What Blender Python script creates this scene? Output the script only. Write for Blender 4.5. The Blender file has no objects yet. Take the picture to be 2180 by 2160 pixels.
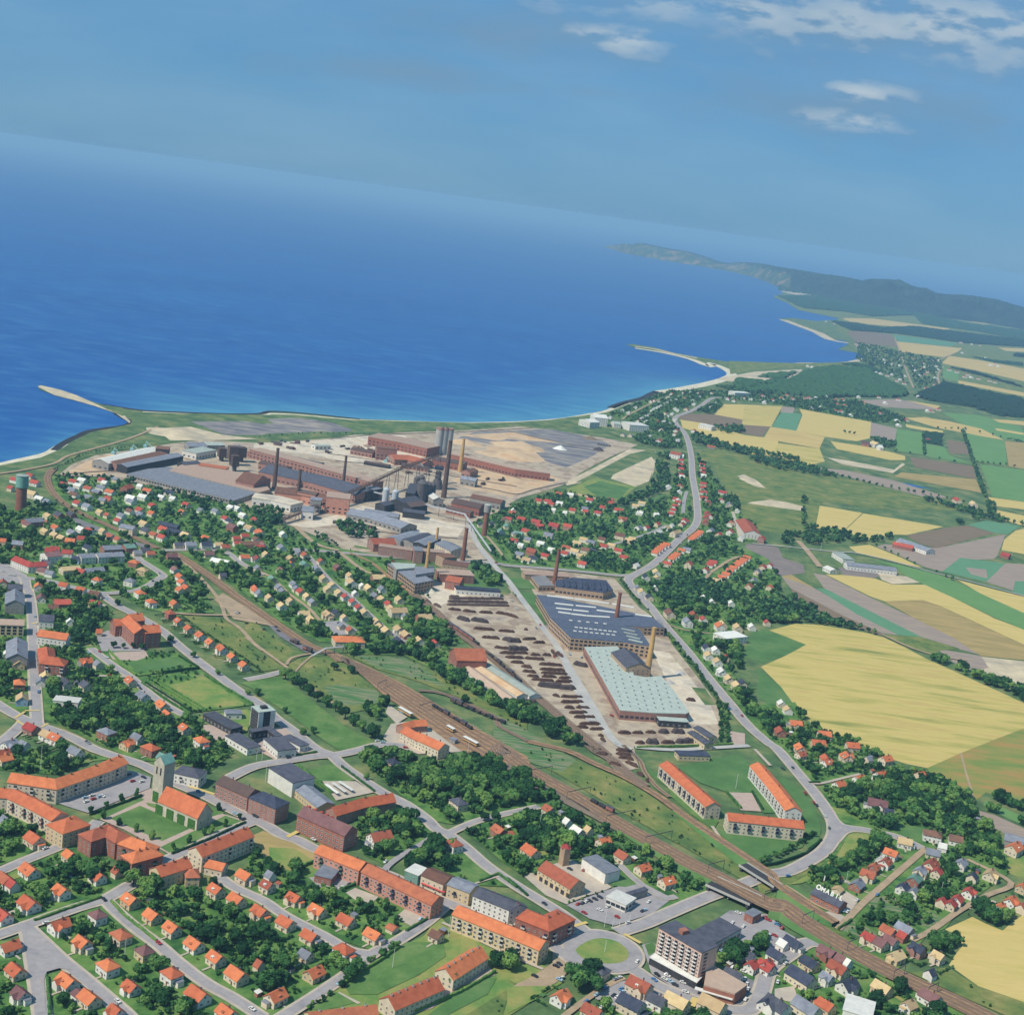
import bpy, math, random
import numpy as np
from mathutils.geometry import delaunay_2d_cdt
from mathutils import Vector, Matrix, noise as mnoise
random.seed(7); np.random.seed(7)
R = math.radians
scene = bpy.context.scene
COL = scene.collection

# ------------------------------------------------------------------ camera, world, sun
FPX, CX, CY = 2995.0, 1090.0, 1080.0
PITCH, ROLL, CAMH = R(12.04), R(7.9), 430.0
fw = Vector((0, math.cos(PITCH), -math.sin(PITCH)))
up0 = Vector((0, math.sin(PITCH), math.cos(PITCH)))
rt = Vector((1, 0, 0)) * math.cos(ROLL) + up0 * math.sin(ROLL)
upv = Vector((1, 0, 0)) * -math.sin(ROLL) + up0 * math.cos(ROLL)
cam = bpy.data.cameras.new('camera'); camo = bpy.data.objects.new('camera', cam); COL.objects.link(camo)
M = Matrix((rt, upv, -fw)).transposed().to_4x4(); M.translation = Vector((0, 0, CAMH))
camo.matrix_world = M
cam.sensor_fit = 'HORIZONTAL'; cam.sensor_width = 36; cam.lens = 36 * FPX / 2180
cam.clip_start = 1; cam.clip_end = 300000
scene.camera = camo
SUN_EL = R(50); SH = Vector((0.80, 0.60))           # ground direction in which shadows fall
sunl = bpy.data.lights.new('sun', 'SUN'); suno = bpy.data.objects.new('sun', sunl); COL.objects.link(suno)
sunl.energy = 4.2; sunl.angle = R(0.5); sunl.color = (1.0, 0.94, 0.86)
tosun = Vector((-SH.x * math.cos(SUN_EL), -SH.y * math.cos(SUN_EL), math.sin(SUN_EL)))
suno.rotation_euler = tosun.to_track_quat('Z', 'Y').to_euler()
suno.location = (0, 0, 900)
scene.view_settings.view_transform = 'Standard'; scene.view_settings.look = 'None'
scene.view_settings.exposure = 0.22; scene.view_settings.gamma = 1.0
scene.cycles.max_bounces = 5; scene.cycles.diffuse_bounces = 2; scene.cycles.glossy_bounces = 1
scene.cycles.transmission_bounces = 1; scene.cycles.volume_bounces = 0; scene.cycles.transparent_max_bounces = 4

world = bpy.data.worlds.new('World'); scene.world = world; world.use_nodes = True
nt = world.node_tree; nt.nodes.clear(); N = nt.nodes; L = nt.links
def nn(tree, t, **k):
    n = tree.nodes.new(t)
    for a, b in k.items(): setattr(n, a, b)
    return n
def mth(tree, op, a, b=None, c=None, clamp=False):
    n = tree.nodes.new('ShaderNodeMath'); n.operation = op; n.use_clamp = clamp
    for i, v in enumerate((a, b, c)):
        if v is None: continue
        if isinstance(v, (int, float)): n.inputs[i].default_value = v
        else: tree.links.new(v, n.inputs[i])
    return n.outputs[0]
out = nn(nt, 'ShaderNodeOutputWorld'); bg = nn(nt, 'ShaderNodeBackground')
sky = nn(nt, 'ShaderNodeTexSky', sky_type='NISHITA', sun_disc=False)
sky.sun_elevation = SUN_EL; sky.sun_rotation = math.atan2(tosun.x, tosun.y)
sky.air_density = 1.0; sky.dust_density = 0.4; sky.ozone_density = 3.0; sky.altitude = 300
bg.inputs['Strength'].default_value = 0.10
tc = nn(nt, 'ShaderNodeTexCoord'); sep = nn(nt, 'ShaderNodeSeparateXYZ'); L.new(tc.outputs['Generated'], sep.inputs[0])
yy = mth(nt, 'MAXIMUM', sep.outputs[1], 0.05)
A_ = mth(nt, 'DIVIDE', sep.outputs[0], yy); E_ = mth(nt, 'DIVIDE', sep.outputs[2], yy)
cmb = nn(nt, 'ShaderNodeCombineXYZ'); L.new(A_, cmb.inputs[0]); L.new(mth(nt, 'MULTIPLY', E_, 2.6), cmb.inputs[1])
noi = nn(nt, 'ShaderNodeTexNoise'); noi.inputs['Scale'].default_value = 20; noi.inputs['Detail'].default_value = 7; noi.inputs['Roughness'].default_value = 0.5
L.new(cmb.outputs[0], noi.inputs['Vector'])
cmb2 = nn(nt, 'ShaderNodeCombineXYZ'); L.new(A_, cmb2.inputs[0]); L.new(mth(nt, 'MULTIPLY', mth(nt, 'ADD', E_, 0.006), 2.6), cmb2.inputs[1])
noi2 = nn(nt, 'ShaderNodeTexNoise'); noi2.inputs['Scale'].default_value = 20; noi2.inputs['Detail'].default_value = 7; noi2.inputs['Roughness'].default_value = 0.5
L.new(cmb2.outputs[0], noi2.inputs['Vector'])
def ray(u, v):
    return (fw + rt * ((u - CX) / FPX) - upv * ((v - CY) / FPX))
def ae(u, v):
    d = ray(u, v); return d.x / d.y, d.z / d.y
cr, sr = math.cos(-ROLL * 0.3), math.sin(-ROLL * 0.3)
def cloud(u, v, ru, rv, soft, thr):
    a0, e0 = ae(u, v)
    da = mth(nt, 'SUBTRACT', A_, a0); de = mth(nt, 'SUBTRACT', E_, e0)
    x = mth(nt, 'DIVIDE', mth(nt, 'ADD', mth(nt, 'MULTIPLY', da, cr), mth(nt, 'MULTIPLY', de, -sr)), ru / FPX)
    y = mth(nt, 'DIVIDE', mth(nt, 'ADD', mth(nt, 'MULTIPLY', da, sr), mth(nt, 'MULTIPLY', de, cr)), rv / FPX)
    d = mth(nt, 'SQRT', mth(nt, 'ADD', mth(nt, 'MULTIPLY', x, x), mth(nt, 'MULTIPLY', y, y)))
    e = mth(nt, 'SUBTRACT', 1.0, d)
    e = mth(nt, 'ADD', e, mth(nt, 'MULTIPLY', mth(nt, 'SUBTRACT', noi.outputs[0], 0.5), 2.2))
    return mth(nt, 'MULTIPLY', mth(nt, 'MULTIPLY', mth(nt, 'SUBTRACT', e, thr), 1.0 / soft, clamp=True), 1.0)
white = [cloud(2020, 50, 560, 72, 2.2, -.25), cloud(1830, 195, 110, 26, 1.9, .0), cloud(1840, 258, 130, 24, 1.9, .0), cloud(1560, 20, 360, 40, 2.2, -.2), cloud(1330, 85, 160, 34, 1.6, .1)]
grey = [cloud(1820, 230, 340, 66, 1.3, -.3), cloud(1140, 78, 320, 50, 1.3, -.35), cloud(850, 150, 270, 34, 1.2, -.3), cloud(1900, 60, 660, 90, 1.2, -.3), cloud(1250, 195, 130, 20, 1.4, 0.1), cloud(1500, 110, 160, 20, 1.5, 0.2)]
def mx(l):
    r = l[0]
    for q in l[1:]: r = mth(nt, 'MAXIMUM', r, q)
    return r
wm = mth(nt, 'MULTIPLY', mx(white), 0.8); gm = mth(nt, 'MULTIPLY', mx(grey), 0.75)
lit = mth(nt, 'MULTIPLY', mth(nt, 'SUBTRACT', noi.outputs[0], noi2.outputs[0]), 9.0)
wm = mth(nt, 'MULTIPLY', wm, mth(nt, 'ADD', 0.62, lit, clamp=True))
def mixc(tree, f, a, b, bt='MIX'):
    m = tree.nodes.new('ShaderNodeMix'); m.data_type = 'RGBA'; m.blend_type = bt
    for s, v in ((m.inputs[0], f), (m.inputs[6], a), (m.inputs[7], b)):
        if isinstance(v, (int, float)): s.default_value = v
        elif isinstance(v, tuple): s.default_value = v
        else: tree.links.new(v, s)
    return m.outputs[2]
skc = mixc(nt, 1.0, sky.outputs[0], (0.62, 0.84, 1.08, 1), 'MULTIPLY')
skc = mixc(nt, 0.8, skc, (.80, 2.40, 4.35, 1))
# thin high veil in broad streaks
vn = nn(nt, 'ShaderNodeTexNoise'); vn.inputs['Scale'].default_value = 5; vn.inputs['Detail'].default_value = 4
cmb3 = nn(nt, 'ShaderNodeCombineXYZ'); L.new(A_, cmb3.inputs[0]); L.new(mth(nt, 'MULTIPLY', E_, 4.0), cmb3.inputs[1]); L.new(cmb3.outputs[0], vn.inputs['Vector'])
veil = mth(nt, 'MULTIPLY', mth(nt, 'SUBTRACT', vn.outputs[0], 0.35), 0.45, clamp=True)
skc = mixc(nt, veil, skc, (3.6, 5.0, 6.0, 1))
skc = mixc(nt, gm, skc, (1.55, 2.75, 4.1, 1))
skc = mixc(nt, wm, skc, (6.0, 6.5, 6.5, 1))
L.new(skc, bg.inputs['Color']); L.new(bg.outputs[0], out.inputs['Surface'])

# ------------------------------------------------------------------ from picture points to places on the ground
TS = 560 / 1914; TC = 560 / 1932
TILES = {'M': (0, 0, 2180 / 1932), 'D': (1200, 400, 980 / 1932), 'S': (0, 0, 1.0)}
for i in range(4):
    TILES['A%d' % i] = (540 * i, 1600, TS); TILES['B%d' % i] = (540 * i, 1060, TS); TILES['C%d' % i] = (540 * i, 780, TC)
TILES['C3'] = (1620, 680, TC)
def src(t, x, y):
    a = TILES[t]; return a[0] + x * a[2], a[1] + y * a[2]
def P(u, v, z=0.0):
    d = ray(u, v); k = (z - CAMH) / d.z
    return Vector((d.x * k, d.y * k, z))
def parse(s, t=None):
    o = []
    for w in s.split():
        if ':' in w: t, w = w.split(':')
        x, y = w.split(',')[:2]; o.append(src(t, float(x), float(y)))
    return o
def G(s, z=0.0):
    return [P(u, v, z) for u, v in parse(s)]
def hgt(s):                                            # base and top points -> base place, height
    (u0, v0), (u1, v1) = parse(s)
    b = P(u0, v0); d = ray(u1, v1); k = b.y / d.y
    return b, CAMH + d.z * k
def proj(p):
    d = Vector(p) - Vector((0, 0, CAMH)); z = d.dot(fw)
    return CX + FPX * d.dot(rt) / z, CY - FPX * d.dot(upv) / z

# ------------------------------------------------------------------ materials
def lin(c): c /= 255.0; return c / 12.92 if c <= 0.04045 else ((c + 0.055) / 1.055) ** 2.4
def S(r, g, b, k=0.9): return (lin(r) * k, lin(g) * k, lin(b) * k, 1)
MATS = {}
def material(name, cols, scale=0.1, rough=0.9, stretch=None, ang=0.0, detail=6, spec=0.15, lo=0.35, hi=0.65, fine=None, rnd=0.0, bump=0):
    """noise in world position picks between the colours; fine adds a second, small-scale brightness grain"""
    if name in MATS: return MATS[name]
    m = bpy.data.materials.new(name); m.use_nodes = True; t = m.node_tree; b = t.nodes['Principled BSDF']
    b.inputs['Roughness'].default_value = rough
    b.inputs['Specular IOR Level'].default_value = spec
    if isinstance(cols, tuple): cols = [cols]
    g = nn(t, 'ShaderNodeNewGeometry'); mp = nn(t, 'ShaderNodeMapping'); t.links.new(g.outputs['Position'], mp.inputs[0])
    mp.inputs['Rotation'].default_value = (0, 0, ang)
    if stretch: mp.inputs['Scale'].default_value = stretch
    if len(cols) > 1:
        n = nn(t, 'ShaderNodeTexNoise'); n.inputs['Scale'].default_value = scale; n.inputs['Detail'].default_value = detail; n.inputs['Roughness'].default_value = 0.6
        t.links.new(mp.outputs[0], n.inputs['Vector'])
        r = nn(t, 'ShaderNodeValToRGB'); e = r.color_ramp.elements
        e[0].position = lo; e[0].color = cols[0]; e[1].position = hi; e[1].color = cols[-1]
        for i, c in enumerate(cols[1:-1]):
            q = e.new(lo + (hi - lo) * (i + 1) / (len(cols) - 1)); q.color = c
        t.links.new(n.outputs[0], r.inputs[0]); c = r.outputs[0]
    else:
        rgb = nn(t, 'ShaderNodeRGB'); rgb.outputs[0].default_value = cols[0]; c = rgb.outputs[0]
    if fine:
        n2 = nn(t, 'ShaderNodeTexNoise'); n2.inputs['Scale'].default_value = fine[0] * (.3 if fine[0] < 1.5 else 1); n2.inputs['Detail'].default_value = 9; n2.inputs['Roughness'].default_value = .72
        t.links.new(mp.outputs[0] if stretch else g.outputs['Position'], n2.inputs['Vector'])
        v = mth(t, 'ADD', mth(t, 'MULTIPLY', mth(t, 'SUBTRACT', n2.outputs[0], 0.5), fine[1] * (4.2 if fine[0] < 1.5 else 2.4)), 1.0)
        hs = nn(t, 'ShaderNodeHueSaturation'); t.links.new(c, hs.inputs['Color']); t.links.new(v, hs.inputs['Value']); c = hs.outputs[0]
    if rnd:
        oi = nn(t, 'ShaderNodeObjectInfo'); hs = nn(t, 'ShaderNodeHueSaturation')
        t.links.new(mth(t, 'ADD', mth(t, 'MULTIPLY', oi.outputs['Random'], 2 * rnd), 1 - rnd), hs.inputs['Value'])
        t.links.new(mth(t, 'ADD', mth(t, 'MULTIPLY', oi.outputs['Random'], 0.016 * min(1, rnd * 4)), 0.5 - 0.008 * min(1, rnd * 4)), hs.inputs['Hue'])
        t.links.new(c, hs.inputs['Color']); c = hs.outputs[0]
    t.links.new(c, b.inputs['Base Color'])
    if bump:
        nb = nn(t, 'ShaderNodeTexNoise'); nb.inputs['Scale'].default_value = bump; nb.inputs['Detail'].default_value = 3
        t.links.new(g.outputs['Position'], nb.inputs['Vector'])
        bp = nn(t, 'ShaderNodeBump'); bp.inputs['Strength'].default_value = 0.5; bp.inputs['Distance'].default_value = 0.4
        t.links.new(nb.outputs[0], bp.inputs['Height']); t.links.new(bp.outputs[0], b.inputs['Normal'])
    MATS[name] = m; return m
MT = material
MT('rough_grass', [S(70, 96, 60), S(92, 116, 70), S(130, 132, 84)], 0.03, detail=10, fine=(0.5, .24))
MT('meadow', [S(66, 96, 54), S(98, 118, 62), S(122, 128, 70), S(156, 142, 88)], 0.035, lo=.3, hi=.72, detail=10, fine=(0.6, .26))
MT('lawn', [S(76, 110, 56), S(90, 124, 64), S(112, 134, 76)], 0.05, detail=9, fine=(0.9, .16))
MT('lawn_dry', [S(96, 132, 66), S(128, 142, 74), S(150, 146, 84)], 0.06, fine=(0.9, .15))
MT('lawn_green', [S(70, 106, 58), S(84, 120, 66), S(104, 130, 76)], 0.03, lo=.3, hi=.7, fine=(0.5, .12))
MT('garden', [S(44, 84, 44), S(66, 106, 52), S(94, 128, 62), S(112, 138, 72), S(140, 128, 98)], 0.055, lo=.3, hi=.74, detail=5, fine=(0.9, .2))
MT('allotment', [S(72, 112, 64), S(92, 124, 72), S(140, 134, 104), S(78, 116, 74)], 0.05, stretch=(.5, 5, 1), ang=R(35), lo=.36, hi=.64, detail=1, fine=(.8, .2))
MT('wheat', [S(136, 140, 76), S(176, 164, 90), S(198, 178, 106), S(188, 166, 98)], 0.012, stretch=(.7, 4.5, 1), ang=R(-28), lo=.32, hi=.62, detail=10, fine=(0.3, .10))
MT('wheat_gold', [S(172, 160, 88), S(196, 176, 104), S(204, 180, 112)], 0.02, stretch=(1, 5, 1), ang=R(35), lo=.25, hi=.6, detail=9, fine=(0.3, .08))
MT('wheat_tan', [S(206, 180, 112), S(184, 160, 98)], 0.01, stretch=(1, 5, 1), ang=R(35), detail=9, fine=(0.3, .08))
MT('stubble', [S(176, 152, 98), S(150, 134, 84)], 0.02, stretch=(1, 4, 1), ang=R(40), fine=(0.3, .1))
MT('orange_field', [S(112, 134, 66), S(140, 138, 72), S(168, 132, 78)], 0.02, stretch=(1, 3, 1), ang=R(-28), fine=(0.3, .1))
MT('green_field', [S(98, 138, 78), S(108, 144, 84)], 0.02, fine=(0.3, .08))
MT('teal_field', [S(92, 138, 100), S(100, 142, 106)], 0.03, fine=(0.3, .08))
MT('soil_grey', [S(164, 146, 126), S(146, 132, 120)], 0.03, stretch=(1, 5, 1), ang=R(40), fine=(0.3, .06))
MT('soil_brown', [S(134, 116, 92), S(120, 104, 84)], 0.03, stretch=(1, 5, 1), ang=R(40), fine=(0.3, .08))
MT('soil_dark', [S(124, 114, 108), S(138, 126, 116)], 0.03, fine=(0.3, .08))
MT('sand', [S(214, 196, 160), S(196, 180, 148), S(170, 160, 138)], 0.03, fine=(0.3, .12))
MT('beach', [S(222, 212, 184), S(200, 190, 160)], 0.05, fine=(0.2, .1))
MT('weed', S(52, 52, 52))
MT('yard', [S(128, 120, 112), S(168, 152, 132), S(186, 170, 144), S(150, 130, 110), S(172, 158, 138)], 0.03, lo=.3, hi=.7, detail=10, fine=(0.3, .14))
MT('yard_pale', [S(176, 166, 150), S(214, 200, 174), S(196, 180, 154)], 0.03, detail=10, fine=(0.3, .2))
MT('ash', [S(96, 96, 104), S(130, 126, 124), S(160, 150, 134)], 0.02, stretch=(1, 3, 1), ang=R(20), fine=(.2, .15))
MT('clay', [S(200, 162, 122), S(206, 178, 140), S(176, 150, 122)], 0.03, fine=(.2, .12))
MT('asphalt', [S(128, 125, 126), S(154, 149, 147), S(160, 154, 150), S(172, 165, 158)], 0.07, lo=.25, hi=.75, detail=10, fine=(0.7, .16))
MT('asphalt_dark', [S(116, 113, 114), S(132, 128, 128)], 0.08, fine=(0.5, .12))
MT('pavement', [S(192, 178, 156), S(176, 164, 148)], 0.1, fine=(1.0, .1))
MT('concrete', [S(186, 182, 170), S(168, 166, 160)], 0.05, fine=(0.4, .1))
MT('dirt', [S(180, 156, 124), S(158, 138, 112)], 0.08, fine=(0.6, .12))
MT('ballast', [S(172, 138, 100), S(154, 122, 90), S(130, 106, 82)], 0.04, stretch=(1, 6, 1), ang=R(-52), fine=(0.7, .2))
MT('ballast_dark', [S(122, 108, 92), S(140, 122, 102)], 0.05, fine=(0.7, .2))
MT('sleepers', [S(124, 94, 68), S(106, 80, 60)], 0.4, fine=(2, .2))
MT('rail', S(196, 178, 156), rough=.5, spec=.4)
MT('gravel_pink', [S(186, 164, 148), S(176, 156, 140)], 0.2, fine=(.6, .1))
MT('paint_yellow', S(208, 182, 110)); MT('paint_white', S(222, 220, 208))
# roofs
def roofm(n, a, b, **k): MT(n, [a, b], 0.25, fine=(2.2, .16), rnd=.17, rough=.85, **k)
roofm('roof_orange', S(204, 118, 78), S(184, 102, 68))
roofm('roof_rust', S(176, 102, 74), S(156, 88, 66))
roofm('roof_red', S(180, 84, 70), S(160, 72, 62))
roofm('roof_maroon', S(134, 98, 94), S(118, 84, 82))
roofm('roof_slate', S(54, 60, 76), S(70, 76, 90)); roofm('roof_works', S(92, 100, 114), S(78, 86, 100))
roofm('roof_dark', S(72, 74, 84), S(90, 92, 100))
roofm('roof_grey', S(138, 142, 148), S(116, 120, 128))
roofm('roof_buff', S(204, 178, 132), S(188, 162, 118))
roofm('roof_green', S(118, 154, 136), S(100, 136, 122))
roofm('roof_brown', S(128, 92, 74), S(108, 80, 68))
roofm('roof_white', S(224, 222, 208), S(206, 204, 194))
roofm('roof_pale', S(154, 164, 152), S(172, 180, 168))
roofm('roof_tan', S(182, 156, 134), S(170, 146, 128))
roofm('roof_iron', S(104, 84, 74), S(92, 78, 74))
MT('copper', [S(132, 176, 160), S(110, 156, 142)], 0.5, fine=(2, .12))
def wallm(n, a, b): MT(n, [a, b], 0.3, fine=(1.6, .07), rnd=.06, rough=.9)
wallm('wall_white', S(232, 228, 214), S(214, 210, 198))
wallm('wall_cream', S(224, 208, 180), S(206, 190, 162))
wallm('wall_yellow', S(214, 192, 152), S(198, 176, 138))
wallm('wall_brick', S(168, 112, 92), S(148, 98, 84))
wallm('wall_pink', S(208, 150, 126), S(190, 134, 114))
wallm('wall_rose', S(172, 130, 114), S(152, 114, 102))
wallm('wall_grey', S(160, 156, 146), S(144, 140, 134))
wallm('wall_blue', S(158, 184, 204), S(146, 172, 192))
wallm('wall_dark', S(58, 58, 60), S(70, 70, 72))
wallm('wall_stone', S(204, 196, 172), S(178, 170, 150))
wallm('wall_buff', S(190, 160, 130), S(172, 146, 120))
MT('ivy', [S(48, 92, 40), S(82, 122, 56)], 0.8, fine=(2, .3))
MT('glass', S(44, 52, 62), rough=.15, spec=.5)
MT('frame_white', S(230, 228, 216)); MT('balcony_front', [S(200, 196, 186), S(216, 212, 200)], .3)
MT('balcony_navy', S(62, 70, 96)); MT('door_wood', S(108, 74, 54)); MT('awning', S(196, 80, 76)); MT('awning_white', S(220, 218, 208))
MT('steel', [S(84, 84, 90), S(112, 104, 98)], .3); MT('steel_light', S(184, 188, 188)); MT('chimney_brick', [S(150, 100, 80), S(128, 88, 74)], .2)
MT('chimney_yellow', [S(206, 166, 104), S(188, 150, 98)], .2); MT('chimney_iron', [S(112, 88, 76), S(96, 78, 70)], .2)
MT('pile_brown', [S(66, 52, 46), S(88, 66, 56), S(100, 74, 62)], .5, fine=(1.5, .3)); MT('pile_black', [S(64, 58, 60), S(88, 76, 72)], .5, fine=(1.5, .3))
MT('bark', S(80, 66, 52)); MT('black', S(30, 30, 34))
for n, c in dict(white=(226, 224, 214), red=(176, 52, 46), blue=(84, 134, 182), pale_blue=(166, 198, 214), dark=(52, 56, 66), green=(70, 104, 84), grey=(150, 154, 158), black=(34, 36, 42)).items():
    MT('paint_' + n + '_car', S(*c), rough=.35, spec=.5)
MT('crane_teal', S(150, 196, 196))
def foliage(name, a, b, c):
    m = bpy.data.materials.new(name); m.use_nodes = True; t = m.node_tree; bs = t.nodes['Principled BSDF']
    bs.inputs['Roughness'].default_value = 0.75; bs.inputs['Specular IOR Level'].default_value = 0.12
    g = nn(t, 'ShaderNodeNewGeometry'); n = nn(t, 'ShaderNodeTexNoise'); n.inputs['Scale'].default_value = 0.35; n.inputs['Detail'].default_value = 4
    t.links.new(g.outputs['Position'], n.inputs['Vector'])
    r = nn(t, 'ShaderNodeValToRGB'); e = r.color_ramp.elements; e[0].position = .3; e[0].color = a; e[1].position = .92; e[1].color = (c[0] * 1.7, c[1] * 1.25, c[2] * 1.1, 1); q = e.new(.48); q.color = b; q = e.new(.68); q.color = c
    at = nn(t, 'ShaderNodeAttribute', attribute_name='tint'); oi = nn(t, 'ShaderNodeObjectInfo')
    rr = mth(t, 'FRACT', mth(t, 'ADD', at.outputs['Fac'], oi.outputs['Random']))
    t.links.new(mth(t, 'ADD', n.outputs[0], mth(t, 'MULTIPLY', mth(t, 'SUBTRACT', rr, .5), .7)), r.inputs[0])
    hs = nn(t, 'ShaderNodeHueSaturation'); t.links.new(r.outputs[0], hs.inputs['Color'])
    t.links.new(mth(t, 'ADD', mth(t, 'MULTIPLY', rr, .6), .7), hs.inputs['Value'])
    t.links.new(hs.outputs[0], bs.inputs['Base Color'])
    MATS[name] = m
foliage('foliage', S(34, 74, 38), S(50, 92, 44), S(78, 114, 56))
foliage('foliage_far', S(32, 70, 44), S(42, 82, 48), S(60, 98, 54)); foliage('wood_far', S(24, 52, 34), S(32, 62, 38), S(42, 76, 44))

# ------------------------------------------------------------------ mesh and naming helpers
def newobj(name, verts, faces, mats, parent=None, loc=(0, 0, 0), midx=None, smooth=False):
    me = bpy.data.meshes.new(name); me.from_pydata([tuple(v) for v in verts], [], faces)
    for m in (mats if isinstance(mats, (list, tuple)) else [mats]):
        me.materials.append(MATS[m] if isinstance(m, str) else m)
    if midx is not None: me.polygons.foreach_set('material_index', midx)
    if smooth: me.polygons.foreach_set('use_smooth', [True] * len(faces))
    o = bpy.data.objects.new(name, me); COL.objects.link(o); o.location = loc
    if parent: o.parent = parent
    return o
def inst(name, me, parent=None, loc=(0, 0, 0), rz=0.0, sc=None):
    o = bpy.data.objects.new(name, me); COL.objects.link(o); o.location = loc; o.rotation_euler = (0, 0, rz)
    if sc: o.scale = sc
    if parent: o.parent = parent
    return o
def tag(o, label, cat, group=None, kind=None):
    if label: o['label'] = label
    if cat: o['category'] = cat
    if group: o['group'] = group
    if kind: o['kind'] = kind
    return o
def struct(o): o['kind'] = 'structure'; return o
def thing(name, label, cat, loc=(0, 0, 0), rz=0.0, group=None):
    o = bpy.data.objects.new(name, None); COL.objects.link(o); o.location = loc; o.rotation_euler = (0, 0, rz); o.empty_display_size = 1
    return tag(o, label, cat, group)
class MB:
    def __init__(s): s.v = []; s.f = []; s.m = []
    def add(s, vs, fs, m=0):
        b = len(s.v); s.v += [tuple(v) for v in vs]; s.f += [tuple(b + i for i in f) for f in fs]; s.m += [m] * len(fs)
    def box(s, c, sz, rz=0.0, m=0):
        """c = centre of the bottom face"""
        x, y, z = sz[0] / 2, sz[1] / 2, sz[2]; k, q = math.cos(rz), math.sin(rz)
        vs = [(c[0] + a * k - b * q, c[1] + a * q + b * k, c[2] + h) for h in (0, z) for a, b in ((-x, -y), (x, -y), (x, y), (-x, y))]
        s.add(vs, [(3, 2, 1, 0), (4, 5, 6, 7), (0, 1, 5, 4), (1, 2, 6, 5), (2, 3, 7, 6), (3, 0, 4, 7)], m)
    def beam(s, a, b, w, h=None, m=0):
        a, b = Vector(a), Vector(b); d = (b - a).normalized(); h = h or w
        sd = d.cross(Vector((0, 0, 1)))
        if sd.length < .01: sd = Vector((1, 0, 0))
        sd.normalize(); u = sd.cross(d)
        vs = [p + sd * (i * w / 2) + u * (j * h / 2) for p in (a, b) for i, j in ((-1, -1), (1, -1), (1, 1), (-1, 1))]
        s.add(vs, [(3, 2, 1, 0), (4, 5, 6, 7), (0, 1, 5, 4), (1, 2, 6, 5), (2, 3, 7, 6), (3, 0, 4, 7)], m)
    def cyl(s, c, r0, r1, h, n=16, m=0):
        vs = [(c[0] + r * math.cos(i * 2 * math.pi / n), c[1] + r * math.sin(i * 2 * math.pi / n), c[2] + z) for r, z in ((r0, 0), (r1, h)) for i in range(n)]
        s.add(vs, [(i, (i + 1) % n, n + (i + 1) % n, n + i) for i in range(n)] + [tuple(range(n, 2 * n)), tuple(range(n - 1, -1, -1))], m)
    def build(s, name, mats, parent=None, loc=(0, 0, 0), smooth=False): return newobj(name, s.v, s.f, mats, parent, loc, s.m, smooth)

# occupancy of the ground, so that trees keep off roads, roofs and lawns
GX0, GY0, GC = -1500.0, 450.0, 1.5; GNX, GNY = 3200, 3600
occ = np.zeros((GNY, GNX), bool)
def occ_disc(x, y, r):
    i0, i1 = int((x - r - GX0) / GC), int((x + r - GX0) / GC) + 1; j0, j1 = int((y - r - GY0) / GC), int((y + r - GY0) / GC) + 1
    if i1 < 0 or j1 < 0 or i0 >= GNX or j0 >= GNY: return
    occ[max(j0, 0):max(j1, 0), max(i0, 0):max(i1, 0)] = True
def occ_line(pts, r):
    for a, b in zip(pts, pts[1:]):
        n = max(1, int((Vector(b) - Vector(a)).length / 1.5))
        if n > 4000: continue
        for k in range(n + 1):
            p = Vector(a).lerp(Vector(b), k / n); occ_disc(p.x, p.y, r)
def inpoly(px, py, pts):
    r = np.zeros(px.shape, bool); n = len(pts)
    for i in range(n):
        x1, y1 = pts[i][0], pts[i][1]; x2, y2 = pts[(i + 1) % n][0], pts[(i + 1) % n][1]
        if y1 == y2: continue
        c = ((y1 > py) != (y2 > py)) & (px < (x2 - x1) * (py - y1) / (y2 - y1) + x1); r ^= c
    return r
def occ_poly(pts):
    xs = [p[0] for p in pts]; ys = [p[1] for p in pts]
    i0, i1 = max(0, int((min(xs) - GX0) / GC)), min(GNX, int((max(xs) - GX0) / GC) + 1); j0, j1 = max(0, int((min(ys) - GY0) / GC)), min(GNY, int((max(ys) - GY0) / GC) + 1)
    if i1 <= i0 or j1 <= j0: return
    X, Y = np.meshgrid(GX0 + (np.arange(i0, i1) + .5) * GC, GY0 + (np.arange(j0, j1) + .5) * GC)
    occ[j0:j1, i0:i1] |= inpoly(X, Y, pts)
def isocc(x, y, r=0):
    for dx, dy in ((0, 0), (r, 0), (-r, 0), (0, r), (0, -r)):
        i, j = int((x + dx - GX0) / GC), int((y + dy - GY0) / GC)
        if 0 <= i < GNX and 0 <= j < GNY and occ[j, i]: return True
    return False
def catmull(p, n=4, closed=False):
    p = [Vector(q) for q in p]; o = []; c = len(p)
    for i in range(c if closed else c - 1):
        if closed: a, b, d, e = p[i - 1], p[i], p[(i + 1) % c], p[(i + 2) % c]
        else: a, b, d, e = p[max(i - 1, 0)], p[i], p[i + 1], p[min(i + 2, c - 1)]
        for k in range(n):
            t = k / n; o.append(0.5 * ((2 * b) + (d - a) * t + (2 * a - 5 * b + 4 * d - e) * t * t + (3 * b - a - 3 * d + e) * t ** 3))
    if not closed: o.append(p[-1])
    return o
zlay = [-1.02]
def sheet(name, s, m, z=None, smooth=0, block=False, jit=0):
    pts = G(s) if isinstance(s, str) else [Vector(q) for q in s]
    if smooth: pts = catmull(pts, smooth, True)
    if z is None: zlay[0] += 0.004; z = zlay[0]
    vv, _, ff, _, _, _ = delaunay_2d_cdt([Vector((p.x, p.y)) for p in pts], [], [list(range(len(pts)))], 1, 1e-3)
    o = newobj(name, [(p.x, p.y, z) for p in vv], [tuple(f) for f in ff], m)
    if block: occ_poly(pts)
    return struct(o)
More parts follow.
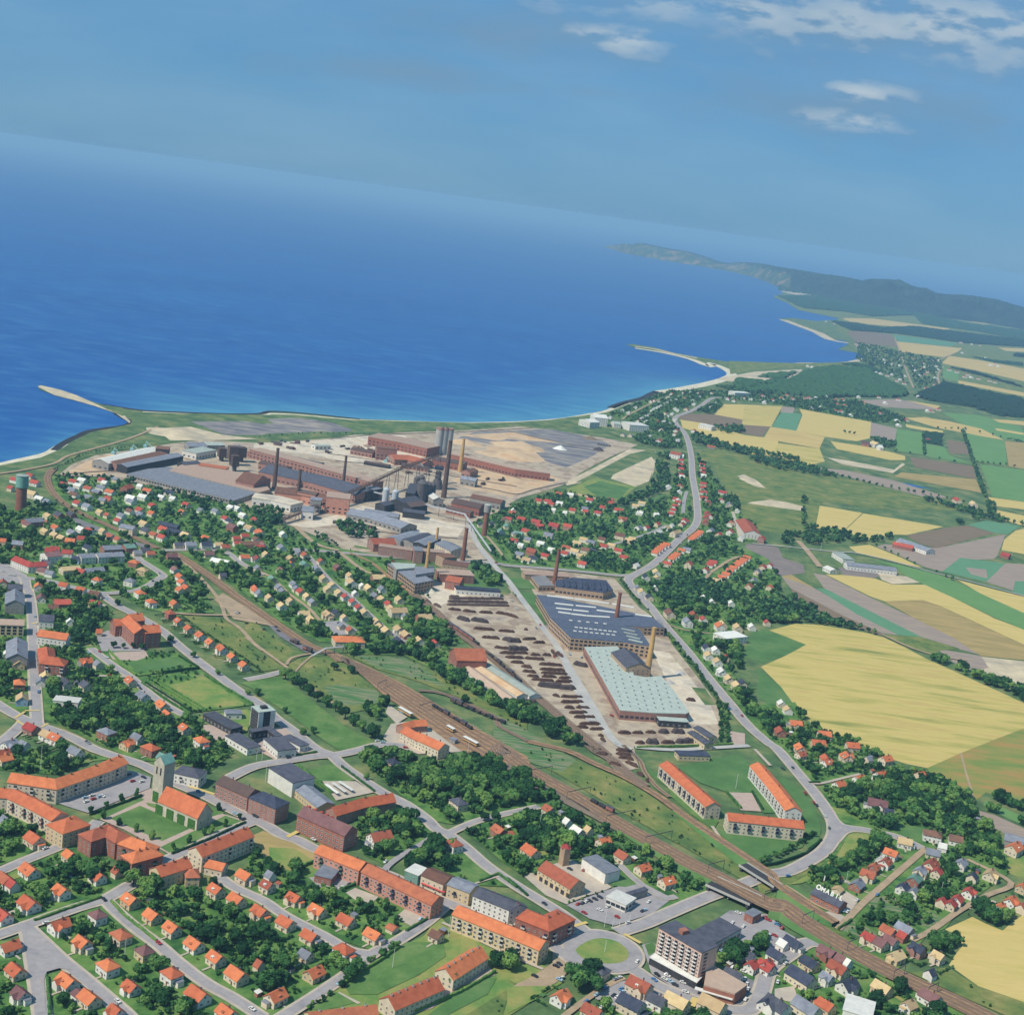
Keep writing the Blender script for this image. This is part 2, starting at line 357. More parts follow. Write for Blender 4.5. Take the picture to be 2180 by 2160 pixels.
def offs(pts, d):
    """polyline shifted sideways by d (mitred)"""
    o = []
    for i, p in enumerate(pts):
        a = (pts[i] - pts[i - 1]) if i else (pts[1] - pts[0]); b = (pts[i + 1] - pts[i]) if i < len(pts) - 1 else a
        a = Vector((a.x, a.y)).normalized(); b = Vector((b.x, b.y)).normalized(); t = (a + b)
        t = t.normalized() if t.length > .1 else a
        k = 1 / max(.5, t.dot(a)); o.append(Vector((p.x - t.y * d * k, p.y + t.x * d * k, p.z)))
    return o
def ribbon(name, pts, w, m, z, off=0.0, kind='structure'):
    c = offs(pts, off) if off else pts
    l = offs(c, w / 2); r = offs(c, -w / 2); vs = []; 
    for a, b in zip(l, r): vs += [(a.x, a.y, z + a.z), (b.x, b.y, z + b.z)]
    o = newobj(name, vs, [(2 * i, 2 * i + 1, 2 * i + 3, 2 * i + 2) for i in range(len(c) - 1)], m)
    if kind: o['kind'] = kind
    return o
ROADS = []
def road(s, w, m='asphalt', pave=1.8, z=0.15, name='road', smooth=4):
    raw = G(s); pts = raw[:1]
    for i, q in enumerate(raw[1:]):
        if (q - pts[-1]).length < 8 and i < len(raw) - 2: continue
        if len(pts) > 1 and (q - pts[-1]).normalized().dot((pts[-1] - pts[-2]).normalized()) < -.2: continue
        pts.append(q)
    pts = catmull(pts, smooth) if smooth and len(pts) > 2 else pts
    n = len(ROADS)
    if pave: ribbon('pavement', pts, w + 2 * pave, 'pavement', 0.0 + n * .002)
    ribbon(name, pts, w, m, z + n * 0.002)
    ROADS.append(pts); occ_line(pts, w / 2 + max(pave, .5) + 1.2)
    return pts
# ------------------------------------------------------------------ sea, land, hills
COAST = ("C0:-700,900 -300,780 0,718 150,682 300,650 380,625 440,585 500,555 560,515 650,468 800,448 920,432 962,408 930,372 850,335 700,285 550,242 400,205 300,168 276,145 300,132 360,148 450,168 560,205 640,240 700,262 850,290 1050,318 1300,330 1600,343 1900,345 "
 "C1:120,326 300,335 500,355 700,375 900,386 1100,393 1350,402 1600,408 1900,403 C2:120,401 300,388 450,372 600,345 700,328 760,305 830,275 900,255 1000,232 1050,205 1100,180 1250,160 1400,133 1500,110 1590,82 1632,60 1615,32 1560,5 1490,-20 "
 "D:610,745 540,715 460,695 380,680 300,668 262,656 290,654 380,668 460,690 560,708 650,722 760,738 900,741 1000,731 1100,733 1200,727 1258,712 1240,692 1150,677 1196,655 1180,640 1100,630 1060,602 990,575 910,548 960,545 1060,558 1150,552 1180,545 1100,530 985,512 1010,500 940,482 880,458 905,448 925,438 900,415 820,380 700,350 550,325 400,300 260,275 200,257 163,246")
coast = G(COAST)
far = [P(*src('D', 166, 243)) + Vector((100, 900, 0)), Vector((4500, 21000, 0)), Vector((8300, 17300, 0)), Vector((14000, 13500, 0)), Vector((50000, 12200, 0)), Vector((50000, -5000, 0)), Vector((-3200, -5000, 0)), Vector((-3200, 500, 0))]
struct(newobj('ground', [(p.x, p.y, -1.05) for p in coast + far], [tuple(range(len(coast) + len(far)))], 'rough_grass'))
# the sea: deep blue with a paler shallow shelf that follows the shore
mw = bpy.data.materials.new('sea_water'); mw.use_nodes = True; t = mw.node_tree; b = t.nodes['Principled BSDF']
b.inputs['Roughness'].default_value = .42; b.inputs['Specular IOR Level'].default_value = .28
at = nn(t, 'ShaderNodeAttribute', attribute_name='shallow'); g = nn(t, 'ShaderNodeNewGeometry')
n1 = nn(t, 'ShaderNodeTexNoise'); n1.inputs['Scale'].default_value = .0016; n1.inputs['Detail'].default_value = 6
mp = nn(t, 'ShaderNodeMapping'); mp.inputs['Scale'].default_value = (.6, 1.3, 1); mp.inputs['Rotation'].default_value = (0, 0, R(20)); t.links.new(g.outputs['Position'], mp.inputs[0]); t.links.new(mp.outputs[0], n1.inputs['Vector'])
n2 = nn(t, 'ShaderNodeTexNoise'); n2.inputs['Scale'].default_value = .02; n2.inputs['Detail'].default_value = 6; t.links.new(mp.outputs[0], n2.inputs['Vector'])
deep = mixc(t, mth(t, 'MULTIPLY', mth(t, 'SUBTRACT', n1.outputs[0], .3), 2.2, clamp=True), S(0, 72, 142), S(10, 88, 156))
deep = mixc(t, mth(t, 'MULTIPLY', mth(t, 'SUBTRACT', n2.outputs[0], .45), 1.2, clamp=True), deep, S(78, 140, 182))
sh = mth(t, 'MULTIPLY', mth(t, 'ADD', at.outputs['Fac'], mth(t, 'MULTIPLY', mth(t, 'SUBTRACT', n2.outputs[0], .5), mth(t, 'MULTIPLY', at.outputs['Fac'], 1.2))), 1.0, clamp=True)
t.links.new(mixc(t, sh, deep, S(88, 158, 176)), b.inputs['Base Color'])
nb = nn(t, 'ShaderNodeTexNoise'); nb.inputs['Scale'].default_value = .12; nb.inputs['Detail'].default_value = 5; t.links.new(g.outputs['Position'], nb.inputs['Vector'])
bp = nn(t, 'ShaderNodeBump'); bp.inputs['Strength'].default_value = .35; bp.inputs['Distance'].default_value = 1.2; t.links.new(nb.outputs[0], bp.inputs['Height']); t.links.new(bp.outputs[0], b.inputs['Normal'])
MATS['sea'] = mw
vs = [(-69000, -2900, -1.7), (69000, -2900, -1.7), (69000, 94000, -1.7), (-69000, 94000, -1.7)]
o = struct(newobj('water', vs, [(0, 1, 2, 3)], 'sea'))
def shelf(pts, steps, name='water'):
    """strips that step out from the shore, each vertex knowing how shallow it is"""
    pts = [p for p in pts]; vs = []; sv = []; n = len(pts)
    for i, p in enumerate(pts):
        for d, s_ in steps:
            vs.append(offp[d][i]); sv.append(s_)
    k = len(steps)
    fs = [(i * k + j, (i + 1) * k + j, (i + 1) * k + j + 1, i * k + j + 1) for i in range(n - 1) for j in range(k - 1)]
    return vs, sv, fs
for seg, wmax, amp in (("C0:-300,780 0,718 150,682 300,650 440,585 560,512 700,462 920,428", 130, .45), ("C0:860,288 1050,316 1300,328 1600,341 1900,343 C1:120,324 300,333 500,353 700,373 900,384 1100,391 1350,400 1600,406 1900,401 C2:120,399 300,386 450,370 600,343 760,303 900,253 1000,230 1100,178 1250,158 1400,131 1500,108 1560,85", 420, .7)):
    p = catmull(G(seg), 3); steps = [(0, 1), (.08, .85), (.2, .6), (.4, .35), (.7, .12), (1, 0)]
    dv = Vector((-.75, .66, 0)) if amp < 1 else Vector((-.12, 1, 0)); offp = {d: [(q.x + dv.x * wmax * d, q.y + dv.y * wmax * d, -1.5 - d * .01) for q in p] for d, _ in steps}
    vs, sv, fs = shelf(p, steps)
    o = newobj('water', vs, fs, 'sea'); struct(o)
    a = o.data.attributes.new('shallow', 'FLOAT', 'POINT'); n_ = len(p) - 1; a.data.foreach_set('value', [x * amp * min(1, (i // 6) / 8, (n_ - i // 6) / 8) for i, x in enumerate(sv)])
# beaches and weed lines along the shore
ribbon('beach', catmull(G("C0:-300,783 0,722 150,688 300,656 380,632 440,595 500,565"), 3), 22, 'beach', -1.035)
ribbon('seaweed_line', catmull(G("C0:400,610 450,570 520,530 580,503 660,468 800,446 920,430 962,405 900,366 850,338"), 3), 12, 'weed', -1.034)
ribbon('seaweed_line', catmull(G("C0:720,272 850,291 1050,319 1300,331 1600,343 1900,344 C1:120,326 300,334 500,352 700,374 780,382"), 3), 13, 'weed', -1.034)
ribbon('beach', catmull(G("C0:1050,330 1300,342 1600,352 1900,354 C1:120,343 300,349 500,366 700,385 900,394 1100,399 1350,407 1600,411 1900,405 C2:120,402 300,390 450,374 600,348 700,331 760,312 830,282 900,262"), 3), 12, 'beach', -1.034)
ribbon('seaweed_line', catmull(G("C2:760,300 830,272 900,252 1000,228 1050,202 1100,180"), 3), 20, 'weed', -1.034)
ribbon('beach', catmull(G("C2:1100,188 1250,166 1400,139 1500,117 1590,92 1650,62 1625,30 1570,2 1500,-24 D:610,747 540,719 460,699 380,683 300,671"), 3), 34, 'beach', -1.034)
ribbon('beach', catmull(G("D:300,664 380,674 460,694 560,712"), 3), 30, 'sand', -1.034)
ribbon('beach', catmull(G("D:760,742 900,745 1000,735 1100,736 1200,731 1262,716"), 2), 30, 'sand', -1.034)
ribbon('beach', catmull(G("D:1196,650 1120,636 1070,608 1000,582 920,552"), 2), 60, 'sand', -1.034)
sheet('sand_spit', "C0:276,143 300,134 370,150 460,172 570,210 700,268 860,300 960,400 950,410 850,338 700,287 550,244 400,207", 'sand', -1.032)
sheet('sand_spit', "C0:640,240 760,280 900,300 960,340 900,360 800,315", 'rough_grass', -1.028)

# headland: a ridge seen across the bay
crest = "D:165,245 190,242 215,239 250,234 300,236 350,235 400,245 450,255 500,262 550,274 600,290 650,308 690,316 730,311 770,313 810,315 850,320 900,330 950,339 1000,346 1050,354 1100,362 1150,368 1200,376 1250,389 1290,381 1350,382 1400,386 1440,400 1480,415 1520,420 1560,440 1620,446 1700,450 1760,458 1800,465 1860,480 1932,500 2020,520 2150,560"
front = "D:165,247 190,254 215,260 250,271 300,283 350,291 400,300 450,309 500,317 550,325 600,333 650,342 690,349 730,356 770,366 810,378 850,392 900,412 950,425 1000,440 1050,452 1100,462 1150,472 1200,482 1250,490 1290,495 1350,503 1400,510 1440,517 1480,525 1520,532 1560,540 1620,548 1700,558 1760,566 1800,572 1860,582 1932,594 2020,610 2150,640"
cu, fu = parse(crest), parse(front); rows = []; NR = 22
cd = []
for (u, v), (u2, v2) in zip(cu, fu):
    b = P(u2, v2); k = min(1.0, max(0.0, (u - 1290) / 300)); gap = 160 + 1150 * k
    d = ray(u, v); s = (b.y + gap) / d.y; c = Vector((d.x * s, d.y * s, max(3, CAMH + d.z * s)))
    cd.append((b, c, gap))
def lerp(a, b, t): return a + (b - a) * t
fine_ = []
for i in range(len(cd) - 1):
    for k in range(9):
        t_ = k / 9; fine_.append((cd[i][0].lerp(cd[i + 1][0], t_), cd[i][1].lerp(cd[i + 1][1], t_), lerp(cd[i][2], cd[i + 1][2], t_)))
vs = []; ncol = len(fine_)
for b, c, gap in fine_:
    for j in range(NR + 1):
        s = j / NR
        if s <= .6: q = s / .6; p = b.lerp(Vector((c.x, c.y, 0)), q); h = c.z * (math.sin(q * math.pi / 2) ** 0.8)
        else: q = (s - .6) / .4; p = Vector((c.x, c.y, 0)) + Vector((.18, 1, 0)) * gap * 1.1 * q; h = c.z * math.cos(q * math.pi / 2)
        n = mnoise.fractal(Vector((p.x, p.y, 0)) * .004, 1.0, 2.0, 5); n2 = mnoise.fractal(Vector((p.x, p.y, 3)) * .02, 1, 2, 3)
        w = math.sin(min(1, s / .6) * math.pi) if s < .6 else 0
        vs.append((p.x, p.y, -2 + h + w * n * c.z * .28 + n2 * 5 * (1 if 0 < s < 1 else 0)))
fs = [(i * (NR + 1) + j, (i + 1) * (NR + 1) + j, (i + 1) * (NR + 1) + j + 1, i * (NR + 1) + j + 1) for i in range(ncol - 1) for j in range(NR)]
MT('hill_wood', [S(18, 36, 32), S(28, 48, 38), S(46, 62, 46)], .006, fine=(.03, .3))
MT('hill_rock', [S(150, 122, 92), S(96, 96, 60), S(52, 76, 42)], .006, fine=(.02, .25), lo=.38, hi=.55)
mi = []
for f in fs:
    cz = sum(vs[i][2] for i in f) / 4; jx = f[0] % (NR + 1); col_ = f[0] // (NR + 1)
    mi.append(1 if (col_ < 9 * 18 and jx < 11 - col_ * .03) else 0)
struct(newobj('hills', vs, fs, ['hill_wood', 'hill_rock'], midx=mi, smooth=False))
# far land: woods are lumpy canopies, fields are sheets
def canopy(s, h, step, m='wood_far', name='woodland', lump=None, pts=None, label='dark wood in one mass', cat='wood'):
    pts = pts or G(s); xs = [p.x for p in pts]; ys = [p.y for p in pts]; lump = lump or step * 1.3
    gx = np.arange(min(xs), max(xs), step); gy = np.arange(min(ys), max(ys), step); X, Y = np.meshgrid(gx, gy)
    ins = inpoly(X, Y, pts); idx = -np.ones(X.shape, int); vs = []; fs = []
    for j in range(X.shape[0]):
        for i in range(X.shape[1]):
            if ins[j, i]:
                x = X[j, i] + random.uniform(-.35, .35) * step; y = Y[j, i] + random.uniform(-.35, .35) * step
                edge = not (0 < j < X.shape[0] - 1 and 0 < i < X.shape[1] - 1 and ins[j - 1, i] and ins[j + 1, i] and ins[j, i - 1] and ins[j, i + 1])
                idx[j, i] = len(vs); vs.append((x, y, 0.3 if edge else h * (.62 + .38 * mnoise.noise(Vector((x, y, 0)) / (lump * 4)) + random.uniform(-.3, .22))))
    for j in range(X.shape[0] - 1):
        for i in range(X.shape[1] - 1):
            a, b, c, d = idx[j, i], idx[j, i + 1], idx[j + 1, i + 1], idx[j + 1, i]
            if min(a, b, c, d) >= 0: fs += [(a, b, c), (a, c, d)] if random.random() < .5 else [(a, b, d), (b, c, d)]
    if not fs: return
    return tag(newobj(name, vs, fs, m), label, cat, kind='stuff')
FARF = [("D:880,450 1000,452 1150,462 1300,485 1500,520 1700,550 1932,590 2100,620 2100,900 1932,880 1500,780 1320,700 1240,640 1150,600 1150,545 985,512 940,482", 'meadow'),
 ("C3:990,160 1480,210 1440,240 1340,275 1020,235", 'wheat_tan'), ("C3:1380,265 1620,300 1932,360 2050,480 1640,385 1330,320", 'wheat_tan'), ("C3:630,90 720,80 960,110 1005,200 700,170", 'soil_brown'),
 ("C3:970,110 1440,170 1400,200 1010,160", 'teal_field'), ("C3:1340,340 1450,390 1450,450 1340,430", 'green_field'), ("C3:1450,445 1932,535 2050,560 1932,562 1450,468", 'wheat_tan'),
 ("C3:600,0 640,-5 1050,42 1000,52 800,35", 'wheat_tan'), ("C3:1060,40 1380,72 1380,82 1060,55", 'wheat_tan'), ("C3:1440,35 1660,68 1640,78 1440,50", 'wheat_tan'), ("C3:1700,0 1990,30 1990,45 1750,20", 'wheat_tan'),
 ("C3:1330,680 1600,700 1900,780 2000,900 1750,870 1500,780", 'green_field'), ("C3:1620,565 1990,610 2050,640 1650,580", 'wheat_tan'), ("C3:1700,728 2000,750 2000,785 1750,752", 'wheat_tan'), ("C3:1720,795 1930,830 1930,845 1730,812", 'wheat_gold'),
 ("C3:1600,200 1932,235 2000,260 2000,330 1700,270 1480,230", 'meadow'), ("C3:1740,205 1990,215 1990,240 1800,230", 'wheat_tan'), ("C3:840,650 1190,710 1000,718 850,685", 'meadow'), ("C3:690,590 1000,582 1300,640 1290,662 1100,652 900,640", 'soil_grey'),
 ("C3:1060,590 1320,632 1290,652", 'wheat_tan'), ("C3:1060,720 1200,714 1400,750 1620,800 1790,885 1600,850 1300,795", 'wheat_tan'), ("C3:1060,765 1340,815 1330,838 1070,788", 'wheat_gold'),
 ("D:1170,545 1300,548 1620,590 1600,598 1400,578 1200,560", 'wheat_tan'), ("D:1320,490 1460,510 1620,548 1600,556 1420,525", 'wheat_tan'), ("D:900,432 1000,455 1140,470 1130,462 980,440", 'sand'), ("D:1700,560 1932,570 1932,576 1760,570", 'wheat_tan'),
 ("D:640,800 800,770 1000,760 1000,790 900,810 700,812", 'sand'), ("D:690,725 1000,735 1250,728 1200,745 900,755 780,770 700,780", 'meadow')]
for s, m in FARF: sheet('field', s, m)
for s, h, st, lb in (("C3:-200,440 0,455 200,440 320,370 500,345 650,355 800,370 900,430 1000,480 1080,520 1100,560 1000,577 700,570 450,580 300,562 100,545 -230,535", 13, 10, 'dark pine wood between the long bay beach and the field road'),
                 ("C3:1100,560 1150,530 1330,460 1600,520 1932,590 2050,640 2050,730 1750,712 1550,645 1300,610 1200,590", 12, 14, 'dark wood at the right edge beyond the striped fields'),
                 ("C3:500,10 880,60 1100,50 1500,100 1990,160 2050,210 1500,175 1000,105 650,80", 12, 16, 'long dark strip of wood at the foot of the headland'),
                 ("D:890,452 1000,450 1100,458 1240,480 1400,505 1500,535 1300,540 1180,520 1000,505", 12, 22, 'dark wood on the low point below the hill village'),
                 ("D:1450,515 1700,570 1932,600 2100,640 2100,680 1932,640 1750,605 1500,570", 12, 22, 'wood along the foot of the hills at far right'),
                 ("C3:180,440 320,372 200,385 60,395 -60,420", 9, 10, 'scrubby pines behind the bay beach'), ("C3:560,325 700,320 860,360 900,400 700,350", 9, 10, 'narrow belt of trees beside the seaside village'),
                 ("C3:1180,820 1345,840 1345,930 1190,900", 7, 8, 'dark orchard block beside the greenhouses'), ("C3:1460,800 1932,900 2000,930 1932,890", 7, 12, 'distant hedgerow belt'),
                 ("C3:1330,340 1600,390 1932,490 1932,505 1600,410", 8, 12, 'thin wood between two pale fields'), ("C3:1360,240 1700,300 1932,320 1932,345 1700,312 1520,270", 8, 12, 'hedge belt crossing the far fields'), ("C3:1850,245 1950,255 1950,280 1850,272", 9, 12, 'small far copse on the right')):
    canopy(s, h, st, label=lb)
# the summer haze over bay and town
hz = MB(); hz.box((0, 46000, -3), (140000, 98000, 440 + 3)); ho = hz.build('haze', []); tag(ho, 'pale blue summer haze over the bay and the town', 'haze', kind='stuff')
hm = bpy.data.materials.new('haze'); hm.use_nodes = True; ht = hm.node_tree; ht.nodes.clear(); ho_ = nn(ht, 'ShaderNodeOutputMaterial'); pv = nn(ht, 'ShaderNodeVolumePrincipled')
pv.inputs['Color'].default_value = (.42, .74, 1.0, 1); pv.inputs['Density'].default_value = 5.8e-5; pv.inputs['Anisotropy'].default_value = 0.0; ht.links.new(pv.outputs[0], ho_.inputs['Volume']); ho.data.materials.append(hm)
# ------------------------------------------------------------------ near fields and open ground
FIELDS = [
 ('field', "B3:-60,930 60,930 250,900 60,955 0,1220 150,1370 230,1480 300,1700 -60,1500", 'rough_grass'),
 ('field', "B3:-10,940 60,960 330,1060 180,1140 -10,1200", 'lawn_green'), ('field', "B3:-20,1230 150,1370 230,1480 200,1500 60,1500 -20,1430", 'lawn_green'), ('field', "B2:1790,960 1900,960 2000,1050 1850,1180 1700,1150 1750,1050", 'lawn_green'),
 ('field', "B3:60,955 260,905 450,920 750,970 900,1010 1050,1080 1200,1160 1400,1250 1600,1340 1800,1430 1990,1520 1990,1640 1700,1750 1450,1850 1210,1956 1060,1925 950,1890 850,1840 650,1750 480,1690 380,1650 310,1560 230,1480 150,1370 0,1220 180,1140 330,1060", 'wheat'),
 ('field', "A3:1210,110 1450,5 1700,-95 1990,-205 1990,420 1640,285 1560,350 1400,260 1250,175", 'orange_field'),
 ('path', "A3:1450,0 1462,0 1500,140 1545,280 1565,420 1550,420 1530,290 1488,150", 'dirt'),
 ('field', "A3:1640,340 1990,500 1990,560 1790,470 1620,380", 'green_field'), ('field', "A3:1590,420 1700,450 1990,580 1990,670 1850,620 1720,560 1600,480", 'soil_grey'), ('field', "A3:1790,760 1990,740 1990,920 1860,900 1780,860", 'lawn_dry'),
 ('field', "A3:1340,1280 1540,1190 1640,1240 1760,1290 1830,1230 1990,1120 1990,1850 1800,1790 1580,1690 1370,1540 1420,1460 1470,1400 1400,1310", 'wheat_gold'),
 ('field', "B3:150,560 200,540 390,650 700,830 1000,990 880,975 600,850 220,655", 'stubble'), ('field', "B3:150,565 390,650 700,830 1000,990 880,978 600,850 220,655", 'soil_grey'),
 ('field', "B3:225,655 600,850 885,978 880,995 700,940 450,830 230,720", 'soil_brown'), ('field', "B3:-110,330 60,330 130,360 160,430 310,480 320,540 160,560 60,540 -60,430 -110,400", 'soil_dark'),
 ('field', "B2:1580,325 1800,365 1990,400 1930,480 1840,450 1700,380", 'soil_dark'),
 ('field', "B3:400,650 470,655 800,820 1170,1005 1000,990 700,840", 'teal_field'), ('field', "B3:380,540 470,555 800,720 1100,860 1400,1010 1600,1135 1450,1095 1170,1005 800,820 460,650", 'soil_grey'),
 ('field', "B3:470,550 700,560 830,580 960,625 1190,625 1400,720 1700,870 1990,980 1990,1095 1700,962 1320,785 1180,737 900,745 800,712", 'wheat_gold'),
 ('field', "B3:790,440 1000,480 1280,545 1550,660 1914,830 1990,870 1990,985 1700,862 1400,720 1190,625 1030,545 990,500", 'green_field'),
 ('field', "B3:640,350 790,335 1000,420 1180,505 1000,465 700,395", 'wheat_gold'), ('field', "B3:1430,590 1700,660 1990,730 1990,865 1800,780 1600,690", 'wheat_gold'),
 ('field', "B3:900,745 1180,738 1320,786 1700,964 1990,1096 1990,1180 1600,1142 1400,1010 1100,860", 'stubble'), ('field', "B3:1060,270 1330,215 1500,195 1700,250 1280,360 1160,330", 'soil_brown'),
 ('field', "B3:840,350 900,330 1280,360 1780,260 1720,420 1690,440 1430,450 1320,530 1200,500 1000,410", 'soil_grey'), ('field', "B3:1450,430 1780,470 1640,605 1320,530", 'teal_field'), ('field', "B3:1490,500 1640,515 1650,580 1530,550", 'soil_grey'),
 ('field', "B3:1500,190 1640,160 1890,200 1790,260 1700,250", 'teal_field'), ('field', "B3:1780,470 1990,480 1990,720 1640,605", 'soil_grey'), ('field', "B3:1850,600 1990,600 1990,720 1830,690", 'teal_field'),
 ('field', "B3:1850,235 1990,200 1990,420 1890,400 1750,375 1770,300", 'wheat_gold'), ('field', "B3:335,35 740,105 590,245 500,230 420,220 330,180", 'wheat_gold'), ('field', "B3:745,108 1330,205 1060,265 980,262 880,275 780,300 700,270 595,247", 'wheat_gold'),
 ('field', "B3:1700,80 1990,140 1990,215 1880,190 1750,150", 'wheat_gold'), ('field', "B3:1650,10 1990,60 1990,90 1660,35", 'wheat_tan'), ('quarry', "B3:1600,1147 1990,1190 1990,1390 1800,1340 1600,1260 1450,1212 1380,1170", 'sand'),
 ('quarry', "B3:1280,1090 1600,1142 1660,1230 1540,1250 1400,1190", 'soil_grey'), ('quarry', "B3:850,545 1060,565 1160,610 960,622 880,590", 'sand'),
 ('field', "B3:560,500 800,520 870,560 830,578 600,555", 'soil_dark'), ('field', "B3:890,985 1170,1005 1450,1090 1300,1105 1280,1140 1150,1105 1050,1060", 'meadow'),
 # the meadow between the shore road and the wheat
 ('field', "C2:1395,640 1450,600 1560,605 1932,690 2200,800 2500,930 2300,1000 2250,1240 2200,1250 1980,1210 1800,1200 1700,1160 1600,900 1500,700 1400,680", 'meadow'),
 ('field', "C3:-70,1100 0,1060 300,1130 600,1160 900,1230 1300,1300 1600,1370 1400,1400 800,1380 340,1310 -60,1180", 'meadow'),
 ('sand_patch', "C2:1690,800 1740,790 1830,830 1900,890 1830,880 1760,850", 'sand'), ('sand_patch', "C2:1800,990 1932,975 C3:20,1310 200,1340 330,1375 290,1400 -100,1345", 'sand'),
 ('field', "C2:1590,275 1700,276 1990,290 1940,430 1820,402 1740,390 1520,350", 'wheat_gold'), ('field', "C2:1270,360 1350,345 1520,350 1740,390 1935,430 1870,515 1740,490 1560,440 1400,410 1270,385", 'soil_brown'),
 ('field', "C2:1270,388 1450,415 1740,500 1870,517 1990,520 1990,665 1700,590 1450,510 1360,470 1290,450", 'wheat_gold'), ('field', "C3:-120,635 160,632 75,785 -140,770", 'wheat'),
 ('field', "C3:160,670 300,695 260,815 75,785", 'teal_field'), ('field', "C3:155,635 250,645 235,685 145,680", 'soil_grey'), ('field', "C3:280,650 500,690 810,750 800,870 700,892 480,860 260,815 305,700", 'wheat_gold'),
 ('field', "C3:70,785 260,815 470,860 430,945 200,905 20,870", 'wheat_tan'), ('field', "C3:20,870 130,900 75,1000 -70,985", 'wheat_gold'), ('field', "C3:130,905 430,945 470,1040 350,1070 75,1000", 'wheat'),
 ('field', "C3:810,755 1000,800 985,890 800,860", 'soil_grey'), ('field', "C3:1000,800 1185,830 1190,990 990,960", 'green_field'), ('field', "C3:1200,910 1350,935 1380,990 1560,1060 1200,1000", 'green_field'),
 ('field', "C3:510,890 830,940 1060,1000 1060,1030 950,1030 560,950", 'wheat_gold'), ('field', "C3:1090,1005 1560,1075 1580,1170 1130,1080", 'soil_brown'), ('field', "C3:1030,1120 1580,1170 1620,1270 980,1150", 'stubble'),
 ('field', "C3:1500,830 1790,890 1810,1070 1580,1040", 'green_field'), ('field', "C3:1790,890 1990,910 1990,1105 1820,1075", 'stubble'), ('field', "C3:1610,1060 1990,1112 1990,1345 1700,1300", 'green_field'),
 ('field', "C3:1670,1300 1990,1345 1990,1400 1700,1365", 'wheat_gold'), ('field', "C3:1360,880 1500,900 1530,990 1390,980", 'soil_brown'),
 ('quarry', "C3:480,1010 620,1030 980,1100 1040,1050 1060,1062 970,1125 600,1062", 'sand'), ('quarry', "C3:620,1110 820,1148 920,1175 880,1182 700,1152", 'sand'), ('pond', "C3:970,1190 1100,1205 1270,1245 1100,1222", 'sea'), ('quarry', "C3:380,1080 620,1105 980,1180 1400,1310 1200,1300 700,1170 420,1095", 'soil_grey'),
 # shore land left and behind the works
 ('meadow', "C0:-100,740 300,665 450,600 560,530 800,455 960,420 1000,330 1300,342 1900,352 C1:300,352 700,388 1100,400 1600,412 1900,408 C2:300,392 600,352 700,340 640,420 300,440 0,415 C1:1600,450 880,490 300,530 0,540 C0:1500,520 1200,560 700,640 500,710 200,750 -100,790", 'rough_grass'),
 ('dune', "C0:1180,450 1400,440 1640,500 1900,530 1500,540 1250,540 1200,500", 'sand'), ('waste_ground', "C0:1400,400 1800,400 1932,420 C1:300,400 560,430 650,465 400,480 100,490 C0:1932,500 1650,500 1500,440", 'ash'), ('waste_ground', "C1:300,410 500,415 650,465 560,475 330,440", 'soil_grey'),
 ('yard', "C0:430,795 520,720 700,650 1000,605 1250,565 1500,535 1932,562 C1:300,545 880,500 1100,480 1500,470 1932,440 C2:0,430 300,460 700,520 960,572 900,600 760,660 640,720 520,790 430,860 300,905 100,960 0,1012 C1:1932,1005 1560,1160 1620,1260 1740,1380 B1:1770,470 1640,455 1300,440 800,405 650,365 550,310 300,210 100,130 C0:1932,1052 1800,1022 1500,965 1200,890 930,835 700,805", 'yard'),
 ('yard', "C1:1640,475 1932,470 C2:300,455 640,520 760,570 620,660 430,740 300,700 0,560 C1:1700,560 1500,520", 'ash'), ('clay_heap_ground', "C1:1700,580 1932,560 C2:160,590 270,680 200,700 0,690 C1:1750,650", 'clay'), ('clay_heap_ground', "C1:1500,500 1932,480 C2:200,520 400,560 C2:0,530 C1:1800,545", 'clay'),
 ('yard', "C1:1560,690 1932,760 C2:330,800 400,830 200,900 0,960 C1:1932,960 1600,900 1450,830 1640,760", 'clay'), ('yard', "C1:740,500 1100,500 1300,640 1000,760 400,640 0,600 0,560 500,540", 'yard_pale'),
 ('yard', "C0:480,780 620,700 800,640 1000,650 760,790", 'clay'), ('yard', "C1:560,1100 800,1020 1560,1160 1500,1250 1200,1220 1000,1200 700,1150 400,1180 250,1160", 'yard_pale'),
 ('waste_ground', "C2:430,860 640,740 900,600 1090,620 1080,760 1040,860 900,870 640,810 540,850 440,870", 'sand'), ('field', "C2:500,850 900,640 1080,600 1090,640 1050,860 960,890 700,830", 'rough_grass'), ('sand_patch', "C2:780,790 1060,660 1090,700 1040,840 940,880 760,820", 'sand'), ('sand_patch', "C2:450,830 900,620 860,660 560,820 440,860", 'sand'),
 ('field', "C2:430,900 640,815 950,880 830,980 600,940 460,930", 'lawn_dry'), ('field', "C2:560,880 680,840 900,890 830,970 660,950", 'lawn_green'), ('field', "C2:440,910 700,975 770,1000 500,950", 'clay'), ('field', "C2:100,1030 300,1060 600,1130 830,1180 820,1205 600,1190 400,1150 250,1120 120,1050", 'lawn_dry'),
 ('field', "C2:850,1060 1000,980 1160,930 1170,960 1050,1010 900,1060", 'lawn_green'), ('field', "C2:700,470 1000,510 900,560 1090,600 1090,570 960,560", 'rough_grass'),
 # the brick and pipe works
 ('yard', "B1:1150,650 1290,600 1400,640 1500,700 1850,700 1914,660 B2:0,640 80,740 250,930 400,880 1130,940 1200,1060 1350,1250 1500,1450 1545,1560 1560,1700 1500,1790 920,1800 960,1960 800,1990 620,1800 300,1480 0,1210 B1:1700,1100 1420,900 1300,790", 'yard'),
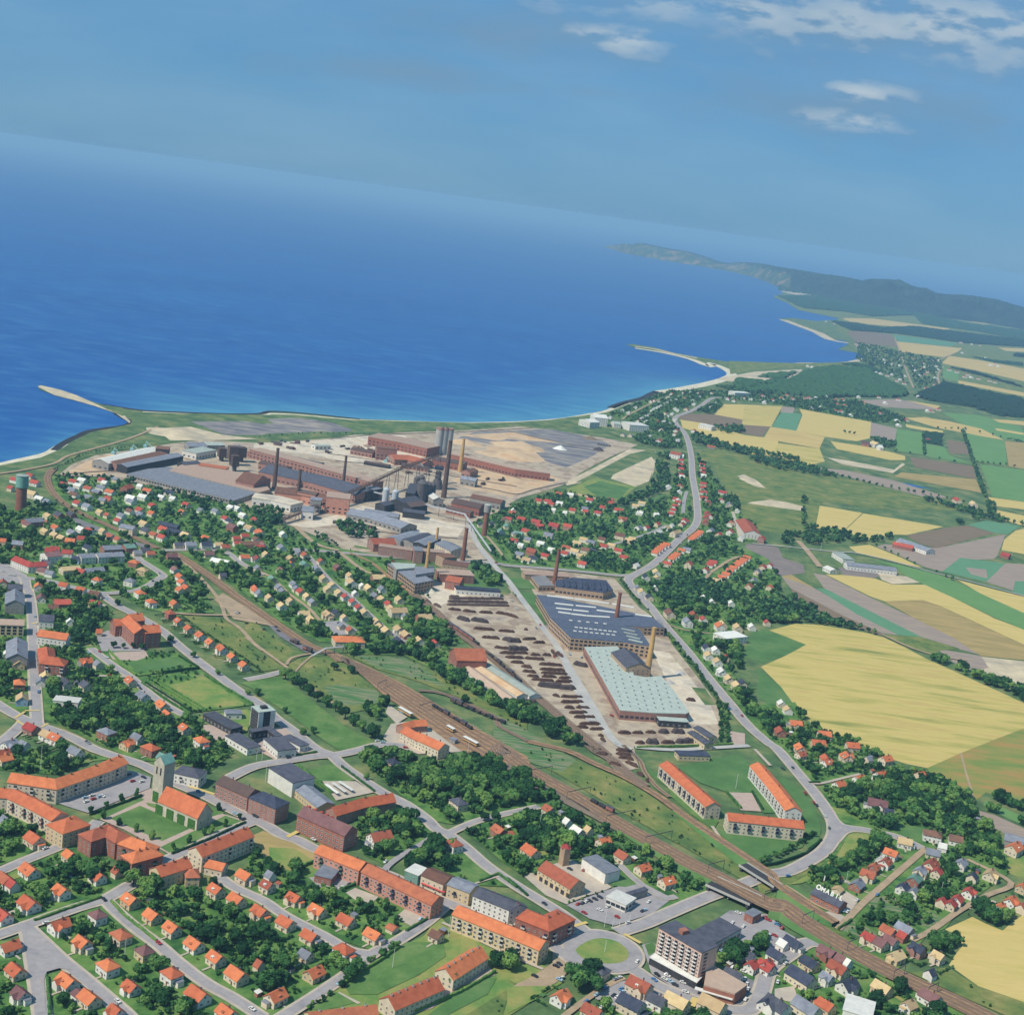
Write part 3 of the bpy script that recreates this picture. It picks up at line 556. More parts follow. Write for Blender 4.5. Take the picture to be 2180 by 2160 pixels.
 ('yard', "B2:90,500 520,545 780,580 900,720 960,790 1060,860 900,860 200,700", 'yard'), ('yard', "B2:1050,1100 1180,1120 1330,1300 1480,1500 1540,1640 1330,1640 1200,1400", 'yard_pale'), ('grass_strip', "B2:1340,1370 1440,1380 1520,1500 1440,1500", 'rough_grass'), ('grass_strip', "B2:1545,1480 1600,1500 1690,1650 1800,1800 1560,1800", 'rough_grass'),
 ('grass_strip', "B2:0,570 140,575 210,660 80,655", 'lawn_green'), ('grass_strip', "B2:90,680 190,690 280,910 150,760", 'lawn_green'), ('grass_strip', "B1:1130,390 980,395 720,350 740,340 900,370", 'lawn'), ('grass_strip', "B1:980,395 1350,420 1340,435 1000,415", 'lawn'), ('grass_strip', "B1:500,405 620,420 720,495 600,470", 'lawn'),
 ('yard', "B1:1260,600 1360,590 1480,640 1560,700 1330,790 1240,700", 'yard_pale'), ('grass_strip', "B1:1340,520 1640,480 1780,640 1790,700 1480,680 1380,600", 'lawn_green'), ('yard', "B1:1480,1150 1700,1150 1914,1290 2060,1380 1990,1500 1820,1420 1500,1200", 'sand'),
 # gardens
 ('garden', "C0:370,790 450,800 700,808 930,840 1200,900 1500,975 1800,1030 1932,1062 C1:100,1140 300,1220 440,1250 B1:640,380 480,370 420,330 B1:1000,420 B1:1160,620 1300,820 1420,930 1530,1050 1400,1060 1480,1180 1700,1340 1990,1480 1990,1560 1700,1480 1300,1240 1100,1140 700,1130 660,1060 480,1040 200,900 0,740 B0:1500,500 1300,390 1150,340 C0:1000,1250 600,1070 480,1000 400,900", 'garden'),
 ('garden', "C0:-400,1120 0,1050 380,1000 600,1090 800,1180 1150,1340 B0:1300,420 1450,580 1560,830 1220,830 1040,800 880,700 -200,620 -300,500", 'garden'),
 ('garden', "B0:-200,600 -200,1500 200,1560 420,1640 760,1800 A0:1000,60 1260,60 1500,160 1700,0 B0:1500,1590 1330,1560 1000,1290 860,1200 700,1060 720,960 820,840 700,690", 'garden'),
 ('garden', "A0:-100,-50 620,10 900,40 680,60 400,160 60,130 -100,110", 'garden'), ('garden', "A0:-100,470 100,440 350,560 340,650 200,740 -100,860", 'garden'), ('garden', "A0:-100,900 560,660 900,880 900,980 200,1240 -100,1320", 'garden'),
 ('garden', "A0:820,1080 1060,950 1600,940 1914,1090 A1:640,1460 860,1480 500,1760 120,1990 A0:1914,1900 1500,1670 1150,1390", 'garden'), ('garden', "A0:240,1310 760,1090 900,1210 1190,1470 1500,1700 1914,1940 1000,1950 760,1740 420,1470", 'garden'),
 ('garden', "A0:340,1620 420,1590 560,1640 700,1740 900,1914 370,1960", 'garden'), ('garden', "A0:-100,1360 180,1370 240,1700 260,1960 -100,1960", 'garden'),
 ('garden', "A1:0,620 440,760 480,870 900,1000 1360,1130 1300,1230 880,1440 600,1350 0,1020 A0:1800,780", 'garden'), ('garden', "A1:380,1900 640,1640 1240,1330 1350,1180 1450,1290 1914,1480 A2:300,1560 420,1660 0,1920 A1:800,1990", 'lawn_dry'),
 ('garden', "A1:780,50 960,20 1160,60 1220,100 1400,70 A2:0,230 300,330 700,560 1180,850 1560,1020 1100,1180 860,960 560,700 0,480 A1:1700,480 1440,520 1330,500 1100,330 880,150", 'garden'), ('garden', "A1:720,480 1060,400 1280,520 1330,600 1240,660 1080,760 1000,840 800,740 780,640", 'garden'), ('garden', "A1:1200,700 1380,600 1520,700 1900,980 1600,960 1250,800", 'garden'),
 ('garden', "A1:1480,540 1914,440 A2:120,420 300,420 700,700 1200,950 1300,1030 1200,1060 840,840 560,740 480,820 320,740 130,900 0,820 A1:1700,700", 'garden'),
 ('garden', "A3:560,400 700,480 860,560 1000,600 1180,680 1000,830 700,1110 580,1240 400,1000 260,880 500,760 620,620 700,560 560,500 430,260 500,200 850,140 1000,130 1250,170 1530,320 1560,440 1780,640 1800,880 1480,1110 1340,1280 1200,1340 960,1620 900,1600 560,1300", 'garden'),
 ('garden', "A3:-60,1250 400,1400 900,1640 1500,1900 1800,2000 -60,2000", 'garden'), ('garden', "A2:600,1600 800,1610 1000,1700 1280,1850 1914,1900 2000,2000 300,2000 700,1800", 'garden'), ('garden', "A2:1700,1330 1914,1290 A3:150,1300 330,1400 100,1600 -60,1700 A2:1750,1860 1700,1700 1520,1540", 'garden'),
 ('garden', "B3:-10,1500 60,1490 250,1480 330,1640 480,1700 650,1760 850,1850 980,1920 A3:1000,130 860,140 450,220 350,220 B3:200,1900 0,1700", 'garden'), ('garden', "B2:900,600 1100,460 1250,400 1400,280 1500,250 1900,440 1990,600 1990,900 1800,900 1500,1060 1700,1360 1850,1560 1990,1800 1880,1800 1680,1500 1500,1300 1300,1050 1180,900 1000,740", 'garden'),
 ('garden', "C2:0,1030 100,1000 380,910 460,930 780,1000 860,1050 1180,960 1280,640 1320,640 1330,900 1370,1180 1180,1370 B2:1000,460 880,560 0,490 B1:1780,470 1600,260 1560,200", 'garden'), ('garden', "C2:1390,640 1420,700 1500,760 1550,880 1680,950 1720,1080 1850,1200 1800,1280 1500,1290 1250,1380 1380,1230 1420,1150 1400,900", 'garden'),
 ('garden', "C2:930,530 1130,500 1180,580 1290,600 1280,480 1200,410 1190,350 1450,250 1640,240 1932,270 C3:810,750 1060,770 1060,720 850,650 690,590 400,585 -200,530 C2:1200,175 1050,235 740,360 1000,430 1150,450 930,510", 'garden'),
 ('meadow', "B0:1330,850 1570,860 1640,890 1760,960 1914,1130 B1:200,1240 40,1260 B0:1850,1200 1600,1050 1400,900", 'meadow'), ('meadow', "B1:-60,830 80,960 270,1090 380,1130 240,1200 120,1140 0,1030 -60,990", 'meadow'), ('meadow', "B1:0,1080 130,1160 220,1240 60,1240 -60,1180", 'meadow'), ('meadow', "B1:250,1200 400,1150 560,1140 700,1230 900,1400 980,1500 700,1560 520,1440 400,1360 300,1280", 'meadow'),
 ('path', "B1:500,1370 620,1350 900,1400 960,1480 760,1500 620,1500", 'allotment'), ('meadow', "B1:640,1120 760,1150 1100,1160 1300,1260 1450,1340 1700,1480 1990,1590 1990,1750 1500,1450 1200,1330 900,1240", 'meadow'), ('allotment', "B1:740,1140 1100,1160 1280,1260 1400,1370 1250,1330 900,1230", 'allotment'),
 ('meadow', "A2:0,-10 300,-20 500,60 850,200 1080,340 1300,500 1500,650 1810,880 1740,940 1420,760 1110,590 810,420 610,300 360,150", 'meadow'), ('allotment', "B2:-100,1560 100,1660 500,1900 400,1990 100,1900 -100,1750", 'allotment'), ('allotment', "B1:1350,1620 1600,1640 1914,1830 1700,1760", 'allotment'),
 ('railway_bank', "A2:0,180 200,250 500,430 900,700 1200,870 1500,1010 1480,1040 1150,900 850,740 500,520 200,360 0,260", 'lawn_green'), ('railway_bank', "B1:1400,1760 1600,1890 1750,1990 1600,1990 1450,1830", 'lawn_green'),
 ('meadow', "A3:-60,860 60,930 200,860 300,800 600,800 730,700 860,600 700,580 600,650 550,740 400,850 200,960 0,1040", 'meadow'), ('grass_strip', "A3:100,960 230,960 400,1060 600,1200 560,1270 300,1110 150,1000", 'lawn_green'), ('meadow', "A3:0,1060 140,1020 330,1160 550,1280 720,1420 1000,1560 1500,1790 1990,2000 1990,1840 1560,1690 1360,1560 1100,1600 850,1500 500,1310", 'meadow'),
 ('grass_strip', "A3:640,595 760,585 860,600 720,700 620,790 300,950 200,960 420,850 560,740", 'lawn_dry'), ('grass_strip', "A3:450,420 480,380 640,430 740,480 620,460", 'lawn_dry'), ('allotment', "A3:780,1060 950,1040 1200,1140 1350,1220 1250,1290 1000,1190 790,1130", 'allotment'), ('allotment', "A3:560,1290 660,1220 850,1310 760,1350", 'allotment'),
 ('lawn', "A3:990,520 1190,550 1180,650 1100,660 980,570", 'lawn_green'), ('lawn', "A3:-20,400 -20,200 60,320 120,440 20,440", 'lawn_green'), ('lawn', "A2:1240,110 1490,50 1700,10 1800,150 1800,200 1914,300 2000,420 1860,420 1790,300 1600,290 1400,220", 'lawn_green'), ('sand_court', "A2:1600,290 1780,295 1850,430 1700,420", 'gravel_pink'),
 ('lawn', "A2:1520,560 1620,580 1914,600 A3:330,640 300,690 100,740 0,800 A2:1780,760 1620,680", 'lawn_green'), ('lawn', "A2:1010,110 1130,180 1200,250 1180,260 1060,180", 'lawn_green'), ('lawn', "A2:1180,260 1400,400 1540,500 1500,560 1340,450 1190,320", 'lawn'), ('lawn', "A3:120,190 170,180 260,250 400,410 440,560 420,640 340,700 320,520 300,420", 'lawn_green'),
 ('lawn', "B1:0,1310 200,1290 250,1330 500,1530 700,1680 910,1790 630,1838 500,1750 200,1530 0,1405", 'lawn'), ('lawn', "B0:1750,1340 1914,1300 1990,1290 1990,1450 1850,1390", 'lawn'), ('lawn', "B0:1440,1590 1640,1560 1800,1530 1840,1560 1800,1690 1740,1700 1500,1610", 'lawn_dry'),
 ('paved_court', "B0:1480,1640 1600,1660 1740,1720 1560,1760 1480,1690", 'gravel_pink'), ('paved_court', "B1:100,1680 200,1660 500,1860 260,1900 160,1900 0,1820 0,1700", 'gravel_pink'), ('pond', "B1:0,1705 90,1690 110,1740 0,1800", 'glass'),
 ('hedge_bed', "B0:740,1100 850,1110 1290,1120 1450,1230 1000,1290 870,1210", 'garden'), ('school_yard', "B0:700,1000 780,960 960,980 1060,1070 1050,1110 740,1110", 'asphalt'), ('path', "B0:790,1120 1060,1110 1080,1150 990,1180 820,1170", 'gravel_pink'), ('lawn', "B0:925,1195 1290,1152 1385,1212 1000,1265", 'lawn_green'),
 ('hedge_bed', "B0:1010,1300 1450,1245 1840,1500 1340,1565 1060,1350", 'garden'), ('lawn', "B0:1195,1372 1485,1292 1795,1502 1640,1512 1400,1535", 'lawn_dry'), ('path', "B0:1060,1350 1110,1350 1330,1500 1290,1520", 'gravel_pink'),
 ('parking', "A0:360,345 700,230 950,130 1100,180 1090,260 640,440 480,390", 'asphalt'), ('square', "A0:640,450 1100,260 1150,360 1600,440 1800,500 1250,750 900,560", 'gravel_pink'), ('lawn', "A0:1020,388 1392,550 1180,645 800,480", 'lawn'), ('lawn', "A0:650,460 1030,330 1050,345 780,470 700,490", 'lawn'), ('lawn', "A0:1060,365 1160,380 1400,500 1390,520 1200,430 1080,390", 'lawn'),
 ('lawn', "A0:1165,690 1640,460 1790,510 1250,740", 'lawn'), ('lawn', "A0:1560,400 1640,440 1600,450 1500,480 1480,450", 'lawn'), ('field', "A1:0,600 70,570 250,640 450,730 445,790 280,865 100,800 0,660", 'stubble'), ('lawn_wild', "A1:110,690 300,700 440,790 280,860 120,790", 'lawn_dry'),
 ('lawn', "A1:395,130 580,80 740,200 600,230 480,210", 'lawn'), ('yard', "A1:500,210 740,210 880,290 600,350", 'pavement'), ('lawn', "A1:1400,830 1600,780 1770,900 1620,950", 'lawn'), ('yard', "A1:400,910 640,880 760,930 640,1000 480,980", 'asphalt'), ('sand_court', "A1:670,1020 740,985 910,1050 850,1105 760,1090", 'pavement'), ('yard', "A1:1030,1200 1100,1140 1260,1200 1150,1265", 'pavement'),
 ('lawn', "A1:660,1700 1060,1380 1380,1380 1400,1480 1200,1620 900,1760 700,1760", 'lawn'), ('path', "A1:620,1740 700,1780 780,1820 760,1830 610,1760", 'pavement'), ('lawn', "A1:400,1860 600,1740 740,1820 500,1880", 'lawn'), ('path', "A1:1060,1890 1360,1740 1560,1600 1700,1540 1760,1620 1500,1700 1300,1860 1100,1920", 'gravel_pink'), ('lawn', "A1:1260,1914 1500,1740 1700,1640 1770,1640 1700,1760 1400,1914", 'lawn_green'), ('meadow', "A1:1500,1940 1914,1680 A2:0,1650 60,1700 0,1800 A1:1800,1960", 'meadow'),
 ('yard', "A2:120,900 260,830 480,780 760,980 720,1000 560,1050 430,1105 280,1040", 'pavement'), ('forecourt', "A2:430,1110 700,1010 950,930 1180,1050 1230,1040 1060,1170 780,1260 600,1210", 'asphalt'), ('lawn', "A2:740,930 880,895 940,960 860,980 770,970", 'lawn_green'), ('lawn', "A2:720,1290 900,1240 1160,1120 1220,1150 1000,1250 820,1300", 'lawn'), ('lawn', "A2:1160,1120 1480,990 1540,1010 1480,1040 1200,1160", 'garden'),
 ('yard', "A2:330,1420 480,1560 400,1640 320,1700 150,1760 40,1700 200,1620 330,1530", 'dirt'), ('meadow', "A2:0,1700 300,1700 200,1800 0,1900", 'lawn_dry'), ('lawn', "A2:330,1370 480,1290 480,1320 400,1360", 'lawn'), ('parking', "A2:980,1400 1060,1380 1300,1640 1500,1790 1540,1870 1300,1770 1050,1610", 'asphalt'), ('lawn', "A2:1000,1400 1060,1380 1100,1440 1030,1480", 'lawn'),
 ('parking', "A2:1500,1560 1660,1600 1880,1700 1860,1800 1700,1860 1640,1830", 'asphalt_dark'), ('parking', "A2:1500,1230 1620,1150 1914,1180 A3:150,1290 330,1390 100,1560 A2:1880,1320 1560,1500", 'asphalt'), ('yard', "A3:400,1180 520,1150 640,1210 520,1250", 'pavement'), ('yard', "A3:490,1120 620,1010 720,1070 640,1170", 'pavement'),
 ('yard', "A3:100,1720 240,1700 280,1830 100,1790", 'pavement'), ('yard', "B1:940,1740 1000,1640 1280,1600 1600,1830 1420,1850 1200,1860 1000,1790", 'pavement'), ('yard', "B1:980,1500 1120,1590 1040,1640 960,1560", 'pavement'), ('yard', "B1:440,900 640,890 760,960 700,990 560,1000", 'asphalt'), ('yard', "B1:60,870 400,1060 500,1130 380,1120 180,1000", 'asphalt_dark'), ('yard', "B0:1620,690 1914,860 1990,930 1700,880 1640,800 1560,740", 'dirt'),
 ('yard', "B0:520,130 720,210 900,300 1130,350 1080,370 800,280 560,190", 'asphalt_dark'), ('square', "B0:-60,470 60,480 200,560 150,620 -60,610", 'asphalt'), ('yard', "B2:1600,1690 1730,1710 1730,1810 1640,1800", 'gravel_pink'), ('yard', "A2:900,1800 1100,1680 1300,1760 1200,1860 1000,1860", 'asphalt'), ('yard', "A2:700,1700 860,1660 900,1760 760,1860 640,1790", 'asphalt')]
for n_, s, m in FIELDS:
    sheet(n_, s, m, block=(n_ in ('yard', 'path', 'parking', 'square', 'lawn', 'forecourt', 'school_yard', 'sand_court', 'pond', 'quarry', 'paved_court', 'waste_ground', 'sand_patch') or (n_ == 'field' and m != 'garden')) and s[0] in 'AB')
# ------------------------------------------------------------------ roads
road("A0:-60,1345 200,1255 560,1130 760,1070 930,975 1060,910 1200,790 1400,700 1600,600 1850,500", 6.5)
road("A0:760,1070 860,1170 1000,1290 1150,1400 1300,1530 1500,1680 1700,1790 1914,1930", 6.0)
road("A0:200,1275 300,1370 450,1510 620,1650 760,1770 900,1890 960,1950", 6.5); road("A0:200,1290 225,1400 250,1550 275,1700 315,1960", 7)
struct(sheet('road', "A0:190,1290 260,1290 420,1450 560,1590 430,1575 340,1600 320,1660 335,1900 270,1900 240,1600 200,1440", 'asphalt', .30))
road("A0:-60,895 150,800 400,700 560,625 650,560 720,500", 5.5); road("A0:340,420 250,460 330,560 400,640", 3, 'pavement', 0)
road("A0:1570,880 1700,980 1914,1080 A1:230,1190 500,1330 700,1440 860,1470", 5.5); road("A1:150,1960 450,1770 700,1600 800,1520 890,1450 1050,1370 1250,1240 1380,1130 1430,1080", 5.5)
road("B0:-60,1470 100,1570 260,1640 500,1730 700,1830 A0:1000,80 1130,140 1300,235 1500,320 1700,425 1914,520 A1:200,600 320,640 450,705 640,760 800,830 1000,900 1120,960 1350,1070 1500,1130 1700,1215 1914,1300 A2:130,1260 330,1370", 7.5)
road("A0:1200,400 1300,440 1420,520 1590,440", 2, 'pavement', 0, smooth=0)
road("B0:270,1640 255,1400 245,1200 240,1000 235,850 215,700 190,640 180,590 130,560 -60,530", 7); road("B0:200,1600 100,1700 -60,1830", 7)
road("B0:180,580 350,600 500,640 730,690 900,682 1000,670 1080,635 1150,590 1185,560 1100,500 1020,450 960,395 880,375", 6)
road("B0:740,700 850,780 950,830 1060,890 1180,965 1300,1070 1450,1190 1600,1300 1750,1410 1914,1510 B1:150,1590 300,1700 450,1820 A1:560,20 650,100 800,205 950,300 1100,375 1250,480 1330,560 1420,600 1550,700 1700,830 1914,975 A2:200,1055 330,1135 430,1200 560,1300", 7.5)
road("A1:-200,200 0,105 250,60 450,30 600,20 B1:750,1835 930,1790 1100,1800", 7); road("A1:1420,590 1600,510 1800,455 A2:120,420 230,395", 4); road("B0:660,1090 800,1200 950,1300 1100,1430 1250,1530 1370,1590", 5.5)
road("B0:570,1270 700,1290 950,1300", 3.5, 'pavement', 0); road("B1:-60,1320 100,1290 240,1250", 5); road("A1:1330,600 1200,680 1050,770 960,850 1000,900", 4.5, 'asphalt', 0)
ring = [P(*src('A2', 695, 1448)) + Vector((17.5 * math.cos(a * math.pi / 12), 17.5 * math.sin(a * math.pi / 12), 0)) for a in range(25)]

def annulus(name, c, r0, r1, m, z, n=40):
    vs = [(c.x + r * math.cos(i * 2 * math.pi / n), c.y + r * math.sin(i * 2 * math.pi / n), z) for r in (r0, r1) for i in range(n)]
    return struct(newobj(name, vs, [(i, n + i, n + (i + 1) % n, (i + 1) % n) for i in range(n)], m))
rc = P(*src('A2', 695, 1448)); annulus('pavement', rc, 10, 26, 'pavement', .135); annulus('road', rc, 9, 24, 'asphalt', .325); ROADS.append(ring); occ_line(ring, 9)
struct(sheet('roundabout_island', catmull(G("A2:498,1445 560,1390 650,1358 750,1365 830,1400 880,1455 870,1510 800,1538 690,1540 570,1515"), 3, True), 'lawn_dry', .36))
R15 = road("A2:800,1310 1000,1245 1150,1180 1350,1095 1500,1035 1700,965 1900,890 A3:200,865 350,790 460,715 525,620 530,530 490,440 400,310 250,130 120,-20 B2:1900,1780 1750,1650 1600,1470 1450,1290 1300,1100 1150,930 1050,800 950,690 880,600 930,555 1050,490 1150,400 1250,300 1350,220 1385,150 1380,50 C2:1387,950 1360,800 1350,650 1310,500 1240,420 1240,370 1330,335 1420,290 1500,235 1600,230 1932,250", 8.5)
road("A3:530,640 600,570 700,560 850,585 1000,620 1170,700", 7); road("A3:450,400 520,480 600,540 760,565", 6)
road("A2:820,1510 950,1600 1100,1700 1300,1780 1500,1850 1720,1880 1790,1850 1850,1740 A3:60,1580 200,1475 320,1390 420,1385", 8); road("A2:330,1400 450,1500 560,1560", 7)
road("A2:400,1930 600,1780 760,1680 850,1640", 4, 'dirt', 0); road("A3:560,1290 720,1120 900,960 1050,830 1200,700", 5, 'dirt', 0); road("A3:1100,1370 1250,1290 1450,1150 1650,1040 1820,950 1800,920 1500,780", 4.5, 'dirt', 0)
road("B1:280,370 500,385 800,410 1100,435 1300,450 1600,465 1800,480 B2:0,490 300,512 600,540 800,562 900,560", 7, 'asphalt', 1.5); road("B0:1180,380 1600,380 1750,470 1914,560", 5)
road("B1:1560,190 1640,350 1750,490 1850,600 B2:0,600 100,730 200,860 270,960 350,1060 430,1200 520,1350 640,1550 770,1760 900,1830", 8, 'concrete', 0); road("B2:930,1810 1200,1830 1500,1815 1760,1800", 6, 'concrete', 0); road("B2:430,1200 560,1500 620,1640", 9, 'concrete', 0)
road("B1:-60,490 120,570 250,690 400,800 480,890", 4, 'dirt', 0); road("B1:400,420 560,600 700,710 850,850 1000,980 1150,1060", 4.5, 'asphalt', .8); road("B1:300,200 450,330 620,380", 7, 'dirt', 0); road("B1:620,390 760,500 830,540 960,560", 6, 'dirt', 0); road("B1:700,400 860,470 990,580 1150,690 1300,810", 5, 'ballast', 0)
road("B1:-60,1010 130,1150 240,1230 300,1290 400,1370 520,1450 620,1530", 3.5, 'dirt', 0); road("B1:240,1210 280,1160 420,1130", 3, 'dirt', 0); road("B1:290,1280 340,1220 420,1150", 2, 'dirt', 0); road("B0:1280,410 1450,570 1580,720 1620,800 1650,880 1750,950 1850,1060 1914,1110", 4, 'dirt', 0); road("B0:1180,828 1400,845 1560,850 1700,855 1990,900", 4, 'dirt', 0)
road("C0:-100,800 200,755 400,710 500,655 700,600 900,545 1050,490 1160,440", 5, 'dirt', 0); road("C2:1290,1080 1300,980 1320,915", 6, 'asphalt', 0); road("C2:1170,1165 1050,1220 900,1270 760,1310", 5, 'asphalt', 0); road("C2:840,390 900,350 1000,300 1100,250 1200,215", 5, 'dirt', 0)
road("B2:1440,600 1470,550 1540,500 1640,440 1730,420", 5, 'dirt', 0); road("B2:1640,100 1670,200 1690,280", 5, 'pavement', 0); road("B2:1140,910 1300,960 1480,985", 3, 'dirt', 0); road("B3:270,310 350,400 430,500", 9, 'dirt', 0); road("B3:-60,330 150,350 550,390 700,400 1000,470 1250,540 1500,600 1914,710", 4, 'concrete', 0); road("B3:20,710 170,750", 3, 'dirt', 0); road("B3:420,840 560,890 660,930", 3, 'dirt', 0); road("B3:880,990 1100,1090 1300,1150 1500,1180", 4, 'dirt', 0)
road("B0:450,-10 B0:1180,830", 0.01, 'dirt', 0) if False else None
road("B1:1690,270 1760,350 1830,440", 4, 'dirt', 0); road("C3:980,130 1030,260 1070,380 1120,500", 7, 'dirt', 0); road("C3:1340,345 1300,410 1325,500", 7, 'dirt', 0); road("C3:1300,300 1440,240", 6, 'dirt', 0); road("A3:350,225 430,230 560,200 720,160", 3, 'pavement', 0); road("A2:1490,540 1500,570 1560,640 1620,700", 2.5, 'pavement', 0); road("A3:180,970 260,1020 400,1110 540,1170", 2, 'dirt', 0)
road("A2:1914,100 A2:1800,-20", 3, 'pavement', 0); road("A1:1370,1240 1500,1300 1700,1400 1914,1500 A2:260,1580", 2.5, 'pavement', 0); road("A2:820,820 900,900 1000,980 1130,1060 1230,1050", 4, 'asphalt', .8); road("A1:1600,960 1780,905", 1.6, 'pavement', 0)
for s, w in (("A2:480,1270 580,1240", 2.6), ("A2:850,1325 970,1392", 2.6), ("A2:1340,1850 1370,1790", 4), ("B0:110,1600 180,1555", 2), ("B0:180,1548 290,1545", 2), ("B0:120,1620 190,1660", 2), ("B0:300,1665 350,1640", 2), ("A0:1370,250 1560,310", 3), ("A1:245,620 320,580", 3), ("B0:230,915 275,905", 2)):
    ribbon('zebra_crossing', G(s), w, 'paint_yellow', .40)
# ------------------------------------------------------------------ railways, rising over the two road bridges
BR = [P(*src('A2', 1640, 1045)), P(*src('A2', 1835, 930))]
def zr(p):
    d = min((Vector((p.x, p.y)) - Vector((b.x, b.y))).length for b in BR); return 3.6 * (0.5 + 0.5 * math.cos(math.pi * min(1, d / 135)))
def dense(pts, st=6):
    o = [pts[0]]
    for a, b in zip(pts, pts[1:]):
        n = max(1, int((b - a).length / st)); o += [a.lerp(b, (k + 1) / n) for k in range(n)]
    return o
def railbed(s, w, m, z, tracks, trm='sleepers', gaps=True):
    p = dense(catmull(G(s), 3)); up = [Vector((q.x, q.y, zr(q))) for q in p]
    ribbon('railway_bed', up, w, m, z); occ_line(p, w / 2 + 1)
    for sd in (1, -1):                                   # grassy bank, left open over the road
        a = offs(up, sd * w / 2); b = offs(up, sd * (w / 2)); vs = []; fs = []
        for i, q in enumerate(a):
            e = offs([up[max(i - 1, 0)], up[i], up[min(i + 1, len(up) - 1)]], sd * (w / 2 + q.z * 1.4))[1] if 0 < i < len(up) - 1 else a[i]
            vs += [(q.x, q.y, z + q.z - .03), (e.x, e.y, -.1)]
        for i in range(len(a) - 1):
            if a[i].z > .25 and min((a[i] - Vector((c.x, c.y, a[i].z))).length for c in BR) > 13 + w / 2: fs.append((2 * i, 2 * i + 1, 2 * i + 3, 2 * i + 2))
        if fs: struct(newobj('railway_bank', vs, fs, 'lawn_green'))
    for tr in tracks:
        ribbon('railway_track', up, 2.7, trm, z + .03, tr)
        for r_ in (-.75, .75): ribbon('rail', up, .2, 'rail', z + .12, tr + r_)
    return p
railbed("C0:400,745 352,800 355,860 400,940 480,1010 600,1080 800,1170 1000,1260 1150,1335", 9, 'ballast', 0.45, (-2, 2))
RMAIN = railbed("B0:1270,400 1500,550 1700,700 1914,850 B1:200,940 400,1070 560,1130 640,1190", 11, 'ballast', 0.46, (-3, 2))
struct(sheet('railway_yard', "B1:560,1110 750,1190 900,1260 1100,1360 1300,1480 1650,1690 1914,1840 1990,1880 2030,1980 1600,1900 1400,1760 1150,1570 950,1440 800,1300 640,1170", 'ballast', 0.44, block=True))
for k, w in ((.12, 0), (.27, 0), (.42, 0), (.57, 0), (.72, 0), (.87, 0)):
    a = G("B1:640,1150 900,1262 1100,1362 1300,1480 1650,1690 1914,1835 1990,1880"); b = G("B1:640,1180 800,1300 950,1430 1150,1570 1400,1740 1600,1870 1700,1930")
    c = []
    for i in range(7):
        c.append(a[i].lerp(b[i], k))
    p = dense(catmull(c, 3)); ribbon('railway_track', p, 2.6, 'sleepers', 0.49)
    for r_ in (-.75, .75): ribbon('rail', p, .18, 'rail', 0.56, r_)
railbed("B1:1800,1860 A2:-50,-20 60,70 250,190 500,330 800,520 1100,700 1300,825 1500,930 1700,1040 1914,1150 A3:150,1150 300,1255 550,1400 850,1560 1150,1700 1400,1810 1700,1960", 17, 'ballast', 0.47, (-6.6, -2.2, 2.2, 6.6))
sheet('railway_yard', "A2:0,80 150,170 430,330 800,530 870,590 830,600 600,470 300,320 0,160", 'ballast_dark', 0.50)
railbed("B2:150,1770 A2:440,-5 620,80 850,182 1100,325 1300,480 1500,630 1680,760 1835,870 1914,925 A3:100,985 200,1060 400,1180 540,1260", 8, 'ballast', 0.51, (0,))
railbed("B1:1150,690 1330,830 1450,950 1600,1060 1700,1140 1914,1310 B2:150,1390 300,1520 500,1690 700,1850 A2:620,-20 760,60 900,180 1000,250", 11, 'ballast_dark', 0.52, (-2.2, 2.2)); railbed("B2:150,1770 -60,1660 B1:1750,1590 1400,1430 1200,1400", 5, 'ballast_dark', 0.53, (0,))
railbed("B2:960,1914 900,1850 840,1800 A2:960,60 1000,150 1080,250 1180,330", 4, 'dirt', 0.53, (0,))
for i, (b, d) in enumerate(((BR[0], "A2:1640,1045 1740,1090"), (BR[1], "A2:1835,930 1914,980"))):
    q = G(d); ax = (q[1] - q[0]).normalized(); rr = ax.orthogonal(); nrm = Vector((ax.y, -ax.x, 0)); w = 17 if i == 0 else 8
    if nrm.y > 0: nrm = -nrm
    t_ = thing('railway_bridge', 'wide concrete railway bridge over the road beside the allotments' if i == 0 else 'narrow railway bridge carrying the single siding over the road', 'bridge', (b.x, b.y, 0))
    m_ = MB()
    for s_ in (1, -1): c = nrm * (w / 2 + .2) * s_; m_.beam(c - ax * 17 + Vector((0, 0, 3.7)), c + ax * 17 + Vector((0, 0, 3.7)), .4, 1.6)
    m_.build('girder', 'concrete', t_)
    m_ = MB(); m_.box((0, 0, 2.9), (34, w, .8), math.atan2(ax.y, ax.x)); m_.build('deck', 'wall_dark', t_)
    for s_ in (1, -1):
        m_ = MB(); m_.box(tuple(ax * 15 * s_), (2, w, 2.9), math.atan2(ax.y, ax.x)); m_.build('abutment', 'wall_dark', t_)
    for k in (-1, 0, 1):
        m_ = MB(); m_.cyl(tuple(nrm * k * w * .4), .4, .4, 2.9, 8); m_.build('pier', 'concrete', t_)
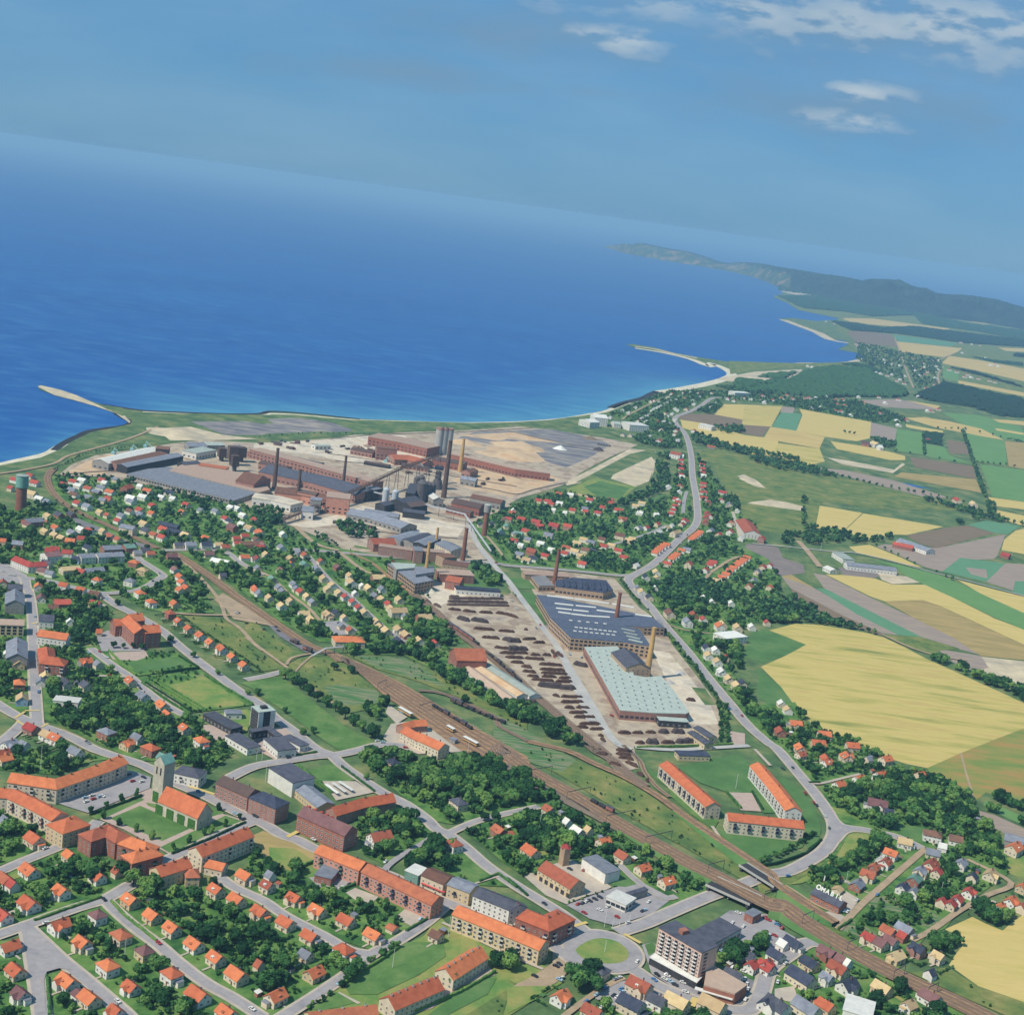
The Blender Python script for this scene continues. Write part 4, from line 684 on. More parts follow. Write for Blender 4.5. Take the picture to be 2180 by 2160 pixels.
# ------------------------------------------------------------------ buildings
def unit_window(n, w, h, fr='frame_white'):
    m = MB()
    m.add([(-w / 2, 0, -h / 2), (w / 2, 0, -h / 2), (w / 2, 0, h / 2), (-w / 2, 0, h / 2)], [(0, 1, 2, 3)], 0)
    t = .12
    for a, b, c, d in ((-w / 2, w / 2, -h / 2, -h / 2 + t), (-w / 2, w / 2, h / 2 - t, h / 2), (-w / 2, -w / 2 + t, -h / 2, h / 2), (w / 2 - t, w / 2, -h / 2, h / 2), (-.05, .05, -h / 2, h / 2)):
        m.add([(a, -.03, c), (b, -.03, c), (b, -.03, d), (a, -.03, d)], [(0, 1, 2, 3)], 1)
    me = bpy.data.meshes.new(n); me.from_pydata(m.v, [], m.f); me.materials.append(MATS['glass']); me.materials.append(MATS[fr]); me.polygons.foreach_set('material_index', m.m); return me
WIN = unit_window('window', 1.3, 1.4); WINB = unit_window('window', 1.7, 1.5); WINS = unit_window('window', 3.2, 2.2, 'steel'); WINT = unit_window('window', 1.0, 2.0)
def unit(n, mats, f):
    m = MB(); f(m); me = bpy.data.meshes.new(n); me.from_pydata(m.v, [], m.f)
    for q in mats: me.materials.append(MATS[q])
    me.polygons.foreach_set('material_index', m.m); return me
def bal(m):
    m.box((0, -.7, -1.0), (2.9, 1.3, .15)); m.box((0, -1.3, -.85), (2.9, .08, .95), m=1)
    for s in (-1, 1): m.box((s * 1.41, -.7, -.85), (.08, 1.2, .95), m=1)
    m.add([(-1.1, -.04, -.85), (1.1, -.04, -.85), (1.1, -.04, 1.1), (-1.1, -.04, 1.1)], [(0, 1, 2, 3)], 2)
wallm('wall_tower', S(222, 188, 168), S(210, 174, 156)); MT('panel_white', S(226, 222, 212)); BAL = {k: unit('balcony', ['concrete', k, 'glass'], bal) for k in ('balcony_front', 'balcony_navy', 'roof_maroon', 'balcony_green', 'panel_white')  if k in MATS or not MT(k, S(90, 120, 100)) is None}
DOOR = unit('door', ['door_wood'], lambda m: m.box((0, -.04, 0), (1.1, .08, 2.1)))
CHIM = unit('chimney', ['chimney_brick', 'roof_dark'], lambda m: (m.box((0, 0, 0), (.8, .8, 2.2)), m.box((0, 0, 2.2), (.95, .95, .15), m=1)))
VENT = unit('roof_vent', ['concrete', 'roof_dark'], lambda m: (m.box((0, 0, 0), (1.1, 1.1, 1.0)), m.box((0, 0, 1.0), (.8, .8, .1), m=1)))
GARAGE = unit('garage_door', ['wall_dark'], lambda m: m.box((0, -.03, 0), (3.0, .06, 3.0)))
BASEZ = -0.9
def camface(mid, nrm): return nrm.dot(Vector((0, 0, 0)) - Vector((mid.x, mid.y, 0))) > 0
def shell(pts, w, eave, rise, style, over=.45):
    """gable / hip / flat building over a polyline: returns wall MB, roof MB, wall runs [(a,b,outward normal)]"""
    pts = [Vector((p.x, p.y, 0)) for p in pts]; W_ = MB(); Rf = MB(); n = len(pts); runs = []
    l = offs(pts, w / 2); r = offs(pts, -w / 2); T = eave + rise
    d0 = (pts[1] - pts[0]).normalized(); d1 = (pts[-1] - pts[-2]).normalized()
    def wall(a, b): runs.append((a, b)); W_.add([(a.x, a.y, BASEZ), (b.x, b.y, BASEZ), (b.x, b.y, eave), (a.x, a.y, eave)], [(0, 1, 2, 3)])
    for i in range(n - 1): wall(l[i + 1], l[i]); wall(r[i], r[i + 1])
    wall(l[0], r[0]); wall(r[-1], l[-1])
    if style == 'flat':
        W_.add([(q.x, q.y, eave) for q in l] + [(q.x, q.y, eave) for q in reversed(r)], [tuple(range(2 * n - 1, -1, -1))])
        lo, ro = offs(pts, w / 2 + over * .7), offs(pts, -w / 2 - over * .7)
        lo[0] -= d0 * over; ro[0] -= d0 * over; lo[-1] += d1 * over; ro[-1] += d1 * over
        loop = lo + list(reversed(ro)); k = len(loop)
        Rf.add([(q.x, q.y, eave + .02) for q in loop] + [(q.x, q.y, eave + .02 + max(rise, .35)) for q in loop], [tuple(range(k)), tuple(range(2 * k - 1, k - 1, -1))] + [(i, k + i, k + (i + 1) % k, (i + 1) % k) for i in range(k)])
        return W_, Rf, runs, pts
    lo, ro = offs(pts, w / 2 + over), offs(pts, -w / 2 - over); ze = eave - over * rise / (w / 2)
    lo[0] -= d0 * over; ro[0] -= d0 * over; lo[-1] += d1 * over; ro[-1] += d1 * over
    rg = [p.copy() for p in pts]
    if style == 'hip':
        L0 = (pts[1] - pts[0]).length; ins = min(w * .5, L0 * .45 if n == 2 else w * .5); rg[0] += d0 * ins; rg[-1] -= d1 * ins
    else:
        rg[0] -= d0 * over; rg[-1] += d1 * over
        for a, b, c in ((l[0], r[0], pts[0]), (r[-1], l[-1], pts[-1])):
            W_.add([(a.x, a.y, eave), (b.x, b.y, eave), (c.x, c.y, T - .05)], [(0, 1, 2)])
    for dz, flip in ((.12, 0), (-.12, 1)):
        vs = [(q.x, q.y, ze + dz) for q in lo] + [(q.x, q.y, ze + dz) for q in ro] + [(q.x, q.y, T + dz) for q in rg]; fs = []
        for i in range(n - 1):
            fs += [(i + 1, i, 2 * n + i, 2 * n + i + 1), (n + i, n + i + 1, 2 * n + i + 1, 2 * n + i)]
        if style == 'hip': fs += [(0, n, 2 * n), (2 * n - 1, n - 1, 3 * n - 1)]
        Rf.add(vs, [tuple(reversed(f)) for f in fs] if flip else fs)
    edge = [(i, 0) for i in range(n)]
    def rim(q):
        for a, b in zip(q, q[1:]):
            Rf.add([(a[0], a[1], a[2] - .12), (b[0], b[1], b[2] - .12), (b[0], b[1], b[2] + .12), (a[0], a[1], a[2] + .12)], [(0, 1, 2, 3)])
    rim([(q.x, q.y, ze) for q in ro]); rim([(q.x, q.y, ze) for q in reversed(lo)])
    if style != 'hip':
        rim([(lo[0].x, lo[0].y, ze), (rg[0].x, rg[0].y, T), (ro[0].x, ro[0].y, ze)]); rim([(ro[-1].x, ro[-1].y, ze), (rg[-1].x, rg[-1].y, T), (lo[-1].x, lo[-1].y, ze)])
    else: rim([(lo[0].x, lo[0].y, ze), (ro[0].x, ro[0].y, ze)]); rim([(ro[-1].x, ro[-1].y, ze), (lo[-1].x, lo[-1].y, ze)])
    return W_, Rf, runs, rg
def wingrid(t_, runs, eave, base, floors, sp=3.4, me=None, balc=None, bstep=3, cap=100, zf=2.9, z0=1.6, minlen=2.4, stuff_me=None):
    me = me or WIN; n = 0; rest = MB()
    for a, b in runs:
        d = b - a; ln = d.length
        if ln < minlen: continue
        d.normalize(); nr = Vector((d.y, -d.x, 0)); mid = (a + b) / 2
        if not camface(mid, nr): continue
        k = max(1, int((ln - .8) / sp)); rz = math.atan2(d.y, d.x)
        for c in range(k):
            for f in range(floors):
                z = z0 + f * zf
                if z + .9 > eave + .5: continue
                p = a + d * (ln * (c + .5) / k) + nr * .04; p.z = z
                if balc and ln > 14 and c % bstep == 1 and f > 0:
                    inst('balcony', BAL[balc], t_, p - base, rz); continue
                if n < cap: inst('window', me, t_, p - base, rz); n += 1
                else:
                    q = [p + d * x + Vector((0, 0, y)) for x, y in ((-.6, -.65), (.6, -.65), (.6, .65), (-.6, .65))]; rest.add([v - base for v in q], [(0, 1, 2, 3)])
    if rest.f: o = rest.build('window', ['glass'], t_); o['kind'] = 'stuff'
def bar(name, label, cat, s, w, eave, rise, roof, wall, style='gable', floors=None, sp=3.4, me=None, balc=None, bstep=3, chim=0, vents=0, t_=None, group=None, side=0, over=.45, z0=1.6, zf=2.9, wins=True, occp=True, cap=100):
    """s = picture points of the ridge (or the middle of a flat roof)"""
    if isinstance(s, str): k_ = 1.28 if cat == 'factory building' or cat == 'hall' else 1.12; w, eave, rise = w * k_, eave * k_, rise * (k_ if rise > .9 else 1)
    pts = G(s, eave + rise) if isinstance(s, str) else s
    pts = [Vector((p.x, p.y, 0)) for p in pts]
    if t_ is None:
        b = pts[0].lerp(pts[-1], .5); t_ = thing(name, label, cat, (b.x, b.y, 0), group=group)
    base = Vector(t_.location)
    if occp: occ_line(pts, w / 2 + .5)
    W_, Rf, runs, rg = shell(pts, w, eave, rise, style, over)
    W_.v = [tuple(Vector(v) - base) for v in W_.v]; Rf.v = [tuple(Vector(v) - base) for v in Rf.v]
    W_.build('wall', [wall], t_); ro = Rf.build('roof', [roof], t_)
    if wins: wingrid(t_, runs, eave, base, floors if floors is not None else max(1, int(eave / 2.9)), sp, me, balc, bstep, cap, zf=zf, z0=z0)
    for i in range(chim):
        k = (i + .6) / chim; q = rg[0].lerp(rg[-1], k) if len(rg) == 2 else rg[min(len(rg) - 2, int(k * (len(rg) - 1)))].lerp(rg[min(len(rg) - 1, int(k * (len(rg) - 1)) + 1)], (k * (len(rg) - 1)) % 1)
        inst('chimney', CHIM, t_, (q.x - base.x + .5, q.y - base.y, eave + rise - .9))
    for i in range(vents):
        q = rg[0].lerp(rg[-1], (i + .5) / vents); inst('roof_vent', VENT, t_, (q.x - base.x, q.y - base.y, eave + rise - .1))
    return t_
def slab(name, label, cat, s, h, roof, wall, t_=None, winrows=0, me=None, par=.5, sp=4.5):
    pts = G(s, h); c = sum(pts, Vector()) / len(pts); a = sum(p.x * q.y - q.x * p.y for p, q in zip(pts, pts[1:] + pts[:1]))
    if a < 0: pts = pts[::-1]
    t_ = t_ or thing(name, label, cat, (c.x, c.y, 0)); base = Vector(t_.location); occ_poly(pts)
    m = MB(); k = len(pts); m.add([(p.x - base.x, p.y - base.y, BASEZ) for p in pts] + [(p.x - base.x, p.y - base.y, h - .1) for p in pts], [(i, (i + 1) % k, k + (i + 1) % k, k + i) for i in range(k)])
    m.build('wall', [wall], t_)
    m = MB(); m.add([(p.x - base.x, p.y - base.y, h - .1) for p in pts] + [(p.x - base.x, p.y - base.y, h + par) for p in pts], [tuple(range(k, 2 * k))] + [(i, (i + 1) % k, k + (i + 1) % k, k + i) for i in range(k)])
    m.build('roof', [roof], t_)
    if winrows: wingrid(t_, [(Vector((p.x, p.y, 0)), Vector((q.x, q.y, 0))) for p, q in zip(pts, pts[1:] + pts[:1])], h, base, winrows, sp, me or WINS, zf=4, z0=2.6)
    return t_
B = bar
MT('balcony_green', S(90, 120, 100))
# -- around the church square
B('apartment_block', 'long three-storey block with bent orange roof above the church car park', 'apartment block', "A0:85,150 400,196 760,75 880,22", 12, 9, 3.6, 'roof_orange', 'wall_cream', balc='balcony_front', chim=6)
B('apartment_block', 'curving orange-roofed block with red balconies at the left picture edge', 'apartment block', "A0:-80,255 100,270 260,345 440,440", 12, 9, 3.2, 'roof_orange', 'wall_cream', balc='roof_maroon', chim=3)
B('apartment_block', 'hip-roofed orange end block of three storeys beside the church car park', 'apartment block', "A0:400,520 600,455", 15, 9, 3.4, 'roof_orange', 'wall_yellow', 'hip', chim=1)
t_ = B('apartment_block', 'zigzag brick apartment block with orange hipped roofs below the church lawn', 'apartment block', "A0:620,585 785,530 905,600", 11.5, 9.5, 3.2, 'roof_rust', 'wall_brick', 'hip', balc='balcony_green', chim=3)
B('', '', '', "A0:905,600 1120,675", 11.5, 9.3, 3.2, 'roof_orange', 'wall_brick', 'hip', t_=t_, balc='balcony_green', chim=2); B('', '', '', "A0:1150,680 925,740", 11.3, 9.7, 3.2, 'roof_orange', 'wall_brick', 'hip', t_=t_, balc='balcony_green', chim=2)
B('apartment_block', 'yellow brick block with skylit orange roof between the lanes', 'apartment block', "A0:1135,835 1360,765", 11, 7.5, 3.4, 'roof_orange', 'wall_yellow', chim=3)
B('annex_house', 'square yellow annex with hipped orange roof beside the yellow brick block', 'house', "A0:1350,852 1450,850", 10, 5.5, 2.4, 'roof_rust', 'wall_yellow', 'hip')
B('apartment_block', 'long orange-roofed block with cream gable beside the tree-lined church hedge', 'apartment block', "A0:1425,690 1800,545", 11.5, 9, 3.8, 'roof_orange', 'wall_cream', balc='balcony_front', bstep=5, chim=4)
B('annex_house', 'low cream annex with broad orange roof against the hedge-side block', 'house', "A0:1515,780 1640,810", 9, 4, 2.4, 'roof_orange', 'wall_cream')
# church
t_ = B('church', 'stone church with steep orange roof and ivy beside the green lawn', 'church', "A0:1215,250 1500,372", 13, 8, 7.5, 'roof_orange', 'wall_stone', sp=6, me=WINT, floors=1, z0=4.5)
base = Vector(t_.location); q = G("A0:1500,372", 15.5)[0]; a0 = G("A0:1215,250", 15.5)[0]; ax = Vector((q.x - a0.x, q.y - a0.y, 0)).normalized(); rz = math.atan2(ax.y, ax.x)
nr = Vector((ax.y, -ax.x, 0)); nr = nr if nr.dot(Vector((-1, -1, 0))) > 0 else -nr
for k in (-.9, -.35, .2, .72):
    m = MB(); c = Vector((0, 0, 0)) + ax * k * 18 + nr * 7.36; m.box((c.x, c.y, -.5), (6.4, .3, 7), rz); m.build('ivy', ['ivy'], t_)
tb = G("A0:1175,350")[0]
t2 = thing('church_tower', 'tall square stone tower with green copper roof beside the church', 'tower', (tb.x, tb.y, 0), rz)
m = MB(); TH = 29; m.box((0, 0, BASEZ), (9.4, 10.2, TH - BASEZ))
m.add([(-4.7, -5.1, TH), (4.7, -5.1, TH), (0, -5.1, TH + 5)], [(0, 1, 2)]); m.add([(-4.7, 5.1, TH), (4.7, 5.1, TH), (0, 5.1, TH + 5)], [(2, 1, 0)]); m.build('wall', ['wall_stone'], t2)
m = MB()
for s in (-1, 1): m.add([(s * 4.9, -5.3, TH - .2), (s * 4.9, 5.3, TH - .2), (0, 5.3, TH + 5.1), (0, -5.3, TH + 5.1)], [(0, 1, 2, 3)]); m.add([(s * 4.9, -5.3, TH - .4), (s * 4.9, 5.3, TH - .4), (0, 5.3, TH + 4.9), (0, -5.3, TH + 4.9)], [(3, 2, 1, 0)])
m.build('roof', ['copper'], t2)
for sx, sy, r_ in ((-4.76, 2, 1), (-4.76, -2, 1), (1.8, -5.16, 0), (-1.8, -5.16, 0)):
    m = MB(); m.box((sx, sy, TH - 8.5), (.1 if r_ else 1.1, 1.1 if r_ else .1, 5.2)); m.build('belfry_opening', ['black'], t2)
m = MB(); m.box((-4.8, 0, -.5), (.35, 9, 9.5)); m.build('ivy', ['ivy'], t2)
m = MB(); m.box((-1, -5.25, -.5), (5, .35, 8)); m.build('ivy', ['ivy'], t2)
# -- main street, north side
B('shop_building', 'white corner building with dark hipped roof and curved balconies by the tower', 'shop building', "A0:1300,95 1480,135", 13, 7, 2.6, 'roof_dark', 'wall_white', 'hip', balc='balcony_front', bstep=5, chim=1)
t_ = B('commercial_building', 'long dark-roofed brick building with white dormers on main street', 'town building', "A0:1625,168 1855,268", 12, 9.5, 3.6, 'roof_iron', 'wall_rose', me=WINB, chim=2)
for k in (-.7, -.35, 0, .35, .7):
    q = G('A0:1740,218', 13)[0]; q2 = G('A0:1855,268', 13)[0]; d = (q2 - q); n_ = Vector((d.y, -d.x, 0)).normalized(); n_ = n_ if n_.y < 0 else -n_; p = q + d * k + n_ * 4.2 - Vector(t_.location); m = MB(); m.box((p.x, p.y, 10.6), (2.2, 2.2, 1.6), math.atan2(d.y, d.x)); m.build('dormer', ['wall_white'], t_)
B('commercial_building', 'four-storey brick building with dark blue roof and shop awnings', 'town building', "A1:20,268 215,348", 13, 10.4, 3.6, 'roof_slate', 'wall_rose', 'hip', chim=1)
B('warehouse', 'windowless hall with white end wall and dark flat roof behind the blue-roofed block', 'hall', "A1:190,95 365,205", 15, 8, .5, 'roof_dark', 'wall_white', 'flat', wins=False)
B('workshop', 'long yellow building with weathered grey roof beside the school gardens', 'workshop', "A1:365,235 530,365", 13, 4.5, 2.4, 'roof_grey', 'wall_yellow')
t_ = B('school_annex', 'curved orange-roofed brick house with two towers behind the mauve-roofed building', 'institution', "A1:570,400 790,335 1010,298", 10, 6.5, 3.8, 'roof_orange', 'wall_rose', floors=2, chim=3)
base = Vector(t_.location)
for px in ("A1:830,440", "A1:1000,400"):
    q = G(px)[0] - base; m = MB(); m.box((q.x, q.y, -.5), (3.2, 3.2, 8), .5); m.build('stair_tower', ['wall_rose'], t_)
t_ = B('commercial_building', 'three-storey red brick building with mauve roof and red dormers', 'town building', "A1:372,392 715,540", 12.5, 10, 4, 'roof_maroon', 'wall_brick', me=WINB, sp=3.2)
for i, q in enumerate(G("A1:400,410 445,430 490,450 530,468 565,487", 12.4)):
    m = MB(); p = q - Vector(t_.location); m.box((p.x, p.y, 12.2), (2.8, 2.4, 1.7), .6); m.build('dormer', ['roof_red'], t_)
t_ = B('apartment_block', 'long pink brick block with bright orange roof facing the brown meadow', 'apartment block', "A1:490,672 812,800", 11.5, 9, 3, 'roof_orange', 'wall_pink', me=WINB, balc='balcony_green', bstep=4, chim=2)
B('apartment_block', 'longest pink block with darker rust roof and navy balconies', 'apartment block', "A1:835,812 1345,1050", 11.5, 9, 3, 'roof_rust', 'wall_pink', me=WINB, balc='balcony_navy', bstep=3, chim=6)
B('store_building', 'low flat grey-roofed brick store in front of the pink block', 'store', "A1:480,850 600,880", 15, 4, .4, 'roof_grey', 'wall_brick', 'flat')
B('shop_building', 'small white-green shop with pale flat roof at the start of the row', 'shop building', "A1:1140,835 1235,872", 11, 6.5, .4, 'roof_white', 'roof_green', 'flat')
t_ = B('shop_building', 'cream shop with brown roof and long red awning in the row', 'shop building', "A1:1265,845 1425,912", 12, 7, 2, 'roof_brown', 'wall_cream')
m = MB(); a, b = G("A1:1222,950 1390,1020", 3); base = Vector(t_.location); m.beam(a - base, b - base, 2.2, .3); m.build('awning', ['awning'], t_)
B('shop_building', 'yellow building with low grey roof and blue balconies in the row', 'shop building', "A1:1450,915 1610,975", 12, 7.5, 1.8, 'roof_grey', 'wall_yellow', balc='balcony_navy', bstep=3)
B('shop_building', 'long white town building with dark roof opposite the cream apartment block', 'town building', "A1:1640,985 1914,1095 A2:85,1110", 12, 8.5, 2.5, 'roof_dark', 'wall_white', chim=3)
t_ = B('shop_building', 'orange hip-roofed brick corner building with white awnings at the roundabout', 'town building', "A2:110,1135 290,1205 435,1140", 13, 10, 3.2, 'roof_orange', 'wall_brick', 'hip', balc='balcony_front', bstep=4, chim=3)
base = Vector(t_.location)
for s in ("A2:75,1255 150,1280", "A2:185,1290 250,1315", "A2:310,1320 380,1285", "A2:390,1285 470,1250"):
    m = MB(); a, b = G(s, 3); m.beam(a - base, b - base, 2.2, .3); m.build('awning', ['awning_white'], t_)
B('apartment_block', 'long cream apartment block with orange roof leading to the roundabout', 'apartment block', "A1:1490,1115 1914,1285 A2:275,1372", 11.5, 9, 3, 'roof_orange', 'wall_yellow', me=WINB, balc='balcony_front', bstep=2, chim=4)
B('apartment_block', 'two-storey orange-roofed block with ventilators, upper one beside the lawn', 'apartment block', "A1:1395,1572 1650,1412", 11.5, 6, 4, 'roof_orange', 'wall_cream', vents=6)
B('apartment_block', 'two-storey orange-roofed block with cream gable, middle one below the lawn', 'apartment block', "A1:980,1780 1335,1632", 11.5, 6, 4, 'roof_orange', 'wall_cream', vents=7)
B('apartment_block', 'faded orange roof of a block cut off by the bottom edge', 'apartment block', "A1:400,1890 890,1835", 12, 6, 4, 'roof_rust', 'wall_yellow', vents=3)
B('apartment_block', 'small orange-roofed block', 'apartment block', "A1:-400,-400 -395,-395", 1, 1, 1, 'roof_orange', 'wall_yellow') if False else None
# -- fire station corner
t_ = B('fire_station', 'cream fire station with faded red roof and a row of open garages', 'fire station', "A2:285,790 520,930", 13, 6, 4, 'roof_rust', 'wall_yellow', wins=False)
base = Vector(t_.location); a, b = G("A2:270,905 415,1000"); d = (b - a).normalized()
pts = [Vector(v) for v in ()]; a1, b1 = G("A2:285,790 520,930", 11.2); dd = Vector((b1.x - a1.x, b1.y - a1.y, 0)); ln = dd.length; dd.normalize(); nr = Vector((dd.y, -dd.x, 0)); nr = nr if nr.y < 0 else -nr
if nr.x > 0: nr = -nr
for k in range(6):
    q = Vector((a1.x, a1.y, 0)) + dd * (4 + k * 5) + nr * 7.32 - base; inst('garage_door', GARAGE, t_, q, math.atan2(-nr.x, nr.y) + math.pi if False else math.atan2(dd.y, dd.x))
wingrid(t_, [(Vector((a1.x, a1.y, 0)) + nr * 7.28, Vector((b1.x, b1.y, 0)) + nr * 7.28)], 7, base, 1, 3.5, z0=4.8)
wingrid(t_, [(Vector((b1.x, b1.y, 0)) + nr * 7.2 + dd * .02, Vector((b1.x, b1.y, 0)) - nr * 7.2 + dd * .02)], 7, base, 2, 3.5)
tb = G("A2:408,815")[0]; t_ = thing('hose_tower', 'small square brick hose tower with red cap behind the fire station', 'tower', (tb.x, tb.y, 0), .6); m = MB(); m.box((0, 0, -.9), (5.2, 5.2, 13.5)); m.build('wall', ['wall_buff'], t_); m = MB(); m.cyl((0, 0, 12.6), 4.3, .3, 2.4, 4); m.build('roof', ['roof_red'], t_)
B('warehouse', 'plain pale warehouse with flat blue-grey roof behind the fire station', 'warehouse', "A2:600,758 770,870", 12, 6.5, .4, 'roof_grey', 'wall_white', 'flat', wins=False)
t_ = B('petrol_station', 'white flat-roofed petrol station with open bays among parked cars', 'petrol station', "A2:760,1025 900,1085", 12, 4.5, .5, 'roof_white', 'wall_white', 'flat', me=WINS, floors=1, z0=2.2)
B('', '', '', "A2:880,1030 1010,990", 3.2, 4, .3, 'roof_dark', 'wall_grey', 'flat', t_=t_, wins=False)
# -- eight-storey block
t_ = thing('tower_block', 'eight-storey pink slab block with flat dark roof above the roundabout', 'tower block', tuple(G("A2:1290,1640")[0])); base = Vector(t_.location)
HT = 21; c1, c2 = G("A2:1165,1255 1475,1435", HT); c1.z = c2.z = 0; W_, Rf, runs, _ = shell([c1, c2], 15.5, HT, .5, 'flat', .6); W_.v = [tuple(Vector(v) - base) for v in W_.v]; Rf.v = [tuple(Vector(v) - base) for v in Rf.v]
W_.build('wall', ['wall_tower'], t_); Rf.build('roof', ['roof_dark'], t_); occ_line([c1, c2], 8)
nw = 0
for a, b in runs:
    d = (b - a); ln = d.length; d.normalize(); nr = Vector((d.y, -d.x, 0)); rz = math.atan2(d.y, d.x)
    if not camface((a + b) / 2, nr): continue
    if ln > 20:
        cols = 13
        for c in range(cols):
            for f in range(7):
                p = a + d * (ln * (c + .5) / cols) + nr * .04 - base; p.z = 4.6 + f * 2.35
                if c % 2 == 1: inst('balcony', BAL['panel_white'], t_, p, rz, (1, 1, .8))
                elif nw < 100: inst('window', WIN, t_, p, rz, (1, 1, .8)); nw += 1
    else:
        for f in range(7):
            p = a + d * ln * .3 + nr * .04 - base; p.z = 4.6 + f * 2.35; inst('window', WINS, t_, p, rz, (1, 1, .6))
m = MB(); q = c1.lerp(c2, .38) - base; m.box((q.x, q.y, HT + .5), (5, 4, 2.5), .6); m.build('lift_house', ['wall_brick'], t_)
t2 = slab('shop_pavilion', 'single-storey row of shops with long white canopy below the slab block', 'shop row', "A2:1035,1495 1075,1465 1430,1625 1380,1680", 4.2, 'roof_white', 'wall_dark', par=.35)
t2 = slab('annex_building', 'low flat dark-roofed wing attached behind the slab block', 'annex', "A2:1345,1305 1545,1205 1705,1290 1510,1395", 6, 'roof_dark', 'wall_white', winrows=1, me=WINS)
t2 = slab('supermarket', 'flat tan-roofed brick supermarket with white canopy beside the slab block', 'supermarket', "A2:1445,1600 1500,1560 1745,1700 1655,1765 1430,1700", 6.5, 'roof_tan', 'wall_brick', par=.8)
base = Vector(t2.location); m = MB(); a, b = G("A2:1365,1715 1640,1795", 3.6); m.beam(a - base, b - base, 3, .4); m.build('canopy', ['roof_white'], t2)
m = MB(); a, b = G("A2:1440,1700 1640,1775", 5.2); m.beam(a - base, b - base, .3, 1.6); m.build('shop_window', ['glass'], t2)
B('garage_building', 'small brick garage with flat grey roof by the railway and car park', 'garage', "A2:1760,1150 1820,1180", 9, 4.5, .4, 'roof_grey', 'wall_brick', 'flat')
# -- yellow blocks beyond the railway
B('apartment_block', 'long cream block with orange roof slanting between siding and playing lawn', 'apartment block', "A2:1165,65 1300,185 1505,365", 12, 9, 3, 'roof_orange', 'wall_cream', balc='balcony_navy', bstep=2, chim=2)
B('apartment_block', 'cream block with navy balconies facing us below the sand court', 'apartment block', "A2:1605,440 A3:305,500", 12, 9, 3, 'roof_orange', 'wall_cream', balc='balcony_navy', bstep=3, chim=3)
B('apartment_block', 'long orange-roofed block running beside the curving main road', 'apartment block', "A3:-20,75 120,240 245,400", 12, 9, 3, 'roof_orange', 'wall_white', balc='balcony_front', bstep=2, chim=3)
B('low_building', 'low yellow building with black flat roof above the playing lawn', 'low building', "B2:1235,1850 1460,1858", 9, 3.6, .4, 'roof_slate', 'wall_yellow', 'flat', me=WINB)
# -- brick workshop with rooftop letters
t_ = B('workshop', 'small brick workshop with big white rooftop letters by the railway', 'workshop', "A3:400,985 605,1085", 9.5, 4.5, 2.6, 'roof_dark', 'wall_brick', me=WINB, floors=1)
base = Vector(t_.location); a, b = G("A3:400,985 605,1085", 7.95); d = Vector((b.x - a.x, b.y - a.y, 0)); ln = d.length; d.normalize(); nr = Vector((d.y, -d.x, 0)); nr = nr if nr.y < 0 else -nr
sg = thing('rooftop_sign', 'row of big white letters OMABIL standing on the brick workshop roof', 'sign', (a.x, a.y, 7.95), math.atan2(d.y, d.x))
for i, ch in enumerate('OMABIL'):
    cu_ = bpy.data.curves.new('letter', 'FONT'); cu_.body = ch; cu_.size = 4.6 if i == 0 else 4.2; cu_.extrude = .12; cu_.align_x = 'CENTER'; cu_.offset = .13 if i else .2
    o = bpy.data.objects.new('letter', cu_); COL.objects.link(o); dg = bpy.context.evaluated_depsgraph_get(); me = bpy.data.meshes.new_from_object(o.evaluated_get(dg)); bpy.data.objects.remove(o)
    me.materials.clear(); me.materials.append(MATS['paint_white']); lo = inst('letter', me, sg, (ln * (i + .62) / 6.2 - (.3 if ch == 'L' else 0), -.9, -.1)); lo.rotation_euler = (R(62), 0, 0)
q = G("A3:452,975")[0]; t2 = thing('chimney_stack', 'short factory chimney with white tip behind the lettered workshop', 'chimney', tuple(q)); h = hgt("A3:452,975 460,892")[1]; m = MB(); m.cyl((0, 0, -.9), .8, .6, h * .6, 12); m.build('shaft', ['chimney_brick'], t2); m = MB(); m.cyl((0, 0, h * .6 - .9), .55, .4, h * .4, 12); m.build('tip', ['paint_white'], t2)
B('hall', 'white flat-roofed hall with skylights at the bottom picture edge', 'hall', "A3:615,1812 820,1875", 15, 6, .5, 'roof_white', 'wall_white', 'flat')
# -- school, station, town hall
t_ = B('school', 'large red brick school with stepped orange roofs beside the avenue', 'school', "B0:825,880 925,872", 11, 9, 4, 'roof_orange', 'wall_brick', floors=3)
for s, w, e, r_ in (("B0:930,845 1035,835", 11, 12.4, 4.5), ("B0:935,850 1035,945", 12, 12, 4.4), ("B0:1040,925 1155,918", 13, 12.2, 4.5)): B('', '', '', s, w, e, r_, 'roof_orange', 'wall_brick', floors=4, sp=4.2, t_=t_, chim=1)
t_ = thing('town_hall_tower', 'five-storey dark glass tower with white end walls beside the avenue', 'office tower', tuple(G("B1:70,1690")[0])); base = Vector(t_.location); HT = 15.5; q = G("B1:72,1532", HT)[0] - base; rz = math.atan2(*(lambda v: (v.y, v.x))(G("B1:500,1870")[0] - G("B1:150,1590")[0]))
m = MB(); m.box((q.x, q.y, BASEZ), (13, 14, HT - BASEZ), rz); m.build('wall', ['wall_dark'], t_); k, s_ = math.cos(rz), math.sin(rz)
m = MB(); m.box((q.x, q.y, HT + .02), (14, 15, .5), rz); m.build('roof', ['roof_pale'], t_); m = MB(); m.box((q.x, q.y, HT + .52), (4, 5, 2), rz); m.build('lift_house', ['wall_dark'], t_)
